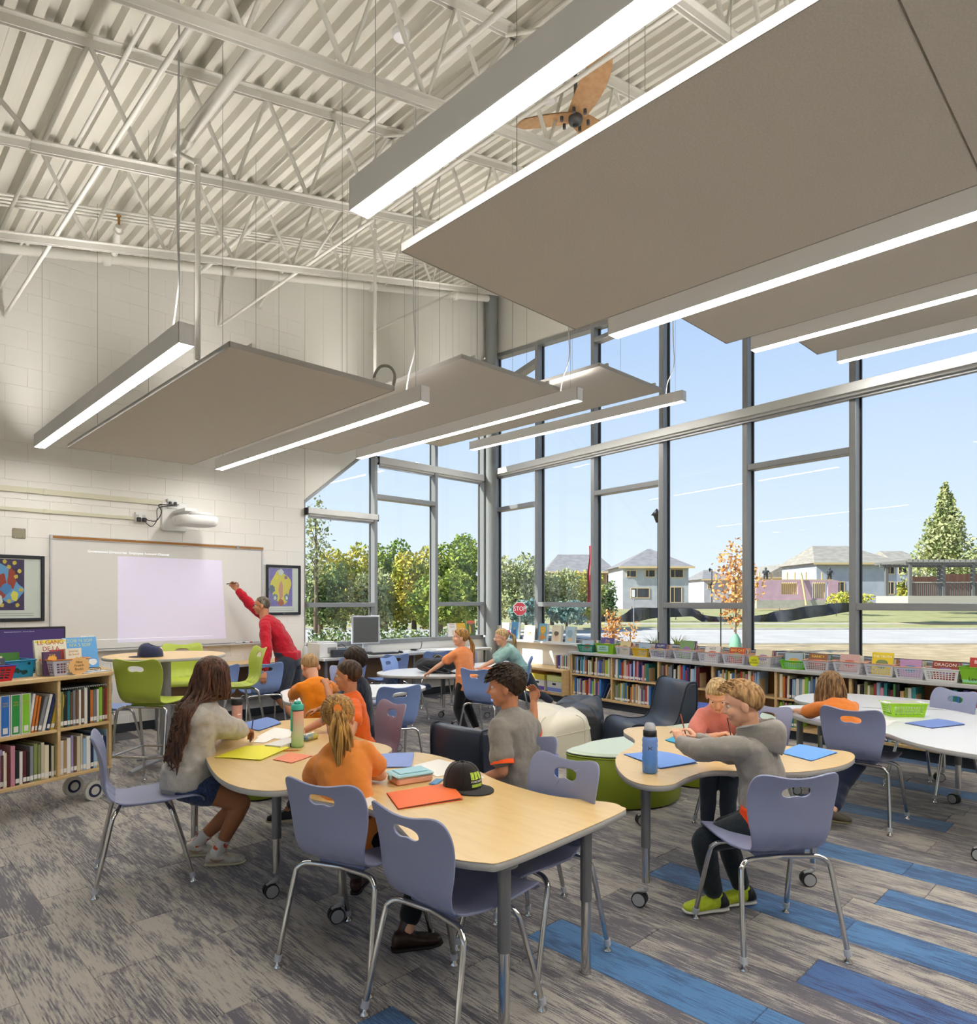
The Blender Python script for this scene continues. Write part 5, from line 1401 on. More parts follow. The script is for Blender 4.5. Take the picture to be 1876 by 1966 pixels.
def held(R, k, name, label, cat, m1, m2, L_=.15, r=.0035, tip=None, dirv=None, off=.085):
    S_, E_, W_, hd, nr, ha = R.arms[k]
    p = W_+hd*ha*.62-nr*ha*.18+R.loc
    d = Vector(dirv).normalized() if dirv else (-(hd)*.35+nr*.8).normalized()
    t = thing(name, label, cat, p)
    a = -d*L_*.35; b = d*L_*.65
    MB().tube([a, b], r, 8).build('barrel', m1, t)
    MB().tube([a-d*L_*.1, a], [r*.15, r], 8).build('tip', m2, t)
    return t
held(G1, 1, 'pencil', 'pencil in the hand of the girl in the grey sweater', 'pencil', mat('pencil_navy', '#3a3f6b', .4), mat('pencil_wood', '#caa472', .6), .16, dirv=(.25, .25, .9))
held(B4, 1, 'pencil', 'brown pencil held up by the boy in the grey tee', 'pencil', mat('pencil_brown', '#a9714a', .5), mat('pencil_wood', '#caa472', .6), .18, dirv=(.75, -.55, -.25))
held(G5, 1, 'pencil', 'dark pencil upright in the hand of the girl in pink', 'pencil', mat('pencil_black', '#33302e', .4), mat('pencil_wood', '#caa472', .6), .17, dirv=(.1, .25, .9))
held(B5, 1, 'pencil', 'red brown pencil between the hands of the boy in the hoodie', 'pencil', mat('pencil_rust', '#a4563a', .4), mat('pencil_wood', '#caa472', .6), .14, dirv=(-.1, .2, .9))
held(MAN, 1, 'marker', 'dark marker in the raised hand of the man at the whiteboard', 'marker', mat('marker_dark', '#3a3a3e', .4), mat('marker_tip', '#222', .5) if False else mat('marker_tip', '#202022', .5), .13, .006, dirv=(.75, -.45, .1))
# ================================================================ THINGS ON WALLS
black_p = mat('black_plastic', '#1b1b1c', .4)
board_w = mat('board_white', '#dcdad6', .12, spec=.6)
# whiteboard
wbd = thing('whiteboard', 'large white board with wooden top rail and grey tray on the end wall', 'whiteboard', (2.98, Y1, .98))
MB().bbox((-1.205, -.018, 0), (1.205, -.002, 1.22), .002).build('writing_surface', board_w, wbd)
tr = mat('board_trim', '#c9c9cc', .35, .4)
for a, b in (((-1.222, -.028, -.01), (-1.2, -.001, 1.25)), ((1.2, -.028, -.01), (1.222, -.001, 1.25))): MB().bbox(a, b, .003).build('side_trim', tr, wbd)
rail = MB().bbox((-1.222, -.032, 1.215), (1.222, -.001, 1.262), .003).build('top_rail', tr, wbd)
MB().bbox((-1.195, -.036, 1.224), (1.218, -.030, 1.252), .001).build('cork_strip', mat('cork', '#a5763f', .8, col2='#946632', nscale=80), rail)
MB().bbox((-1.222, -.085, -.03), (1.222, -.002, -.008), .004).build('marker_tray', tr, wbd)
MB().tube([(.86, -.055, 1.238), (.86, -.03, 1.238)], .018, 12).build('rail_clip', chrome, wbd)
# the projected page shows on the board as lit screen, title line and player bar
prj = mat('projected_image', '#d8d2e6', .3, emit=.16); prj2 = emit_mat('projected_text', '#ffffff', .9)
sc_ = MB().quad((-.55, -.0186, .06), (.72, -.0186, .06), (.66, -.0186, 1.06), (-.55, -.0186, 1.06)).build('projected_page', prj, wbd)
text('projected_text', 'Government Directories  Employee Account Channel', .04, prj2, wbd, (-.42, -.0192, 1.10), (math.pi/2, 0, 0), 'CENTER')
text('projected_text', '0:00 / 2:15', .03, prj2, wbd, (-.86, -.0192, .14), (math.pi/2, 0, 0))
MB().box((-.9, -.0192, .10), (.55, -.0188, .104)).build('player_bar', prj2, wbd)
for x, lb, c in ((.98, 'white marker with red cap lying in the board tray', '#b0303a'), (.88, 'white marker with grey cap lying in the board tray', '#77777c')):
    t = thing('marker', lb, 'marker', (2.98+x, Y1-.05, .981)); MB().tube([(-.05, 0, .0), (.04, 0, 0)], .008, 10).build('barrel', white_lam, t); MB().tube([(.041, 0, 0), (.075, 0, 0)], .0088, 10).build('cap', mat('cap_'+c[1:], c, .4), t)
# framed prints, abstract shapes
def framed(x, z, w_, h, label, base, blobs, mount=(.08, .12)):
    t = thing('framed_print', label, 'picture', (x, Y1, z))
    fm = mat('frame_black', '#23262e', .35)
    for a, b in (((-w_/2, -.03, -h/2), (-w_/2+.035, -.002, h/2)), ((w_/2-.035, -.03, -h/2), (w_/2, -.002, h/2)), ((-w_/2+.035, -.03, h/2-.035), (w_/2-.035, -.002, h/2)), ((-w_/2+.035, -.03, -h/2), (w_/2-.035, -.002, -h/2+.035))):
        MB().bbox(a, b, .006).build('frame_bar', fm, t)
    MB().box((-w_/2+.03, -.012, -h/2+.03), (w_/2-.03, -.006, h/2-.03)).build('mount', mat('mount_white', '#e2e0dc', .6), t)
    x0, x1, z0, z1 = -w_/2+.045, w_/2-.035-w_*mount[0]*2.2, -h/2+.035+h*mount[1], h/2-.045
    p = MB().quad((x0, -.0126, z0), (x1, -.0126, z0), (x1, -.0126, z1), (x0, -.0126, z1)).build('print', base, t)
    for k, (u, v, ru, rv, m_) in enumerate(blobs):
        cx, cz = x0+(x1-x0)*u, z0+(z1-z0)*v
        pts = [(cx+(x1-x0)*ru*math.cos(q)*(1+.12*math.sin(5*q+k)), cz+(z1-z0)*rv*math.sin(q)*(1+.12*math.sin(4*q+2*k))) for q in [2*math.pi*i/32 for i in range(32)]]
        m = MB(); yy = -.0128-.0002*k; m.add([(a, yy, b) for a, b in pts], [tuple(range(32))], False); m.build('print_shape', m_, t)
    for r_ in range(2): MB().box((-w_/2+.06, -.0124, -h/2+.035+h*mount[1]*(.55-.25*r_)), (w_/2-.1, -.0122, -h/2+.035+h*mount[1]*(.55-.25*r_)+.004)).build('caption_line', mat('caption_grey', '#8a8a88', .7), t)
    MB().bbox((-.006, -.0315, -h/2+.012), (.006, -.0302, -h/2+.024), .001).build('frame_tab', chrome, t)
    MB().quad((-w_/2+.034, -.0265, -h/2+.034), (w_/2-.034, -.0265, -h/2+.034), (w_/2-.034, -.0265, h/2-.034), (-w_/2+.034, -.0265, h/2-.034)).build('glazing', glass, t)
am = lambda n, c: mat('paint_'+n, c, .6)
framed(4.50, 1.67, .51, .68, 'framed print of yellow shapes on violet beside the end wall window', mat('paint_violetfield', '#8f83c4', .6, col2='#7d73b6', nscale=60),
       [(.5, .5, .42, .43, am('yellow', '#e2cf62')), (.5, .9, .12, .08, am('pale', '#d9d8dc')), (.72, .76, .07, .05, am('mauve', '#a77a8c')), (.3, .76, .1, .07, am('lemon', '#e9d95a')), (.12, .45, .13, .1, am('slate', '#6f7a86')), (.5, .42, .09, .24, am('salmon', '#d29a86')), (.25, .24, .11, .09, am('greyblue', '#7d8b9c')), (.75, .24, .11, .09, am('greyblue', '#7d8b9c')), (.25, .22, .05, .05, am('pale', '#d9d8dc')), (.75, .22, .05, .05, am('pale', '#d9d8dc')), (.5, .1, .13, .09, am('brick', '#b8705f'))])
framed(1.29, 1.656, .84, .70, 'large framed print of blue and red shapes on purple at the left edge', mat('paint_purplefield', '#4a3a63', .6, col2='#42325a', nscale=30),
       [(.62, .62, .22, .32, am('sky', '#6fa3d8')), (.8, .38, .18, .22, am('sky', '#6fa3d8')), (.66, .46, .10, .26, am('red', '#a3402f')), (.82, .62, .06, .2, am('red', '#a3402f')), (.74, .42, .08, .1, am('blue', '#4a86c8')), (.6, .7, .05, .12, am('pale', '#d9d8dc')), (.86, .28, .05, .1, am('lemon', '#e9d95a'))]+[(u, v, .03, .04, am('gold', '#d8bb55')) for u, v in ((.72, .95), (.86, .93), (.78, .85), (.93, .77), (.88, .66), (.68, .1), (.78, .18), (.9, .1), (.95, .4))]+[(.62, .2, .07, .12, am('white', '#e4e2de'))])
# short throw projector on its wall mount
pj = thing('projector', 'white short throw projector on a wall arm above the whiteboard', 'projector', (3.2, Y1, 2.42))
pw_ = mat('projector_white', '#dfdfde', .35)
MB().bbox((-.29, -.03, -.05), (.0, -.001, .3), .008).build('wall_plate', pw_, pj)
MB().bbox((-.16, -.40, .16), (-.02, -.03, .2), .006).build('arm', pw_, pj)
m = MB(); m.prism(spline([(-.2, -.52), (.12, -.56), (.2, -.46), (.2, -.25), (.1, -.16), (-.2, -.16), (-.24, -.3)], 4), .0, .11, .02, True); m.build('body', pw_, pj)
MB().prism([(-.12, -.5), (.1, -.52), (.14, -.4), (-.1, -.36)], .111, .15, .01, True).build('mirror_hood', pw_, pj)
for k in range(6): MB().box((-.243+.004*k, -.32-.018*k, .03), (-.225+.004*k, -.325-.018*k, .08)).build('vent_slot', mat('vent_grey', '#8c8c8c', .5), pj)
text('maker_mark', 'EPSON', .028, mat('mark_grey', '#9a9a9c', .5), pj, (.02, -.557, .055), (math.pi/2, 0, math.radians(-4)))
def outlet(x, z, lab, n=2, w_=.12, h=.12):
    t = thing('wall_outlet', lab, 'outlet', (x, Y1, z)); MB().bbox((-w_/2, -.045, -h/2), (w_/2, -.001, h/2), .006).build('cover', pw_, t)
    for k in range(n): MB().bbox((-w_*.3+k*w_*.6-.018, -.048, -.03), (-w_*.3+k*w_*.6+.018, -.0451, .03), .003).build('socket', mat('socket_grey', '#b9b9b6', .5), t)
    return t
o1 = outlet(3.03, 2.70, 'surface outlet box above the projector arm'); o2 = outlet(2.67, 2.505, 'surface outlet box left of the projector with black plugs')
for k in (0, 1): MB().bbox((-.05+.06*k, -.085, -.055), (-.006+.06*k, -.049, -.005), .006).build('plug', black_p, o2)
for k in (0, 1): MB().bbox((-.05+.06*k, -.075, -.02), (-.02+.06*k, -.049, .02), .006).build('plug', black_p, o1)
for x0, x1, z, lb in ((.2, 2.96, 2.70, 'upper painted cable duct along the end wall to the projector outlet'), (.2, 2.61, 2.49, 'lower painted cable duct along the end wall to the plugged outlet')):
    t = thing('cable_duct', lb, 'cable duct', (x0, Y1, z)); h = .03 if z > 2.6 else .02
    MB().bbox((0, -.022, -h), (x1-x0, -.001, h), .004).build('cover', mat('duct_cream', '#d2cfba', .5), t)
    MB().bbox((1.5, -.026, -h-.004), (1.53, -.0005, h+.004), .002).build('joint_clip', mat('duct_cream', '#d2cfba', .5), t)
t = thing('power_cable', 'black cables looping between the two outlets and the projector', 'cable', (2.85, Y1-.05, 2.6))
MB().tube(spline([(-.14, -.03, -.12), (-.03, -.05, -.13), (.03, -.06, -.02), (.0, -.05, .06), (.08, -.06, .07), (.18, -.04, .08)], 6, False), .006, 6).build('cable_run', black_p, t)
MB().tube(spline([(-.15, -.03, -.14), (-.08, -.04, -.2), (-.02, -.05, -.12), (-.01, -.05, .02), (.12, -.06, .06), (.24, -.03, .09)], 6, False), .005, 6).build('cable_run', black_p, t)
t = thing('blank_plate', 'square grey metal blank plate on the end wall above the large print', 'wall plate', (1.482, Y1, 2.237)); MB().bbox((-.058, -.012, -.053), (.058, -.001, .053), .004).build('plate', mat('plate_metal', '#8a8573', .4, .6), t)
for sx in (-.03, .025):
    for sz in (-.04, .04): MB().tube([(sx, -.0115, sz), (sx, -.014, sz)], .005, 8).build('screw', chrome, t)

# ================================================================ BOOKS
pages = mat('book_pages', '#e4dfd0', .8)
PAL = {'navy': '#27345c', 'blue': '#3f73b5', 'pale blue': '#9dbcd8', 'white': '#dcdad4', 'cream': '#d8cdb0', 'green': '#4c8a4a', 'olive': '#7d8650', 'teal': '#2f7f84', 'red': '#a93a34', 'maroon': '#6b2a30', 'orange': '#d07a35', 'yellow': '#d9b93f', 'brown': '#6f4e35', 'grey': '#82848a', 'black': '#232427', 'purple': '#57458a', 'pink': '#c98a9c', 'lilac': '#a79bc4', 'lime': '#8fbf3f', 'tan': '#b99568'}
CM = {k: mat('cover_'+k.replace(' ', '_'), v, .42, col2=v, nscale=4, rnd=.22) for k, v in PAL.items()}
lab_w = mat('spine_label', '#e8e6e0', .6)
WORD = ['first', 'second', 'third', 'fourth', 'fifth', 'sixth', 'seventh', 'eighth', 'ninth', 'tenth', 'eleventh', 'twelfth', 'thirteenth', 'fourteenth', 'fifteenth', 'sixteenth', 'seventeenth', 'eighteenth', 'nineteenth', 'twentieth', 'twenty-first', 'twenty-second', 'twenty-third', 'twenty-fourth', 'twenty-fifth', 'twenty-sixth', 'twenty-seventh', 'twenty-eighth', 'twenty-ninth', 'thirtieth']
bookcache = {}
def book_mesh(w_, h, d, col, band, r):
    key = (round(w_*500), round(h*80), round(d*40), col, band)
    if key in bookcache: return bookcache[key]
    w_, h, d = key[0]/500, key[1]/80, key[2]/40
    m = MB(); c = min(.0035, w_*.2)       # x: thickness, y: depth (spine at y=0), z: height
    m.mi = 0; m.bbox((0, 0, 0), (w_, c*1.2, h), c*.5); m.box((0, c*1.2, 0), (c, d, h)); m.box((w_-c, c*1.2, 0), (w_, d, h))
    m.mi = 1; m.box((c, c, .004), (w_-c, d-.006, h-.004))
    if band: m.mi = 2; m.box((.0005, -.0004, h*.06), (w_-.0005, .0002, h*.06+.03))
    me = m.mesh('book', [CM[col], pages, lab_w]); bookcache[key] = me; return me
CNAMES = list(PAL)+['white', 'cream', 'pale blue', 'grey', 'tan', 'white', 'pale blue', 'olive', 'cream', 'blue']
def row(T, x0, x1, z, depth, hmin, hmax, tmin, tmax, shelf_name, group, rr, lean_end=True, palw=None, y0=.02, name='book', maxn=30):
    x = x0; i = 0
    while x < x1-tmin and i < maxn:
        w_ = rr.uniform(tmin, tmax); h = rr.uniform(hmin, hmax); d = depth*rr.uniform(.75, 1); col = rr.choice(palw or CNAMES)
        w_ = min(w_, x1-x)
        me = book_mesh(w_, h, d, col, rr.random() < .75, rr)
        o = link(name, me); M_ = T @ Matrix.Translation((x, y0+rr.uniform(0, .012), z)) @ Euler((0, rr.uniform(0, .035) if i else 0, 0)).to_matrix().to_4x4()
        o.matrix_world = M_; 
        loc, rot, _s = M_.decompose(); o.location = loc; o.rotation_euler = rot.to_euler()
        th = 'slim' if w_ < (tmin+tmax)/2 else 'thick'
        tag(o, f'{th} {col} book, {WORD[min(i, 29)]} from the left, {shelf_name}', 'book', group)
        x += w_+.0025; i += 1
    return x
# window bookcase: local frame, x runs away from the corner (to the right in view), y into the case
def bayT(t0): return FW2 @ Matrix.Translation((t0, NF, 0)) @ Matrix(((1, 0, 0, 0), (0, -1, 0, 0), (0, 0, -1, 0), (0, 0, 0, 1))) if False else Matrix(((-math.sin(A2), math.cos(A2), 0, W2(t0, NF, 0)[0]), (-math.cos(A2), -math.sin(A2), 0, W2(t0, NF, 0)[1]), (0, 0, 1, 0), (0, 0, 0, 1)))
rr = random.Random(11)
BN = ['first', 'second', 'third', 'fourth', 'fifth', 'sixth', 'seventh']
ends_up = [.76, .64, .62, .60, .62, .60, .5]; ends_lo = [.60, .66, .2, .16, .25, .7, .0]
mets = mat('bookend_tan', '#c4ad8a', .5)
for b in range(7):
    T = bayT(BX[b])
    x = row(T, .034, ends_up[b], .449, .22, .20, .268, .018, .036, f'upper shelf of {BN[b]} window bookcase bay', 'books on the upper shelf of the window bookcase', rr)
    if ends_lo[b] > .1: row(T, .034, ends_lo[b], .136, .22, .20, .27, .018, .036, f'lower shelf of {BN[b]} window bookcase bay', 'books on the lower shelf of the window bookcase', rr)
    if b:
        t = thing('bookend', f'tan metal bookend holding up the books on the upper shelf, {BN[b]} bay', 'bookend', tuple(T @ Vector((x+.004, .05, .449)))); I_ = Matrix.Translation(-t.location)
        m = MB(I_ @ T); m.box((x+.003, .03, .449), (x+.005, .16, .63)); m.box((x+.003, .03, .449), (x+.1, .16, .451)); m.build('plate', mets, t)
# leaning pair at the end of the first lower row
T = bayT(BX[0])
for k, c in enumerate(('navy', 'cream')):
    M_ = T @ Matrix.Translation((.615+.055*k, .03, .137)) @ Euler((0, .42+.05*k, 0)).to_matrix().to_4x4(); me = book_mesh(.016, .24, .2, c, False, rr)
    o = link('book', me); loc, rot, _s = M_.decompose(); o.location = loc; o.rotation_euler = rot.to_euler(); tag(o, f'{c} book leaning far over at the right end of the first lower shelf', 'book', 'books on the lower shelf of the window bookcase')
# small upright row on the corner bench
T = Matrix(((-math.sin(A2), math.cos(A2), 0, W2(1.98, .32, 0)[0]), (-math.cos(A2), -math.sin(A2), 0, W2(1.98, .32, 0)[1]), (0, 0, 1, 0), (0, 0, 0, 1)))
row(T, .0, .27, .491, .18, .19, .22, .018, .03, 'corner bench top', 'books on the corner bench', rr)
t = thing('bookend', 'pale bookend at the left of the books on the corner bench', 'bookend', tuple(T @ Vector((-.006, .0, .491)))); m = MB(Matrix.Translation(-t.location) @ T); m.box((-.008, 0, .491), (-.005, .15, .69)); m.build('plate', mets, t)
# magazine boxes in the bench
for k, (t0, c1, lb) in enumerate(((1.5, '#d3c04a', 'white storage box with yellow lid and purple band in the corner bench'), (1.88, '#cfd489', 'white storage box with pale green lid and blue band in the corner bench'))):
    T = FW2 @ Matrix.Translation((t0, .14, .131)); t = thing('storage_box', lb, 'box', tuple(T @ Vector((.16, .12, 0)))); I_ = Matrix.Translation(-t.location) @ T
    MB(I_).bbox((0, 0, 0), (.31, .27, .2), .004).build('body', mat('box_white', '#dcdcd8', .6), t)
    MB(I_).bbox((-.006, -.004, .17), (.316, .276, .255), .004).build('lid', mat('lid_'+c1[1:], c1, .6), t)
    MB(I_).box((.0, .2702, .02), (.31, .2706, .075)).build('print_band', mat('band_purple' if k == 0 else 'band_blue', '#6a4fb0' if k == 0 else '#7f92dd', .6), t)
    MB(I_).box((.11, .2702, .115), (.19, .2707, .145)).build('grip_hole', black_p, t)
# left mobile bookcase
rr = random.Random(5)
T2_ = TC
def crow(x0, items, z, shelf, grp):
    x = x0
    for i, (w_, h, col, band, lean) in enumerate(items):
        if x+w_ > -.01 and False: break
        me = book_mesh(w_, h, .26, col, band, rr); M_ = T2_ @ Matrix.Translation((x, .03, z)) @ Euler((0, lean, 0)).to_matrix().to_4x4()
        o = link('book', me); loc, rot, _s = M_.decompose(); o.location = loc; o.rotation_euler = rot.to_euler()
        tag(o, f'{"slim" if w_ < .022 else "thick"} {col} book, {WORD[i]} from the left, {shelf}, mobile bookcase', 'book', grp)
        x += w_+.002+(h*math.sin(abs(lean))*.12)
def ritems(n, cols, hmin, hmax, tmin, tmax, lean=0): return [(rr.uniform(tmin, tmax), rr.uniform(hmin, hmax), rr.choice(cols), rr.random() < .8, lean) for _ in range(n)]
crow(-.375, ritems(17, ['grey', 'white', 'white', 'cream', 'navy', 'green', 'pale blue', 'red', 'black', 'lime', 'teal', 'orange', 'olive', 'brown'], .24, .27, .015, .026), .601, 'upper right shelf', 'books on the mobile bookcase')
crow(-.375, ritems(15, ['tan', 'cream', 'pale blue', 'white', 'white', 'cream', 'yellow', 'lilac', 'white', 'purple', 'navy', 'red', 'brown'], .22, .28, .014, .034), .256, 'lower right shelf', 'books on the mobile bookcase')
crow(-.775, ritems(16, ['orange', 'grey', 'cream', 'black', 'black', 'red', 'white', 'pink', 'cream', 'green', 'olive', 'cream', 'yellow', 'white', 'maroon'], .21, .28, .014, .03), .256, 'lower middle shelf', 'books on the mobile bookcase')
crow(-1.17, ritems(16, CNAMES, .21, .28, .014, .03), .256, 'lower left shelf', 'books on the mobile bookcase')
crow(-.60, ritems(3, ['cream', 'white', 'orange'], .25, .27, .012, .018, .14)+ritems(5, ['white', 'grey', 'black', 'yellow', 'navy'], .24, .27, .014, .03, .22), .601, 'upper middle shelf', 'books on the mobile bookcase')
def binder(x, col, w_, lab, lean=0.0, h=.28):
    M_ = T2_ @ Matrix.Translation((x, .03, .601)) @ Euler((0, lean, 0)).to_matrix().to_4x4(); loc, rot, _s = M_.decompose()
    t = thing('ring_binder', lab, 'binder', loc); t.rotation_euler = rot.to_euler()
    MB().bbox((0, 0, 0), (w_, .003, h), .001).bbox((0, .003, 0), (.003, .27, h), .001).bbox((w_-.003, .003, 0), (w_, .27, h), .001).build('cover', white_lam, t)
    MB().box((.003, .004, .01), (w_-.003, .25, h-.01)).build('paper_stack', pages, t)
    if col:
        MB().box((.006, -.0008, .008), (w_-.006, -.0002, h-.004)).build('spine_sheet', mat('binder_'+col[1:], col, .45), t)
        MB().box((.016, -.0014, .02), (w_-.016, -.0009, .06)).build('spine_sticker', lab_w, t)
        text('spine_title', 'Fully\nAlive', .018, mat('title_gold', '#c9b44a', .5), t, (w_/2, -.0016, h*.78), (math.pi/2, 0, 0), 'CENTER')
    else:
        text('spine_title', 'Growing\nSuccess', .013, mat('title_red', '#8a3038', .5), t, (w_/2, -.0006, h*.8), (math.pi/2, 0, 0), 'CENTER')
binder(-.775, '#2f6fc0', .062, 'white ring binder with blue spine sheet on the mobile bookcase')
binder(-.708, '#2f8f3f', .062, 'white ring binder with dark green spine sheet on the mobile bookcase')
binder(-.641, '#86c436', .060, 'white ring binder with lime spine sheet on the mobile bookcase')
for k in range(3): binder(-1.17+.07*k, ('#2f6fc0', '#86c436', '#2f8f3f')[k], .062, ('first', 'second', 'third')[k]+' ring binder of the upper left bay, cut by the picture edge')
# spiral pad lying on the books of the upper right shelf
t = thing('spiral_pad', 'dark spiral bound pad lying flat on the upper right row of books', 'notebook', tuple(TC @ Vector((-.2, .15, .876))), CA)
MB().bbox((-.175, -.125, 0), (.17, .12, .012), .002).build('pad', mat('pad_dark', '#2b2c33', .6), t)
MB().tube([(-.17+.34*k/60+.0, -.128+.004*math.cos(k*2.1), .006+.008*math.sin(k*2.1)) for k in range(61)], .0018, 5, False).build('spiral', mat('spiral_white', '#d5d5d2', .4), t)

# ================================================================ BASKETS
def basket(name, label, T, L_, D_, h, m_, rim_m, taper=.82, bars=9, solid=False, group='book baskets on the bookcase top'):
    loc = T @ Vector((0, 0, 0)); I_ = Matrix.Translation(-loc) @ T
    t = thing(name, label, 'basket', tuple(loc), 0, group)
    def corner(sx, sy, z):
        k = taper+(1-taper)*z/h; return Vector((sx*L_/2*k, sy*D_/2*k, z))
    m = MB(I_); th = .0025
    m.box((-L_/2*taper, -D_/2*taper, 0), (L_/2*taper, D_/2*taper, .004))
    for (a, b) in (((-1, -1), (1, -1)), ((1, -1), (1, 1)), ((1, 1), (-1, 1)), ((-1, 1), (-1, -1))):
        n_ = bars if a[1] == b[1] else max(3, int(bars*D_/L_))
        def pt(u, z): return corner(*a, z).lerp(corner(*b, z), u)
        nrm = Vector(((a[0]+b[0])/2, (a[1]+b[1])/2, 0)).normalized()
        def slab(u0, u1, z0, z1):
            p = [pt(u0, z0), pt(u1, z0), pt(u1, z1), pt(u0, z1)]
            m.add(p+[q-nrm*th for q in p], [(0, 1, 2, 3), (7, 6, 5, 4), (0, 4, 5, 1), (1, 5, 6, 2), (2, 6, 7, 3), (3, 7, 4, 0)], False)
        if solid: slab(0, 1, 0, h)
        else:
            slab(0, 1, 0, h*.16); slab(0, 1, h*.78, h)
            slab(0, .09, h*.16, h*.78); slab(.91, 1, h*.16, h*.78)
            for k in range(1, n_): u = .09+.82*k/n_; slab(u-.012, u+.012, h*.16, h*.78)
            for z in (.32, .48, .63): slab(.09, .91, h*z-h*.03, h*z+h*.03)
    m.build('lattice' if not solid else 'body', m_, t)
    P = [corner(-1, -1, h), corner(1, -1, h), corner(1, 1, h), corner(-1, 1, h)]; P = spline([tuple(q) for q in [P[0].lerp(P[1], .06), P[0].lerp(P[1], .94), P[1].lerp(P[2], .08), P[1].lerp(P[2], .92), P[2].lerp(P[3], .06), P[2].lerp(P[3], .94), P[3].lerp(P[0], .08), P[3].lerp(P[0], .92)]], 3)
    MB(I_).tube(P+[P[0], P[1]], .0055, 6, False).build('rim', rim_m, t)
    return t, I_
clear_b = mat('basket_clear', '#d9dbe4', .3, alpha=.62); rim_p = mat('rim_peach', '#e0a684', .4)
def bm2(c): return mat('basket_'+c[1:], c, .4)
def paperback(T, x, y, z, w_, h, th, col, rx, label, ttl=None, tcol='#222222', rz=0.0, name='paperback', group='paperbacks in the baskets', pic=None):
    M_ = T @ Matrix.Translation((x, y, z)) @ Euler((rx, 0, rz)).to_matrix().to_4x4(); loc, rot, _s = M_.decompose()
    t = thing(name, label, 'book', loc, 0, group); t.rotation_euler = rot.to_euler()
    c = .0015; m_ = mat('jacket_'+col[1:], col, .4)
    MB().box((-w_/2, -th/2, 0), (w_/2, -th/2+c, h)).box((-w_/2, th/2-c, 0), (w_/2, th/2, h)).box((-w_/2, -th/2+c, 0), (-w_/2+c, th/2-c, h)).build('cover', m_, t)
    MB().box((-w_/2+c, -th/2+c, .002), (w_/2-.003, th/2-c, h-.002)).build('page_block', pages, t)
    if ttl: text('cover_title', ttl, min(w_*.2, w_*1.15/max(3, max(len(q) for q in ttl.split('\n')))*1.3), mat('ink_'+tcol[1:], tcol, .5), t, (0, -th/2-.0006, h*.82), (math.pi/2, 0, 0))
    for k, (u, v, ru, rv, cc) in enumerate(pic or ()):
        pts = [(w_*(u-.5)+w_*ru*math.cos(q), h*v+h*rv*math.sin(q)*(1+.1*math.sin(3*q+k))) for q in [2*math.pi*i/20 for i in range(20)]]
        m = MB(); m.add([(a, -th/2-.0003-.0001*k, b) for a, b in pts], [tuple(range(20))], False); m.build('cover_picture', mat('ink_'+cc[1:], cc, .5), t)
    return t
rr = random.Random(21)
# frame of a basket on the window bookcase: x along the wall to the right in view, y towards the glass
def topT(t0, n=.19, rz=0.0): 
    o = W2(t0, n, .7725)
    return Matrix.Translation(o) @ Matrix(((-math.sin(A2), math.cos(A2), 0, 0), (-math.cos(A2), -math.sin(A2), 0, 0), (0, 0, 1, 0), (0, 0, 0, 1))) @ Matrix.Rotation(rz, 4, 'Z')
BK = [(2.55, .27, .24, .105, '#1e7f63', None, 'dark green mesh basket, first from the corner on the bookcase top', False, .25),
      (2.93, .30, .25, .14, '#86b92a', None, 'lime green bin with a printed name label, second on the bookcase top', True, .2),
      (3.27, .24, .24, .12, None, rim_p, 'clear basket with a tilted book between the lime bin and the yellow basket', False, .1),
      (3.58, .27, .24, .11, '#d9b21f', None, 'yellow mesh basket on the bookcase top', False, .0),
      (3.87, .27, .24, .12, None, rim_p, 'clear basket with a purple book, just right of the yellow basket', False, .0),
      (4.27, .30, .25, .13, None, rim_p, 'clear basket with a tall green book on the bookcase top', False, .0),
      (4.63, .29, .25, .125, None, rim_p, 'clear basket with the book reading Hot on the bookcase top', False, .05),
      (4.97, .29, .25, .125, None, rim_p, 'clear basket with the red cat book on the bookcase top', False, .05),
      (5.31, .28, .25, .12, None, rim_p, 'clear basket with a yellow sunburst sign on the bookcase top', False, .0),
      (5.66, .26, .22, .09, '#6cc02a', None, 'small bright green basket on the bookcase top', False, .3),
      (5.94, .27, .24, .115, None, rim_p, 'clear basket of yellow comic books right of the small green basket', False, .1),
      (6.27, .28, .24, .125, None, rim_p, 'clear basket with a pinkish book beside the fifth mullion', False, .0),
      (6.58, .28, .24, .125, None, rim_p, 'clear basket with the tall yellow detective books', False, .0),
      (6.84, .26, .24, .115, None, rim_p, 'clear basket of pink booklets left of the white basket', False, .1),
      (7.12, .30, .24, .115, '#dcdcda', None, 'opaque white perforated basket on the bookcase top', False, .0),
      (7.42, .30, .26, .15, '#7ab51d', None, 'green bin with a level label at the right edge', True, .0)]
FIX = {1: ('#4d3f86', 'Zoo', '#e8c93f'), 2: ('#c9b88a', None, '#333333'), 4: ('#3d3866', 'FLUFFY', '#dddddd'), 5: ('#6f8f5a', None, '#222222'), 6: ('#d9d4cf', 'HOT', '#222222'), 7: ('#b5472a', 'BAD CAT', '#f2d24a'), 8: ('#d8d2b8', None, '#222222'), 10: ('#8a5a3a', 'NANCY', '#f0d040'), 11: ('#c9a39c', None, '#222222'), 12: ('#e0c21f', 'THE TRUTH', '#f4efe0'), 13: ('#b58bb0', None, '#222222'), 14: ('#8c3a2c', 'DRAGON', '#efe6d8'), 15: ('#b03a34', 'BOOKS', '#eeeeee')}
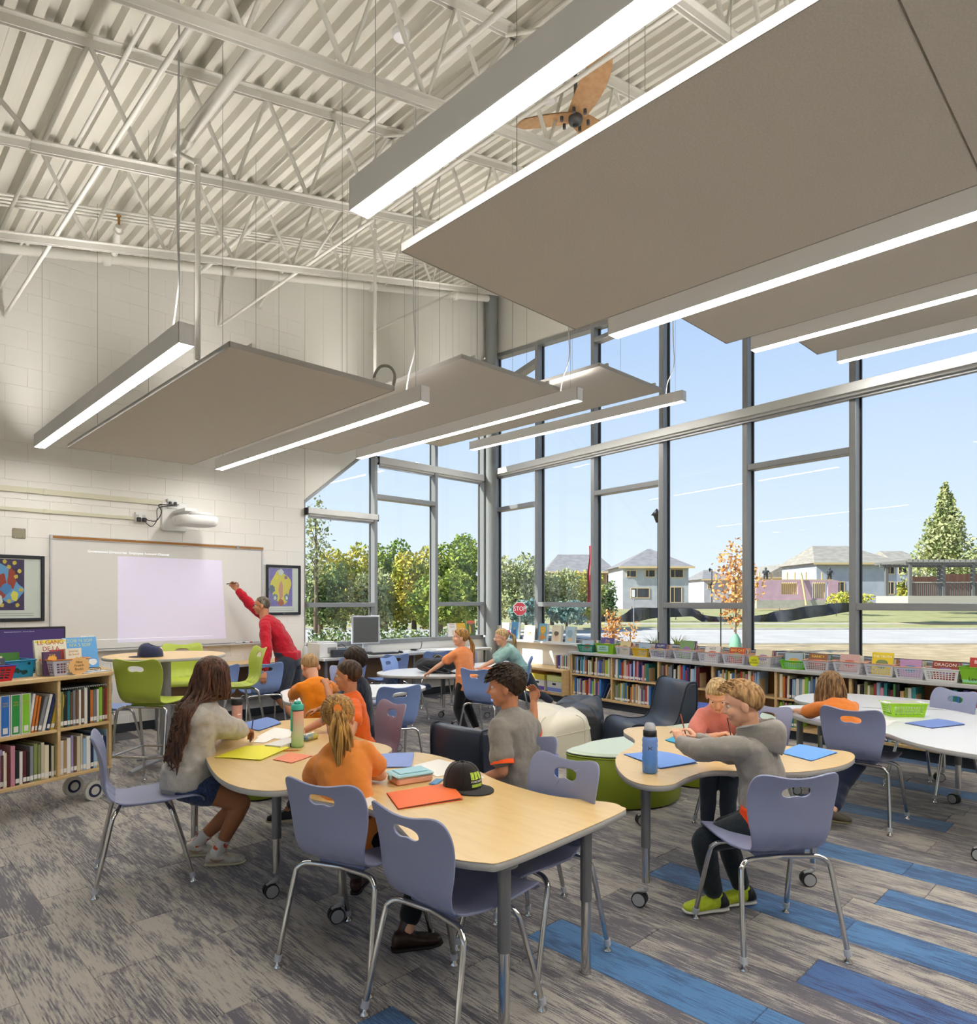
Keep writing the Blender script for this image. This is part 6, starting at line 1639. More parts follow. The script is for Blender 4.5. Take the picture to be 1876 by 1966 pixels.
for i, (t0, L_, D_, h, c, rm, lb, solid, rz) in enumerate(BK):
    T = topT(t0, .19, rz)
    m_ = bm2(c) if c else clear_b
    t, I_ = basket('book_basket', lb, T, L_, D_, h, m_, rm or m_, .84, 9, solid)
    nb_ = 5
    for k in range(nb_):
        colr, ttl, tc_ = FIX.get(i, ('#9fb3c4', None, '#222222')) if k == 0 else (rr.choice(['#c9c4b8', '#8fa8bd', '#b5785a', '#d6c9a0', '#5f7f6a', '#7a6a8f', '#d9d9d6', '#a9433a']), None, '#222222')
        hh = h*(1.55 if k == 0 else rr.uniform(1.1, 1.5)); hh = max(hh, .165)
        if i in (5, 12) and k < 2: hh = h*1.85
        paperback(T, rr.uniform(-.012, .012), -D_*.22+.026*k, .006, L_*.70, hh, .014, colr, -.22, f'{("front", "second", "third", "fourth", "back")[k]} paperback in the {" ".join(lb.split(" on the bookcase")[0].split(", ")[0].split()[:12])}', ttl, tc_,
                  pic=[(.5, .5, .3, .2, rr.choice(['#7a8a5a', '#d0a050', '#8a6a9a', '#c05a4a', '#5a8ab0']))] if k == 0 else None)
    if i == 1:
        MB(I_).add([(-.11, -.121, .03), (.06, -.121, .03), (.065, -.1255, .115), (-.118, -.1255, .115)], [(0, 1, 2, 3)], False).build('name_label', mat('label_mint', '#a9d8cc', .6), t)
        o = text('label_text', 'ROBERT\nMUNSCH', .03, mat('ink_222222', '#222222', .5), t, I_ @ Vector((-.026, -.1262, .075)), (0, 0, 0)); o.rotation_euler = ((I_.to_3x3() @ Matrix.Rotation(math.radians(86), 3, 'X')).to_euler())
        MB(I_).bbox((.148, -.05, .095), (.152, .05, .125), .001).build('handle_hole', mat('label_white', '#e8e6e0', .6), t)
    if i == 15:
        MB(I_).add([(-.125, -.1125, .012), (.125, -.1125, .012), (.13, -.118, .085), (-.13, -.118, .085)], [(0, 1, 2, 3)], False).build('name_label', mat('label_mint2', '#8fd0a0', .6), t)
        o = text('label_text', 'Level', .045, mat('ink_222222', '#222222', .5), t, I_ @ Vector((-.03, -.1185, .045))); o.rotation_euler = ((I_.to_3x3() @ Matrix.Rotation(math.radians(86), 3, 'X')).to_euler())
    if i == 8:
        m = MB(I_ @ Matrix.Translation((-.06, -.128, .065))); pts = [(.062*(1+.08*(k % 2))*math.cos(2*math.pi*k/36), .062*(1+.08*(k % 2))*math.sin(2*math.pi*k/36)) for k in range(36)]
        m.add([(a, 0, b) for a, b in pts]+[(a, .002, b) for a, b in pts], [tuple(range(36)), tuple(range(36, 72))[::-1]]+[(k, (k+1) % 36, 36+(k+1) % 36, 36+k) for k in range(36)], False); sg_ = m.build('sunburst_sign', mat('sign_yellow', '#dcdc2a', .6), t)
        o = text('sign_text', '..\nNEW\nBOOKS', .03, mat('ink_555522', '#555522', .5), t, I_ @ Vector((-.06, -.1295, .07))); o.rotation_euler = (I_.to_3x3() @ Matrix.Rotation(math.pi/2, 3, 'X')).to_euler()
# lime basket of papers on the white table
q = at(1735, 1374, .6405); T = Matrix.Translation(q) @ Matrix.Rotation(math.radians(-48), 4, 'Z')
lb_, I_ = basket('paper_basket', 'lime green basket full of white papers on the white table', T, .27, .16, .10, bm2('#9ad01c'), bm2('#9ad01c'), .86, 11, False, None)
for k in range(6): MB(I_).add([(-.1+.004*k, -.05+.018*k, .02), (.1, -.05+.018*k, .02), (.11-.01*k, -.045+.018*k, .108+.004*(k % 3)), (-.11, -.045+.018*k, .104)], [(0, 1, 2, 3)], False).build('paper_sheet', mat('paper_white', '#ebe9e4', .8), lb_)
for s_ in (-1, 1): MB(I_).bbox((s_*.135-.02, -.05, .098), (s_*.135+.02, .05, .106), .003).build('handle', mat('paper_white', '#ebe9e4', .8), lb_)
# things on top of the mobile bookcase
def caseT(x, y, rz=0.0): return TC @ Matrix.Translation((x, y, .9805)) @ Matrix.Rotation(rz, 4, 'Z')
T = caseT(-.83, .12); rb, I_ = basket('book_basket', 'red basket with blue rim at the left edge of the mobile bookcase', T, .30, .2, .105, bm2('#c8202a'), mat('rim_blue', '#2f45a8', .4), .86, 7, False, None)
for k, c in enumerate(('#38404c', '#c9b9a0', '#6a5a8a', '#b0a590')): paperback(T, 0, -.06+.03*k, .005, .22, .15+.012*k, .016, c, -.2, ('front', 'second', 'third', 'back')[k]+' picture book in the red basket', 'Whiskers' if k == 0 else None, '#eeeeee')
T = caseT(-.62, .27); bb_, I_ = basket('book_basket', 'turquoise basket with round holes behind the red basket', T, .30, .2, .12, bm2('#1f86b5'), bm2('#1f86b5'), .9, 7, True, None)
for k in range(16):
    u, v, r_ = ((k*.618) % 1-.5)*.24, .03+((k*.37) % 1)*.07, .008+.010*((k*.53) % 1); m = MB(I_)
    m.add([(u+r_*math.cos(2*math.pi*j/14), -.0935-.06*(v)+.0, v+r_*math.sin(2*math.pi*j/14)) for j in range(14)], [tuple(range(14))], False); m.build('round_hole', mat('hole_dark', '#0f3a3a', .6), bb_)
paperback(T, -.02, .0, .005, .24, .17, .012, '#3f7a2a', -.12, 'green picture book standing in the turquoise basket', None)
T = caseT(-.30, .12); nb2, I_ = basket('book_basket', 'clear basket with orange rim and a paper starburst on the mobile bookcase', T, .27, .2, .115, clear_b, mat('rim_orange', '#dd8a3c', .4), .84, 9, False, None)
paperback(T, -.05, .05, .005, .23, .255, .02, '#e6e2c8', -.16, 'tall picture book with yellow band standing in the starburst basket', 'LE GANG\nDE LA', '#b03a4a', pic=[(.5, .94, .5, .05, '#dfd24a')])
paperback(T, -.09, -.02, .005, .13, .17, .015, '#5a3a5a', -.1, 'dark comic book in the starburst basket', 'ZAP', '#e8b93f', pic=[(.5, .7, .25, .12, '#e8a93f')])
paperback(T, .06, -.03, .005, .12, .185, .018, '#e8dfc8', -.1, 'cream journal in the starburst basket', 'Journal\nde bord', '#c08a30')
paperback(T, -.02, .01, .005, .12, .18, .014, '#b0443a', -.12, 'red spined book in the starburst basket', None)
m = MB(I_ @ Matrix.Translation((.05, -.108, .062))); pts = [(.075*(1+.12*(k % 2))*math.cos(2*math.pi*k/32), .062*(1+.12*(k % 2))*math.sin(2*math.pi*k/32)) for k in range(32)]
m.add([(a, 0, b) for a, b in pts]+[(a, .002, b) for a, b in pts], [tuple(range(32)), tuple(range(32, 64))[::-1]]+[(k, (k+1) % 32, 32+(k+1) % 32, 32+k) for k in range(32)], False); m.build('starburst_sign', mat('sign_peach', '#e9b877', .7), nb2)
o = text('sign_text', 'New\nFrench\nBooks', .026, mat('ink_99773f', '#99773f', .6), nb2, I_ @ Vector((.05, -.1095, .066))); o.rotation_euler = (I_.to_3x3() @ Matrix.Rotation(math.pi/2, 3, 'X')).to_euler()
T = caseT(-.13, .14, -.1)
paperback(T, .0, .03, .022, .25, .245, .012, '#5fa3dc', -.22, 'blue picture book with a dog on a wire stand, on the mobile bookcase', 'ZOBI N SOIF\nN\'A S SOIF', '#cfd98a', pic=[(.82, .2, .13, .1, '#e6e4e0'), (.3, .16, .22, .14, '#5fb8a8'), (.1, .14, .14, .12, '#b08a6a')], group=None)
t = thing('book_stand', 'black wire stand holding the blue picture book', 'book stand', tuple(T @ Vector((0, 0, 0)))); I_ = Matrix.Translation(-t.location) @ T
MB(I_).tube(spline([(-.1, -.05, .004), (-.09, -.035, .03), (0, -.03, .032), (.09, -.035, .03), (.1, -.05, .004)], 5, False), .003, 6).tube([(-.09, -.035, .02), (-.09, .1, .004)], .003, 6).tube([(.09, -.035, .02), (.09, .1, .004)], .003, 6).build('wire', black_p, t)
t = thing('tablet', 'thin silver tablet lying at the corner of the mobile bookcase', 'tablet', tuple(caseT(-.11, .06) @ Vector((0, 0, 0))), CA+.1)
MB().bbox((-.12, -.045, 0), (.12, .075, .008), .003).build('case', mat('tablet_silver', '#c9ccd2', .25, .3), t); MB().box((-.105, -.04, .0081), (.105, .07, .0085)).build('screen', mat('tablet_glass', '#a9b4c4', .08), t)
# monitor behind the bookcase on a desk
q = py = None
md = desk(.55, 2.2, 7.95, 8.55, .80, maple_top, 'maple side desk against the end wall behind the mobile bookcase')
t = thing('monitor', 'black monitor with a purple page, behind the mobile bookcase', 'monitor', (1.50, 8.12, .80))
MB().bbox((-.30, -.02, .08), (.30, .02, .46), .006).build('bezel', black_p, t)
MB().quad((-.285, -.0205, .1), (.285, -.0205, .1), (.285, -.0205, .44), (-.285, -.0205, .44)).build('screen', emit_mat('screen_purple', '#5b4a78', .5), t)
MB().bbox((-.05, -.0, .01), (.05, .03, .2), .005).build('stand', black_p, t); MB().bbox((-.12, -.08, 0), (.12, .1, .012), .004).build('foot', black_p, t)
text('screen_text', 'Government Directories   Account Channel', .014, emit_mat('screen_text', '#cfcade', .6), t, (-.1, -.0212, .415), (math.pi/2, 0, 0))

# ================================================================ PICTURE BOOKS ON THE SILL
def sill_book(t0, col, w_, h, ttl, tcol, lab, pic=(), th=.03, n=.09, z=.8755, tilt=-.10, yaw=0.0):
    T = Matrix.Translation(W2(t0, n, z)) @ Matrix(((-math.sin(A2), math.cos(A2), 0, 0), (-math.cos(A2), -math.sin(A2), 0, 0), (0, 0, 1, 0), (0, 0, 0, 1)))
    return paperback(T, 0, 0, 0, w_, h, th, col, tilt, lab, ttl, tcol, yaw, 'picture_book', 'picture books on the corner sill', pic)
sill_book(.22, '#d2cdbf', .2, .22, 'SHEEP', '#8a8478', 'cream picture book nearest the corner column on the sill', [(.5, .35, .3, .2, '#8f8a80')])
sill_book(.48, '#dfe6ea', .19, .27, 'BOBO', '#8fb3d0', 'white picture book with pale blue title, second on the sill', [(.5, .3, .25, .1, '#dca08a')])
sill_book(.74, '#5f9ac6', .19, .29, None, '#222222', 'blue picture book with a robed figure, third on the sill', [(.5, .35, .22, .28, '#3f6a9a'), (.45, .6, .1, .08, '#d8c07a')], .05)
sill_book(1.10, '#dcd6c6', .26, .24, None, '#222222', 'cream picture book with a small bird, fourth on the sill', [(.55, .42, .2, .12, '#cda58f'), (.6, .5, .06, .05, '#b0705a')], .02)
sill_book(1.44, '#6fa5c0', .19, .28, None, '#222222', 'blue picture book with a golden lion, fifth on the sill', [(.5, .62, .36, .26, '#dca52f'), (.5, .6, .2, .14, '#e6bb55'), (.5, .2, .4, .16, '#c98a4a'), (.42, .64, .03, .03, '#33261a'), (.58, .64, .03, .03, '#33261a')], .05)
sill_book(1.76, '#d9ceb2', .21, .26, None, '#222222', 'cream picture book with a child face, sixth on the sill', [(.5, .3, .28, .26, '#e0bfa0'), (.5, .5, .26, .14, '#6a5a48'), (.42, .32, .03, .02, '#4a3a30'), (.58, .32, .03, .02, '#4a3a30')], .05)
sill_book(2.06, '#a9c0c9', .2, .25, None, '#222222', 'grey blue picture book, last one before the baskets on the sill', [(.45, .55, .3, .25, '#8aa5b5'), (.55, .2, .3, .12, '#c9a98a')], .04)
def end_book(x, col, w_, h, ttl, tcol, lab, pic=()):
    T = Matrix.Translation((x, 8.50, .926)); return paperback(T, 0, 0, 0, w_, h, .02, col, -.12, lab, ttl, tcol, 0, 'picture_book', 'picture books on the end wall sill', pic)
end_book(7.50, '#e3e0da', .19, .22, 'Soirée\nPyjama', '#b0766a', 'white picture book on the end wall sill, left of three', [(.55, .3, .12, .2, '#d8c0a0')])
end_book(7.70, '#dcae3a', .2, .22, None, '#222222', 'yellow picture book with three figures on the end wall sill', [(.25, .35, .1, .22, '#e8e2d8'), (.5, .35, .1, .22, '#f0ece6'), (.75, .35, .1, .22, '#b8463a'), (.25, .58, .06, .06, '#33261a'), (.5, .58, .06, .06, '#33261a'), (.75, .58, .06, .06, '#33261a')])
end_book(7.93, '#4f6a3f', .19, .27, 'BULLY', '#3d4fae', 'tall picture book reading Bully on the end wall sill', [(.5, .85, .5, .12, '#d8703a'), (.35, .4, .1, .3, '#c9b03f'), (.65, .4, .1, .3, '#6a4a3a')])

# ================================================================ THINGS ON THE WINDOW DESK
t = thing('monitor', 'grey framed dark monitor on the window desk in front of the end wall window', 'monitor', (5.72, 8.42, .9255 if False else .745), math.radians(-22))
MB().bbox((-.21, -.03, .14), (.21, .02, .56), .008).build('bezel', mat('bezel_silver', '#b9bcc6', .35), t)
MB().quad((-.185, -.0305, .165), (.185, -.0305, .165), (.185, -.0305, .535), (-.185, -.0305, .535)).build('screen', mat('screen_off', '#5a5f60', .15), t)
MB().bbox((-.035, .0, .02), (.035, .05, .3), .006).build('stand', mat('bezel_silver', '#b9bcc6', .35), t); MB().bbox((-.1, -.09, 0), (.1, .09, .02), .006).build('foot', black_p, t)
t = thing('desktop_computer', 'flat black desktop computer on the window desk', 'computer', (5.22, 8.22, .745), math.radians(-8)); MB().bbox((-.24, -.17, .004), (.24, .17, .105), .005).build('case', mat('pc_black', '#2c2f36', .4), t)
MB().box((-.235, -.1712, .012), (-.03, -.1705, .098)).build('front_grille', mat('pc_grille', '#3a3e47', .5), t); MB().box((.05, -.1712, .03), (.2, -.1705, .085)).build('drive_slot', black_p, t)
t = thing('keyboard', 'black keyboard in front of the grey framed monitor on the window desk', 'keyboard', (5.86, 8.16, .745), math.radians(-6)); MB().bbox((-.22, -.075, 0), (.22, .075, .018), .005).build('base', black_p, t)
km = MB()
for a in range(15):
    for b in range(5): km.bbox((-.205+.0275*a, -.065+.026*b, .018), (-.205+.0275*a+.022, -.065+.026*b+.02, .024), .002)
tag(km.build('keys', mat('key_grey', '#3d3f44', .35), t), kind='stuff')
t = thing('computer_mouse', 'black mouse right of the keyboard on the window desk', 'mouse', (6.15, 8.14, .745)); MB().ell((0, 0, .012), (.032, .055, .02), None, 14, 8).build('shell', black_p, t); MB().ell((0, .03, .03), (.006, .012, .006), None, 8, 6).build('wheel', mat('key_grey', '#3d3f44', .35), t)
t = thing('desk_cables', 'black cables tangled behind the desktop computer', 'cable', (5.05, 8.4, .745)); MB().tube(spline([(-.2, -.1, .005), (-.08, -.02, .1), (.02, .04, .19), (.15, .02, .12), (.3, .06, .15), (.4, .03, .02)], 6, False), .005, 6).build('cable_run', black_p, t)
t = thing('printer', 'white printer at the left end of the window desk', 'printer', (4.92, 8.33, .745), 0)
MB().bbox((-.12, -.18, .0), (.16, .16, .2), .012).build('body', pw_, t); MB().bbox((.0, -.185, .06), (.14, -.176, .14), .004).build('paper_slot', mat('vent_grey', '#8c8c8c', .5), t); MB().bbox((-.11, -.1, .2), (.15, .12, .215), .006).build('lid', pw_, t)
t = thing('spray_bottle', 'clear bottle with white pump beside the printer', 'bottle', (4.68, 8.32, .745)); MB().lathe([(.035, 0), (.036, .12), (.03, .15), (.013, .165), (.013, .18)], 16).build('body', mat('bottle_clear', '#d5dde2', .15, alpha=.7), t); MB().lathe([(.015, .18), (.015, .2), (.006, .205), (.006, .225)], 12).build('pump', pw_, t)
t = thing('cord_bundle', 'small tangle of black cords on the window desk right of the keyboard', 'cord', (6.55, 8.32, .748)); MB().tube(spline([(.07*math.cos(k*1.3)*(1-.02*k), .05*math.sin(k*1.3), .008+.004*(k % 4)) for k in range(16)]+[(.16, .05, .02), (.2, .06, .1), (.17, .04, .13)], 4, False), .006, 6).build('cord', black_p, t)
t = thing('keyboard', 'white keyboard lying on the window desk near the backpack', 'keyboard', (6.75, 8.3, .745), .1); MB().bbox((-.2, -.06, 0), (.2, .06, .015), .004).build('base', pw_, t)
km = MB()
for a in range(13):
    for b in range(4): km.bbox((-.185+.0285*a, -.05+.025*b, .015), (-.185+.0285*a+.023, -.05+.025*b+.019, .019), .002)
tag(km.build('keys', mat('key_white', '#c9c9c9', .4), t), kind='stuff')

# ================================================================ THINGS ON THE TABLES
ZT = .6405
def folder(pts_px, col, lab, name='folder', lift=.0, open_=0.0, z=ZT, cat='folder', th=.004, inner='#e6e2d8'):
    P = [Vector(at(px, py, z)) for px, py in pts_px]; c = sum(P, Vector())/len(P)
    t = thing(name, lab, cat, tuple(c)); Q = [p-c for p in P]; m_ = mat('sheet_'+col[1:], col, .6, bump=.03, bscale=60)
    n = 10
    def surf(u, v, o=0.0):
        a = Q[0].lerp(Q[1], u); b = Q[3].lerp(Q[2], u); p = a.lerp(b, v); k = lift*math.sin(u*2.6)*(.2+.8*v)
        return (p.x, p.y, o+k+open_*v*v)
    def flip(): return (Q[1]-Q[0]).cross(Q[3]-Q[0]).z < 0
    fl_ = flip()
    m = MB(); m.grid(lambda u, v: surf(u, v, th+.001), n, n, flip=fl_); m.grid(lambda u, v: surf(u, v, th), n, n, flip=not fl_)
    for s_ in ((0, 0, 0, 1), (1, 1, 0, 1)): pass
    m.build('top_leaf', m_, t)
    if th > .002:
        m = MB(); m.grid(lambda u, v: (surf(u, v)[0]*.985, surf(u, v)[1]*.985, th*.55+.6*(surf(u, v)[2])), n, n, flip=fl_); m.build('papers', mat('sheet_'+inner[1:], inner, .8), t)
        m = MB(); m.prism([(q.x, q.y) for q in Q], .0003, .0018); m.build('bottom_leaf', m_, t)
    return t
folder([(452, 1393), (497, 1404), (540, 1390), (512, 1378)], '#5d7bb8', 'blue folder lying beyond the pink tumbler', lift=.01)
folder([(412, 1455), (500, 1461), (557, 1438), (470, 1434)], '#e6dc2a', 'yellow folder with pencil notes on the rounded maple table', lift=.012)
folder([(524, 1459), (560, 1466), (600, 1452), (556, 1446)], '#e98a68', 'salmon folder half under the elbow of the ponytailed girl')
folder([(690, 1475), (790, 1474), (795, 1448), (706, 1452)], '#7f94cc', 'pale blue folder on the maple table left of the pencil box', lift=.008)
folder([(742, 1524), (765, 1555), (889, 1536), (858, 1505)], '#e8692a', 'orange folder nearest the camera on the maple table', lift=.012)
folder([(1198, 1449), (1268, 1477), (1340, 1466), (1262, 1443)], '#6b93d6', 'blue folder behind the water bottle on the lobed table', lift=.014)
folder([(1497, 1446), (1558, 1462), (1608, 1446), (1535, 1430)], '#6aa0e6', 'sky blue folder at the right end of the lobed table', lift=.004)
folder([(1737, 1389), (1790, 1399), (1853, 1392), (1800, 1381)], '#6d83c0', 'slate blue folder on the white table beside the lime basket', lift=.006)
folder([(1277, 1422), (1300, 1429), (1326, 1418), (1307, 1409)], '#2f9ac0', 'turquoise folder under the arm of the girl in pink', lift=.004)
def paper(pts, lab, col='#ece9e2', z=ZT): return folder(pts, col, lab, 'paper_sheet', .002, 0, z, 'paper', .0006)
paper([(493, 1415), (548, 1420), (572, 1404), (527, 1397)], 'white sheet beside the girl in the grey sweater, farther one')
paper([(486, 1425), (508, 1427), (527, 1418), (500, 1413)], 'white sheet under the hand of the girl in the grey sweater')
paper([(792, 1470), (840, 1492), (905, 1474), (842, 1458)], 'white sheet behind the black cap')
paper([(686, 1540), (705, 1552), (722, 1537), (700, 1525)], 'white sheet under the elbow of the ponytailed girl')
paper([(1330, 1420), (1370, 1424), (1400, 1414), (1352, 1408)], 'white sheet under the hands of the girl in pink')
paper([(1672, 1390), (1705, 1395), (1722, 1384), (1668, 1381)], 'white sheet left of the slate blue folder')
paper([(855, 1497), (880, 1506), (930, 1494), (915, 1484)], 'white sheet sticking out right of the black cap')
paper([(915, 1279), (940, 1281), (955, 1276), (925, 1273)], 'white sheet under the hand of the girl in mint')
folder([(905, 1285), (955, 1287), (960, 1280), (925, 1281)], '#cf7a4a', 'thin orange folder beside the girl in mint')
folder([(845, 1292), (858, 1293), (862, 1287), (848, 1286)], '#57b5b0', 'teal folder beside the girl in orange')
# open book
q = at(548, 1432, ZT); t = thing('workbook', 'thick white workbook with dark spine title on the rounded maple table', 'book', q, math.radians(25))
MB().bbox((-.11, -.05, 0), (.11, .07, .003), .001).build('cover', mat('wb_cover', '#dcd9d4', .5), t); MB().bbox((-.108, -.048, .003), (.108, .068, .022), .002).build('page_block', pages, t)
MB().bbox((-.11, -.05, .0225), (.11, .07, .025), .001).build('top_cover', mat('wb_cover', '#dcd9d4', .5), t); MB().box((-.02, -.0515, .002), (.1, -.0503, .023)).build('spine_title', mat('wb_spine', '#3a3a4a', .5), t)
t = thing('pencil', 'orange pencil lying beside the workbook', 'pencil', at(545, 1441, ZT+.005), math.radians(-35)); MB().tube([(-.09, 0, 0), (.08, 0, 0)], .004, 6).build('barrel', mat('pencil_orange', '#d07a3a', .45), t); MB().tube([(.08, 0, 0), (.1, 0, 0)], [.004, .0005], 6).build('tip', mat('pencil_wood', '#caa472', .6), t)
t = thing('pencil_pouch', 'blue and yellow pencil pouch behind the tall bottle', 'pouch', at(592, 1420, ZT), .4); MB().bbox((-.06, -.04, 0), (.06, .04, .035), .012).build('pouch', mat('pouch_blue', '#4f7aa5', .6, col2='#c9c04a', nscale=18), t); MB().tube([(-.055, 0, .036), (.055, 0, .036)], .003, 6).build('zipper', chrome, t)
# tumbler and bottles
t = thing('tumbler', 'pink insulated tumbler with black lid', 'bottle', at(455, 1399, ZT)); MB().lathe([(.028, 0), (.034, .01), (.036, .16), (.036, .165)], 24).build('body', mat('tumbler_pink', '#d3a49c', .25, .25), t); MB().lathe([(.037, .165), (.038, .172), (.038, .205), (.034, .21)], 24).build('lid', black_p, t); MB().bbox((-.012, -.0385, .1), (.012, -.035, .106), .001).build('maker_mark', lab_w, t)
gq = at(571, 1434, ZT); t = thing('water_bottle', 'tall bottle fading from peach to mint with teal flip lid', 'bottle', gq)
m_g = bpy.data.materials.new('bottle_fade'); m_g.use_nodes = True; N = m_g.node_tree.nodes; L = m_g.node_tree.links; tcx = N.new('ShaderNodeTexCoord'); sx_ = N.new('ShaderNodeSeparateXYZ'); rp_ = N.new('ShaderNodeValToRGB'); L.new(tcx.outputs['Generated'], sx_.inputs[0]); L.new(sx_.outputs[2], rp_.inputs[0]); rp_.color_ramp.elements[0].color = (*lin('#a9d88a'), 1); rp_.color_ramp.elements[1].color = (*lin('#eea184'), 1); e = rp_.color_ramp.elements.new(.5); e.color = (*lin('#cfcdb0'), 1); L.new(rp_.outputs[0], N['Principled BSDF'].inputs['Base Color']); N['Principled BSDF'].inputs['Roughness'].default_value = .3; N['Principled BSDF'].inputs['Alpha'].default_value = .85
MB().lathe([(.03, 0), (.036, .008), (.037, .08), (.035, .09), (.037, .1), (.037, .215), (.03, .225)], 28).build('body', m_g, t)
teal = mat('lid_teal', '#3fb09a', .4); lid_ = MB().lathe([(.036, .225), (.037, .23), (.037, .255), (.03, .26)], 24).build('lid', teal, t); MB().bbox((-.02, -.014, .26), (.02, .014, .278), .005).build('flip_cap', teal, t)
MB().tube([(0, 0, .222), (0, 0, .227)], .0375, 24).build('lid_ring', black_p, t); MB().bbox((-.042, -.01, .1), (-.036, .01, .225), .003).build('side_strap', teal, t)
t = thing('water_bottle', 'clear blue sports bottle with black cap and logo on the lobed table', 'bottle', at(1248, 1483, ZT))
bl = mat('bottle_blue', '#5f9ae8', .08, alpha=.72, spec=.7); MB().lathe([(.033, 0), (.039, .006), (.040, .08), (.038, .09), (.040, .108), (.038, .125), (.040, .14), (.038, .153), (.040, .166), (.037, .18), (.030, .188)], 28).build('body', bl, t)
MB().lathe([(.0325, .004), (.0328, .09), (0, .0905)], 24).build('water', mat('water_blue', '#7fb0f0', .05, alpha=.6), t)
MB().lathe([(.034, .188), (.035, .192), (.035, .217), (.031, .220)], 24).build('cap', black_p, t); MB().lathe([(.030, .220), (.029, .242), (.02, .257), (.0, .260)], 20).build('dome_lid', mat('dome_clear', '#c9ccd0', .1, alpha=.6), t); MB().tube(spline([(.036, 0, .197), (.05, -.004, .192), (.054, -.004, .177), (.045, -.002, .172)], 4, False), .004, 6).build('carry_loop', black_p, t)
lg = MB(); c_ = Vector((0, 0, .145)); vdir = Vector((-math.sin(0), -1, 0))
va = math.atan2(-t.location.y, -t.location.x)
def oncyl(s_, z): a = va+s_/.041; return (.0406*math.cos(a), .0406*math.sin(a), .132+z)
for sg in (1, -1):
    a_ = [oncyl(-.011+.022*k/8, sg*(.002+.010*abs(k/8*2-1)**1.6)) for k in range(9)]; b_ = [oncyl((-.011+.022*k/8)*1.0, sg*(-.001+.0065*abs(k/8*2-1)**1.6)) for k in range(9)]
    lg.add(a_+b_, [(k, k+1, 10+k, 9+k) for k in range(8)], False)
lg.build('logo', mat('logo_navy', '#26324f', .5), t)
# pencil box
t = thing('pencil_box', 'pencil box with pale blue lid and peach base on the maple table', 'pencil box', at(787, 1499, ZT), math.radians(-12))
MB().bbox((-.095, -.065, 0), (.095, .065, .032), .008).build('base', mat('pbox_peach', '#e8a98c', .35), t); MB().bbox((-.1, -.07, .032), (.1, .07, .05), .008).build('lid', mat('pbox_mint', '#9cc9d0', .25), t); MB().bbox((-.075, -.048, .05), (.075, .048, .055), .004).build('lid_panel', mat('pbox_mint', '#9cc9d0', .25), t); MB().bbox((-.112, -.012, .02), (-.1, .012, .046), .004).build('latch', mat('pbox_mint', '#9cc9d0', .25), t)
t = thing('ruler_set', 'blue plastic ruler edge sticking out between pencil box and cap', 'ruler', at(838, 1502, ZT), .5); MB().bbox((-.05, -.02, 0), (.05, .02, .006), .001).build('strip', mat('ruler_blue', '#6fa8d8', .2, alpha=.8), t)
# black cap with green badge print
cq = at(888, 1512, ZT); cap = thing('baseball_cap', 'black flat brim cap with green printed badge on the maple table', 'cap', cq, math.radians(-88)); capm = cloth('cap_black', '#2a2624')
m = MB(); m.grid(lambda u, v: (.098*math.cos(2*math.pi*u)*math.cos(v*1.5)**.75, .088*math.sin(2*math.pi*u)*math.cos(v*1.5)**.75, .004+.118*math.sin(v*1.57)**.85), 40, 16); m.build('crown', capm, cap)
def brim(u, v, o): a = (u-.5)*2.5; r_ = 1+.0*v; x = .094*math.cos(a)+.082*v*math.cos(a*.62); y = .086*math.sin(a)+.012*v*math.sin(a); return (x, y, .006+o-.004*v+.010*(1-v)*0)
m = MB(); m.grid(lambda u, v: brim(u, v, .004), 20, 6, flip=True); m.grid(lambda u, v: brim(u, v, 0), 20, 6); m.build('brim', capm, cap)
MB().ell((0, 0, .123), (.009, .009, .006), None, 10, 6).build('top_button', capm, cap)
for k in range(6): a = math.pi/3*k+.3; MB().tube([(.099*math.cos(a)*math.cos(v*1.5)**.75, .089*math.sin(a)*math.cos(v*1.5)**.75, .0045+.118*math.sin(v*1.57)**.85) for v in [i/12*.97 for i in range(13)]], .0016, 5, False).build('seam', mat('cap_seam', '#1a1716', .8), cap)
def onc(s_, z): a = s_/.098; k = max(.05, 1-(max(0, (z-.004)/.118))**2.3); vv = math.asin(min(1, (max(.001, (z-.004)/.118))**(1/.85)))/1.57; c_ = math.cos(vv*1.5)**.75; return (.1*math.cos(a)*c_+.0015, .09*math.sin(a)*c_, z)
bd = MB()
for k in range(3): bd.grid(lambda u, v, k=k: onc(-.036+.026*k+.021*u, .056+.032*v), 4, 4)
bd.grid(lambda u, v: onc(-.034+.07*u, .022+.014*v), 8, 3); bd.build('badge_print', mat('badge_green', '#8fb03a', .7, col2='#c0d44a', nscale=90), cap)
for i, ch in enumerate('MINECRAFT'):
    p_ = onc(-.034+.0085*i, .047); a = (-.034+.0085*i)/.098
    o = text('badge_text', ch, .0125, mat('badge_white', '#dcdcd4', .7), cap, (p_[0]+.002, p_[1], p_[2])); o.rotation_euler = (Matrix.Rotation(a+math.pi/2, 3, 'Z') @ Matrix.Rotation(math.radians(75), 3, 'X')).to_euler()
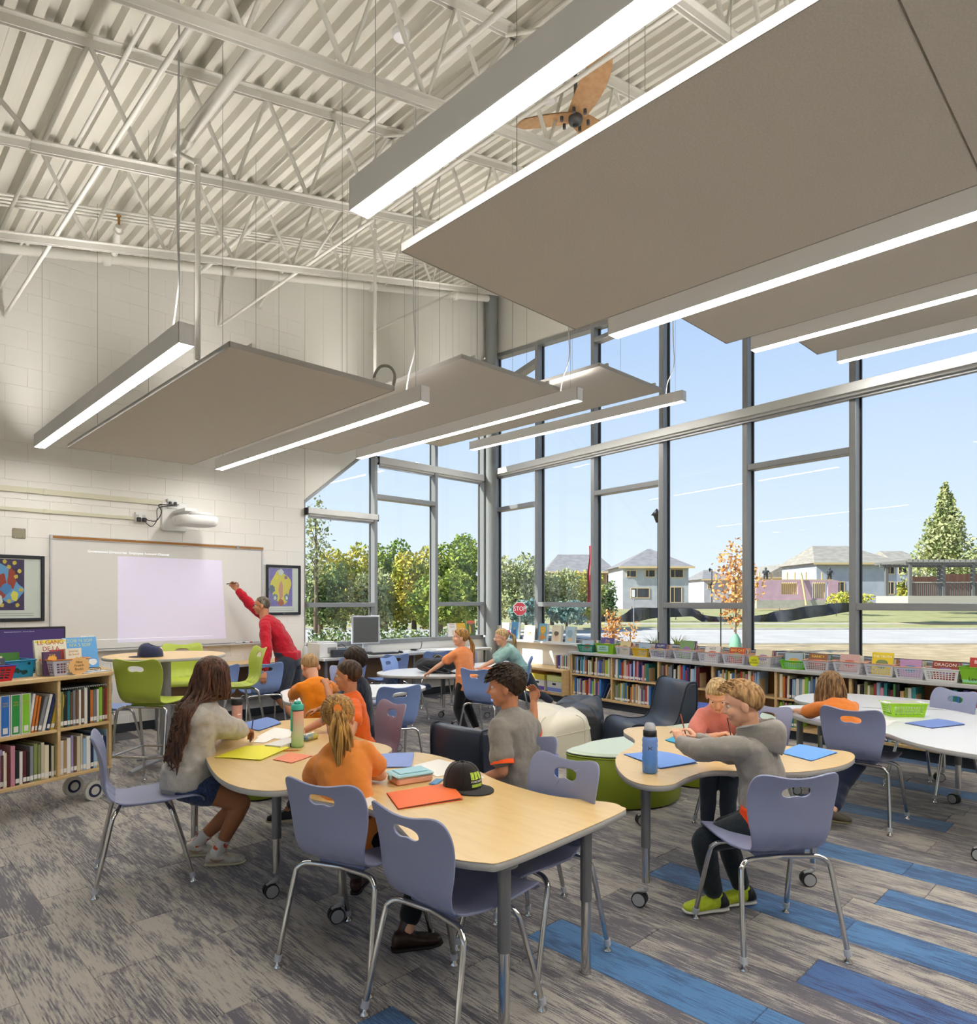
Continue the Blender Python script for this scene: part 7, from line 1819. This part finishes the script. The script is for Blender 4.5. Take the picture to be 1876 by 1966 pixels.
# navy cap on the round table
rc = thing('baseball_cap', 'navy cap with red and white crest on the round tall table', 'cap', (2.07, 6.38, 1.0305), 2.6); nm_ = cloth('cap_navy', '#2c3450')
MB().grid(lambda u, v: (.105*math.cos(2*math.pi*u)*math.cos(v*1.5)**.6, .09*math.sin(2*math.pi*u)*math.cos(v*1.5)**.6, .002+.105*math.sin(v*1.57)**.8*(1+.15*math.cos(2*math.pi*u))), 32, 12).build('crown', nm_, rc)
MB().grid(lambda u, v: brim(u, v, .002), 20, 6, flip=True).grid(lambda u, v: brim(u, v, 0), 20, 6).build('brim', nm_, rc)
MB().ell((-.075, -.055, .06), (.014, .018, .018), None, 10, 8).build('crest', mat('crest_red', '#c0392b', .7, col2='#e8e4dc', nscale=60, contrast=(.48, .52)), rc)
# black backpack
bq = at(812, 1291, ZT); bp = thing('backpack', 'black backpack lying on the white table', 'backpack', (5.42, 6.42, ZT), math.radians(-38)); bkm = cloth('pack_black', '#1e2024')
m = MB(); m.ell((0, 0, .085), (.27, .17, .085), None, 28, 14); m.ell((.1, -.03, .1), (.15, .13, .075), None, 20, 12); m.ell((-.12, .02, .1), (.14, .13, .07), None, 20, 12); me = remesh(m, .011, 4, .05, tex2); me.materials.append(bkm); me.name = 'pack_body'; link('pack_body', me, bp)
for k, (a, b) in enumerate(((-.08, .1), (.1, .18))): MB().tube(spline([(a-.1, -.12, .09), (a, -.19, .05), (b, -.22, .012), (b+.1, -.2, .014)], 6, False), .018, 6, True, .4).build('shoulder_strap', bkm, bp)
MB().tube(spline([(-.05, .02, .17), (.0, .02, .21), (.06, .02, .18)], 6, False), .01, 8).build('grab_handle', mat('strap_grey', '#77746c', .7), bp); MB().tube(spline([(-.2, -.02, .13), (-.1, -.1, .15), (.05, -.11, .16), (.2, -.06, .13)], 6, False), .004, 6).build('zipper', mat('zip_grey', '#5c5e63', .4, .5), bp)
# ================================================================ OUTSIDE, in a frame x to the right and y away from the building
FT = frame((0, 0, 0), -YAW)
def wx(px, d): return (px-938)*d/FPX
def wz(py, d): return HC-(py-HY)*d/FPX
GZ = -.18
def ground(name, y0, y1, m_, z0=GZ, z1=None, x0=-75, x1=75, nx=1, kind='structure', lab=None):
    z1 = z0 if z1 is None else z1
    m = MB(FT); m.grid(lambda u, v: (x0+(x1-x0)*u, y0+(y1-y0)*v, z0+(z1-z0)*v), nx, 1, False)
    o = m.build(name, m_); tag(o, lab, None, None, kind); return o
dry = mat('grass_dry', '#bda784', .95, col2='#a08d69', nscale=1.6, bump=.4, bscale=12); lawn_m = mat('grass_green', '#8d9160', .95, col2='#a8a070', nscale=.8, bump=.4, bscale=12)
conc = mat('concrete', '#b9b4aa', .85, col2='#aaa59b', nscale=2); asph = mat('asphalt', '#bdb8b2', .9, col2='#b0aba6', nscale=.6)
ground('lawn_near', 8.8, 26.2, dry, lab='dry lawn between the building and the road')
struct(MB(FT).bbox((-75, 26.2, GZ-.05), (75, 26.7, GZ+.06), .02).build('kerb_near', conc)); ground('road', 26.6, 40.2, asph, GZ-.03, lab='grey road beyond the dry lawn')
struct(MB(FT).bbox((-75, 40.1, GZ-.05), (75, 40.6, GZ+.06), .02).build('kerb_far', conc)); ground('lawn_far', 40.5, 47.2, lawn_m, GZ+.02); ground('sidewalk', 47.2, 49.0, conc, GZ+.04, GZ+.06); ground('bank', 49, 72, lawn_m, GZ+.06, .55, nx=2); ground('field', 72, 230, dry, .55, 1.2)
# ---- silt fence
def silt():
    pts = [(1060, 1186, 1172), (1110, 1190, 1170), (1160, 1196, 1172), (1185, 1200, 1186), (1215, 1196, 1168), (1262, 1186, 1167), (1300, 1185, 1166), (1330, 1184, 1168), (1352, 1196, 1180), (1380, 1200, 1184), (1420, 1198, 1184), (1452, 1199, 1182), (1500, 1194, 1172), (1560, 1186, 1163), (1610, 1178, 1158), (1650, 1172, 1156)]
    d = 50.5; t = thing('silt_fence', 'sagging black silt fence fabric along the building site across the road', 'fence', tuple(FT @ Vector((wx(1350, d), d, 0)))); I_ = Matrix.Translation(-t.location) @ FT
    P = spline([(wx(a, d), d+.25*math.sin(a*.07), max(GZ+.05, wz(b, d)), wz(c, d)) if False else (wx(a, d), wz(b, d), wz(c, d)) for a, b, c in pts], 5, False)
    m = MB(I_); n = len(P); vs_ = [(p[0], d+.2*math.sin(i*.9), p[1]) for i, p in enumerate(P)]+[(p[0], d+.35*math.sin(i*1.3), p[2]) for i, p in enumerate(P)]
    m.add(vs_, [(i, i+1, n+i+1, n+i) for i in range(n-1)], True); m.build('fabric', mat('silt_black', '#2a2d33', .55, col2='#3a3e46', nscale=1.5), t)
    for a, b, c in pts[::2]: MB(I_).bbox((wx(a, d)-.03, d+.3, wz(b, d)-.2), (wx(a, d)+.03, d+.36, wz(c, d)+.15), .005).build('stake', mat('stake_wood', '#8a7a60', .8), t)
silt()
# ---- houses across the road
shing = mat('roof_shingle', '#8f8c8c', .9, col2='#7d7a7a', nscale=1.2, stretch=(1, 1, 4)); shing2 = mat('roof_shingle_tan', '#a09a90', .9, col2='#8d877d', nscale=1.2, stretch=(1, 1, 4))
sheath = mat('wall_silver', '#b9bcc2', .6, col2='#a9acb4', nscale=.9); sheath_b = mat('wall_bluegrey', '#a4adbd', .6, col2='#b4bbc8', nscale=.9); ply = mat('plywood', '#c9ab80', .7, col2='#b6966a', nscale=1.2); dark_o = mat('opening_dark', '#3b3d42', .8); wood_n = mat('lumber', '#d8bd8e', .7)
def house(px0, px1, ye, yb, d, depth, roof_, wall, rm, wins=(), label='', over=.5, kind='hip', eave=wood_n, side_px=None):
    x0, x1, z0, z1 = wx(px0, d), wx(px1, d), wz(yb, d), wz(ye, d)
    t = thing('house', label, 'house', tuple(FT @ Vector(((x0+x1)/2, d, z0)))); I_ = Matrix.Translation(-t.location) @ FT
    MB(I_).box((x0, d, z0-1.0), (x1, d+depth, z1)).build('wall', wall, t)
    zr = wz(roof_[-1], d); a, b = wx(roof_[0], d), wx(roof_[1], d)
    m = MB(I_); o = over
    if kind == 'hip': m.add([(x0-o, d-o, z1), (x1+o, d-o, z1), (x1+o, d+depth+o, z1), (x0-o, d+depth+o, z1), (a, d+depth/2, zr), (b, d+depth/2, zr)], [(0, 1, 5, 4), (1, 2, 5), (2, 3, 4, 5), (3, 0, 4), (0, 3, 2, 1)], False)
    else: m.add([(x0-o, d-o, z1), (x1+o, d-o, z1), (x1+o, d+depth+o, z1), (x0-o, d+depth+o, z1), (a, d-o, zr), (a, d+depth+o, zr)], [(0, 4, 5, 3), (1, 2, 5, 4), (0, 1, 4), (2, 3, 5), (0, 3, 2, 1)], False)
    m.build('roof', rm, t)
    MB(I_).box((x0-o-.05, d-o-.06, z1-.2), (x1+o+.05, d-o, z1+.02)).build('eave_board', eave, t)
    for (a0, b0, a1, b1) in wins:
        f = MB(I_); xa, xb, za, zb = wx(a0, d), wx(a1, d), wz(b1, d), wz(b0, d)
        for q in (((xa-.08, d-.06, za-.08), (xa, d+.02, zb+.08)), ((xb, d-.06, za-.08), (xb+.08, d+.02, zb+.08)), ((xa, d-.06, zb), (xb, d+.02, zb+.08)), ((xa, d-.06, za-.08), (xb, d+.02, za))): f.box(*q)
        fo = f.build('window', wood_n, t); MB(I_).box((xa, d-.03, za), (xb, d-.01, zb)).build('pane', dark_o, fo)
        MB(I_).box(((xa*2+xb)/3-.03, d-.05, za), ((xa*2+xb)/3+.03, d-.03, zb)).build('stud', wood_n, fo)
    return t, I_
house(1196, 1322, 1088, 1168, 74, 9, (1262, 1268, 1048), sheath, shing, [(1204, 1096, 1221, 1107), (1240, 1095, 1257, 1107), (1288, 1094, 1311, 1108), (1212, 1130, 1246, 1147), (1288, 1128, 1308, 1156)], 'grey sheathed two storey house under construction with pyramid roof')
house(1052, 1178, 1098, 1168, 95, 10, (1078, 1158, 1060), mat('wall_brown', '#a98f72', .7, col2='#96805f', nscale=1), shing, [(1165, 1104, 1176, 1124)], 'brown walled house with long grey roof behind the bushes')
house(1352, 1400, 1112, 1165, 110, 10, (1370, 1385, 1092), sheath, shing, [(1360, 1120, 1368, 1130)], 'small distant grey roofed house left of the orange leaved tree')
house(1466, 1566, 1109, 1160, 120, 12, (1508, 1520, 1082), ply, shing2, [], 'distant tan house with grey roof behind the pink framed house', .8, 'gable')
house(1568, 1722, 1081, 1160, 76, 9, (1597, 1668, 1042), sheath_b, shing2, [(1609, 1118, 1620, 1138), (1705, 1084, 1716, 1101), (1706, 1118, 1716, 1140)], 'large blue grey sheathed house with tan hip roof')
house(1722, 1775, 1081, 1160, 84, 9, (1730, 1775, 1053), sheath_b, shing2, [(1726, 1084, 1744, 1101), (1724, 1118, 1738, 1146)], 'lower wing house with tan roof beside the pergola')
# pink framed house without roof
d = 70; t = thing('house', 'unroofed house frame with pink insulation walls and bare studs', 'house', tuple(FT @ Vector((wx(1530, d), d, .5)))); I_ = Matrix.Translation(-t.location) @ FT
pink = mat('wall_pink', '#cda9b9', .7, col2='#c09cae', nscale=1)
def pw_seg(a0, a1, b0, b1, y0=0, y1=.2): MB(I_).box((wx(a0, d), d+y0, wz(b1, d)), (wx(a1, d), d+y1, wz(b0, d))).build('wall_panel', pink, t)
for s_ in ((1452, 1500, 1114, 1152), (1532, 1560, 1114, 1152), (1590, 1610, 1114, 1152), (1500, 1532, 1141, 1152), (1560, 1590, 1149, 1152), (1500, 1590, 1114, 1118)): pw_seg(*s_)
MB(I_).box((wx(1452, d), d-.1, wz(1168, d)), (wx(1610, d), d+.3, wz(1152, d))).build('foundation', conc, t)
MB(I_).box((wx(1452, d), d+7, wz(1160, d)), (wx(1610, d), d+7.2, wz(1116, d))).build('rear_wall', ply, t)
for k in range(8): MB(I_).box((wx(1502+4*k, d)-.05, d+.3, wz(1141, d)), (wx(1502+4*k, d)+.05, d+.45, wz(1118, d))).build('stud', wood_n, t)
for k in range(7): MB(I_).box((wx(1562+4*k, d)-.05, d+.3, wz(1149, d)), (wx(1562+4*k, d)+.05, d+.45, wz(1118, d))).build('stud', wood_n, t)
for a in (1466, 1490, 1520, 1535, 1557, 1588, 1603): MB(I_).box((wx(a, d)-.06, d+1, wz(1118, d)), (wx(a, d)+.06, d+1.12, wz(1098, d))).build('post', wood_n, t)
for a, b in ((1456, 1608),): MB(I_).box((wx(a, d), d+.8, wz(1115, d)), (wx(b, d), d+1.2, wz(1112, d))).build('top_plate', wood_n, t)
MB(I_).tube([(wx(1544, d), d-.5, wz(1162, d)), (wx(1537, d), d-.1, wz(1100, d))], .1, 6).build('brace', wood_n, t)
for k, (a, b, c) in enumerate(((1478, 1112, 1089), (1602, 1112, 1093))):
    o = tag(MB(FT).build('person', dark_o) if False else link('person', (lambda m: (loft(m, [((wx(a, d), d+1, wz(b-10, d)), (.22, 0, 0), (0, .15, 0)), ((wx(a, d), d+1, wz(b-17, d)), (.28, 0, 0), (0, .16, 0)), ((wx(a, d), d+1, wz(b-18.5, d)), (.1, 0, 0), (0, .1, 0))], 10), m.ell((wx(a, d), d+1, wz(b-21, d)), (.12, .13, .16)), [limb(m, [(wx(a, d)+s_*.12, d+1, wz(b-10, d)), (wx(a, d)+s_*.15, d+1, wz(b-5, d)), (wx(a, d)+s_*.17, d+1.05, wz(b, d))], [.12, .1, .08], 8) for s_ in (-1, 1)], [limb(m, [(wx(a, d)+s_*.27, d+1, wz(b-16.5, d)), (wx(a, d)+s_*.36, d+.9, wz(b-12.5, d)), (wx(a, d)+s_*.25, d+.7, wz(b-11, d))], [.08, .07, .06], 8) for s_ in (-1, 1)], m.mesh('person', mat('worker_dark', '#4a4f55', .8)))[-1])(MB(FT))),
        ('left', 'right')[k]+' one of the two distant workers standing on the pink framed house', 'person')
# ---- pergola deck with rail and board fence behind
d = 46; t = thing('pergola', 'grey timber pergola on a railed deck at the right', 'pergola', tuple(FT @ Vector((wx(1810, d), d, .5)))); I_ = Matrix.Translation(-t.location) @ FT; pg = mat('pergola_grey', '#6f6e6c', .7); rg = mat('rail_pale', '#b9b2a4', .7)
for a, yy in ((1747, 0), (1811, 0), (1868, 0), (1800, 3), (1925, 0), (1752, 3), (1860, 3)): MB(I_).box((wx(a, d)-.1, d+yy-.1, wz(1152, d)), (wx(a, d)+.1, d+yy+.1, wz(1082, d))).build('post', pg, t)
for yy in (0, 3): MB(I_).box((wx(1738, d), d+yy-.06, wz(1085, d)), (wx(1940, d), d+yy+.06, wz(1078, d))).build('beam', pg, t)
for k in range(20): a = 1742+10*k; MB(I_).box((wx(a, d)-.04, d-.6, wz(1080, d)), (wx(a, d)+.04, d+3.8, wz(1075, d))).build('rafter', pg, t)
MB(I_).box((wx(1740, d), d-.2, wz(1158, d)), (wx(1940, d), d+3.6, wz(1144, d))).build('deck', rg, t)
for a, b in ((1745, 1809), (1813, 1866), (1870, 1930)):
    MB(I_).box((wx(a, d), d-.05, wz(1119, d)), (wx(b, d), d+.05, wz(1117, d))).build('top_rail', rg, t)
    n_ = int((b-a)/4)
    for k in range(n_): MB(I_).box((wx(a+4*k, d)-.02, d-.03, wz(1143, d)), (wx(a+4*k, d)+.02, d+.03, wz(1118, d))).build('baluster', pg, t)
d = 56; t = thing('board_fence', 'brown board fence behind the pergola', 'fence', tuple(FT @ Vector((wx(1815, d), d, .5)))); I_ = Matrix.Translation(-t.location) @ FT
for k in range(32): a = 1752+6*k; MB(I_).box((wx(a, d)+.01, d, wz(1150, d)), (wx(a+6, d)-.01, d+.05, wz(1102+(0 if a > 1808 else 5), d))).build('board', mat('fence_brown', '#6d4b3f', .8, rnd=.15), t)
# ---- trees and shrubs
lr = random.Random(9)
def leafball(m, c, r, n, s_, flat=1.0):
    for _ in range(n):
        while True:
            p = Vector((lr.uniform(-1, 1), lr.uniform(-1, 1), lr.uniform(-1, 1)))
            if .25 < p.length < 1: break
        p = Vector((p.x*r[0], p.y*r[1], p.z*r[2]))+Vector(c); u = Vector((lr.gauss(0, 1), lr.gauss(0, 1), lr.gauss(0, 1))).normalized(); v = u.cross(Vector((lr.gauss(0, 1), lr.gauss(0, 1), lr.gauss(0, 1)))).normalized(); k = s_*lr.uniform(.6, 1.3)
        m.add([p-u*k*.5, p+v*k*.32, p+u*k*.5, p-v*k*.32], [(0, 1, 2, 3)], False)
def leaf_m(n, a, b): return mat(n, a, .8, col2=b, nscale=1.1, spec=.2, contrast=(.4, .6))
lf_g = leaf_m('leaf_green', '#6f8a3a', '#a9b556'); lf_y = leaf_m('leaf_yellow', '#9fa848', '#cfc05c'); lf_d = leaf_m('leaf_dark', '#5a7242', '#8f9f6a'); lf_o = leaf_m('leaf_orange', '#c98a4a', '#d9ab6f'); lf_b = leaf_m('leaf_blue', '#6f8f86', '#9db5a9'); lf_w = leaf_m('leaf_willow', '#8c9862', '#bcbd8c')
bark = mat('bark', '#6d5f50', .9)
def tree(name, label, px, pyt, pyb, d, wpx, lm, n=1600, s_=.22, shape='round', group=None, trunk=.12, blobs=9, cat='tree'):
    x, zt, zb = wx(px, d), wz(pyt, d), wz(pyb, d); w_ = wpx*d/FPX/2; h = zt-zb
    t = thing(name, label, cat, tuple(FT @ Vector((x, d, zb))), 0, group); I_ = Matrix.Translation(-t.location) @ FT
    MB(I_).tube([(x, d, zb-.3), (x+.03*h*.2, d, zb+h*.45), (x, d, zb+h*.85)], [trunk, trunk*.7, trunk*.2], 8).build('trunk', bark, t)
    m = MB(I_); bb = MB(I_)
    for k in range(blobs):
        f = (k+.5)/blobs
        if shape == 'cone': zc = zb+h*(.18+.78*f); rr_ = w_*(1.05-f)*1.0; off = rr_*.55
        elif shape == 'bush': zc = zb+h*(.12+.7*f); rr_ = w_*.6; off = w_*.5
        else: zc = zb+h*(.32+.58*f); rr_ = w_*(.55+.35*math.sin(f*3.1)); off = w_*.45*math.sin(f*3.1)
        a = k*2.4; c = (x+off*math.cos(a), d+off*math.sin(a), zc)
        leafball(m, c, (rr_*.75+.05, rr_*.75+.05, h*(.17 if shape != 'bush' else .24)), n//blobs, s_)
        bb.tube([(x, d, zc-h*.12), c], [trunk*.35, trunk*.08], 5)
    o = m.build('foliage', lm, t); o['kind'] = 'stuff'; bb_o = bb.build('branches', bark, t); bb_o['kind'] = 'stuff'
    return t
GT = 'trees beyond the end wall window'
tree('sparse_tree', 'tall thin leaved tree at the left edge of the end wall window', 606, 955, 1200, 26, 70, lf_w, 700, .16, 'round', GT, .09, 10)
tree('leafy_tree', 'green yellow tree right of the tall thin one, through the end wall window', 660, 1045, 1200, 30, 130, lf_y, 4000, .2, 'bush', GT)
tree('leafy_tree', 'green tree at the left of the middle end wall pane', 740, 1035, 1200, 32, 105, lf_g, 4200, .2, 'bush', GT)
tree('leafy_tree', 'yellow green tree at the right of the middle end wall pane', 795, 1050, 1200, 30, 110, lf_y, 3800, .2, 'bush', GT)
tree('leafy_tree', 'dense rounded green tree in the right end wall pane', 880, 1024, 1200, 31, 130, lf_g, 5600, .2, 'bush', GT, .14, 12)
tree('leafy_tree', 'low dark green bush tree under the left end wall pane', 615, 1080, 1205, 27, 110, lf_d, 2800, .18, 'bush', GT)
tree('leafy_tree', 'low olive bush tree behind the monitor', 705, 1092, 1205, 28, 100, lf_w, 2600, .18, 'bush', GT)
tree('leafy_tree', 'low green bush tree below the rounded tree', 845, 1095, 1205, 27, 130, lf_g, 3200, .18, 'bush', GT)
GS = 'shrubs beyond the window wall'
tree('willow_shrub', 'grey green willow shrub behind the stop sign', 985, 1062, 1190, 36, 120, lf_w, 4800, .2, 'bush', GS)
tree('willow_shrub', 'grey green willow shrub left of the flag', 1060, 1092, 1190, 38, 115, lf_w, 4200, .2, 'bush', GS)
tree('willow_shrub', 'yellow green shrub between the flag and the grey house', 1115, 1092, 1190, 40, 95, lf_y, 3400, .2, 'bush', GS)
tree('willow_shrub', 'dark shrub just right of the flag mullion', 1166, 1115, 1185, 42, 40, lf_d, 900, .2, 'bush', GS)
tree('spruce_shrub', 'low blue spruce below the willow shrubs', 1010, 1150, 1196, 30, 70, lf_b, 1300, .2, 'bush', GS, .06)
tree('spruce_shrub', 'low blue spruce left of the third mullion', 1088, 1152, 1196, 31, 80, lf_b, 1300, .2, 'bush', GS, .06)
tree('orange_shrub', 'thin orange leaved shrub close to the window by the green bin', 1176, 1168, 1240, 17, 36, lf_o, 420, .07, 'bush', GS, .02, 7, 'shrub')
tree('orange_shrub', 'pale orange leaved shrub near the sign post', 1210, 1188, 1240, 19, 40, lf_o, 160, .07, 'bush', GS, .02, 6, 'shrub')
tree('yellow_shrub', 'yellow green weeds at the foot of the blue grey house', 1630, 1135, 1164, 60, 90, lf_y, 900, .25, 'bush', GS, .04, 8, 'shrub')
tree('yellow_shrub', 'tall green shrub beside the pergola deck', 1735, 1118, 1156, 50, 26, lf_y, 500, .2, 'bush', GS, .04, 7, 'shrub')
tree('poplar_tree', 'large grey green poplar behind the pergola', 1815, 945, 1150, 62, 125, lf_w, 8200, .34, 'cone', None, .3, 16)
tree('poplar_tree', 'lower leafy tree at the right edge behind the pergola', 1885, 1060, 1150, 64, 90, lf_g, 1500, .34, 'bush', None, .2, 8)
# young maple with watering bag and stakes
my = tree('young_maple', 'young maple with orange leaves and thin trunk beside the fourth mullion', 1412, 1040, 1250, 22, 95, lf_o, 900, .13, 'round', None, .035, 12)
d = 22; MB(Matrix.Translation(-my.location) @ FT).lathe([(.18, wz(1252, d)), (.2, wz(1240, d)), (.15, wz(1226, d)), (.06, wz(1217, d))], 14, (wx(1412, d), d, 0)).build('watering_bag', mat('bag_green', '#7fb396', .6), my)
for a, lb in ((1384, 'left dark metal stake guying the young maple'),):
    o = tag(MB(FT).tube([(wx(a, d), d, GZ), (wx(a, d), d, wz(1160, d))], .02, 8).build('stake', black_p), lb, 'stake')
# grass tufts by the window
for px, lb in ((1259, 'ornamental grass tuft left of the third pane edge'), (1300, 'ornamental grass tuft right of that mullion')):
    d = 11.5; t = thing('grass_tuft', lb, 'plant', tuple(FT @ Vector((wx(px, d), d, GZ)))); I_ = Matrix.Translation(-t.location) @ FT; m = MB(I_)
    for k in range(26): a = lr.uniform(0, 6.28); q = lr.uniform(.1, .3); m.tube([(wx(px, d), d, GZ), (wx(px, d)+q*.4*math.cos(a), d+q*.4*math.sin(a), wz(1232, d)), (wx(px, d)+q*math.cos(a), d+q*math.sin(a), wz(1218+lr.uniform(0, 14), d))], [.008, .006, .001], 4)
    o = m.build('blades', lf_y, t); o['kind'] = 'stuff'
# stop sign
d = 27; t = thing('stop_sign', 'red octagonal stop sign on a thin post by the road', 'sign', tuple(FT @ Vector((wx(998, d), d, GZ)))); I_ = Matrix.Translation(-t.location) @ FT; zc = wz(1169, d); r_ = .285
def octo(r, y0, y1, m_, nm):
    P = [(wx(998, d)+r*math.cos(math.pi/8+k*math.pi/4), zc+r*math.sin(math.pi/8+k*math.pi/4)) for k in range(8)]; m = MB(I_)
    m.add([(a, y0, b) for a, b in P]+[(a, y1, b) for a, b in P], [tuple(range(8)), tuple(range(8, 16))[::-1]]+[(k, (k+1) % 8, 8+(k+1) % 8, 8+k) for k in range(8)], False); return m.build(nm, m_, t)
octo(r_, d-.02, d, mat('sign_white', '#e8e6e4', .5), 'border'); octo(r_*.93, d-.024, d-.0202, mat('sign_red', '#c03a48', .5), 'face')
o = text('sign_text', 'STOP', .25, mat('sign_white', '#e8e6e4', .5), t, I_ @ Vector((wx(998, d), d-.026, zc)), sx=.8); o.rotation_euler = (math.pi/2, 0, -YAW)
MB(I_).box((wx(998, d)-.03, d+.001, GZ), (wx(998, d)+.03, d+.05, zc+.2)).build('post', mat('post_grey', '#a9a9a6', .5, .5), t)
d = 33; t = thing('street_sign', 'small white road sign on a post in front of the grey house', 'sign', tuple(FT @ Vector((wx(1216, d), d, GZ)))); I_ = Matrix.Translation(-t.location) @ FT; MB(I_).box((wx(1213, d), d-.01, wz(1146, d)), (wx(1219, d), d, wz(1132, d))).build('plate', mat('sign_white', '#e8e6e4', .5), t); MB(I_).tube([(wx(1217, d), d+.02, GZ), (wx(1217, d), d+.02, wz(1132, d))], .025, 8).build('post', mat('post_grey', '#a9a9a6', .5, .5), t)
# flag
d = 20; t = thing('flag', 'red and white flag hanging limp from a pole behind the mullion', 'flag', tuple(FT @ Vector((wx(1136, d), d, GZ)))); I_ = Matrix.Translation(-t.location) @ FT
MB(I_).tube([(wx(1137, d), d, GZ), (wx(1137, d), d, wz(1020, d))], .03, 10).build('pole', mat('pole_white', '#d9d9d9', .4), t)
fl_ = MB(I_)
def flg(u, v): return (wx(1136-11*u*(.45+.55*v), d)+.02*math.sin(v*9), d-.04+.07*math.sin(u*9+v*2)*(.4+u), wz(1048+108*v-12*(1-u)*0, d))
fl_.grid(flg, 16, 24); fl_.build('cloth', mat('flag_red', '#c4343c', .7), t)
m = MB(I_); m.grid(lambda u, v: tuple(Vector(flg(.15+.3*u, .22+.3*v))+Vector((0, -.02, 0))), 6, 8); m.build('white_field', mat('flag_white', '#e6e2e0', .7), t)
# street lamps
for px, pyt, d, lb in ((1261, 990, 24, 'black lantern street lamp half behind the third mullion'), (1363, 1094, 80, 'distant black street lamp beside the grey house')):
    t = thing('street_lamp', lb, 'street lamp', tuple(FT @ Vector((wx(px, d), d, GZ)))); I_ = Matrix.Translation(-t.location) @ FT; zt = wz(pyt, d)
    MB(I_).tube([(wx(px+4, d), d, GZ), (wx(px+4, d), d, zt+.1)], .05, 8).build('post', black_p, t)
    MB(I_).lathe([(.03, zt-.25), (.12, zt), (.2, zt+.02), (.05, zt+.2), (.01, zt+.25)], 10, (wx(px, d), d, 0)).build('lantern', black_p, t)
# low dark planting bed under the end wall window trees
t = thing('planting_bed', 'dark low planting bed beyond the end wall window', 'plants', tuple(FT @ Vector((wx(720, 24), 24, GZ)))); I_ = Matrix.Translation(-t.location) @ FT; m = MB(I_)
for k in range(16): leafball(m, (wx(590+18*k, 24), 24+.5*math.sin(k), GZ+.3), (.5, .5, .4), 110, .14)
o = m.build('foliage', lf_d, t); o['kind'] = 'stuff'
bpy.data.scenes.remove(TMPS)
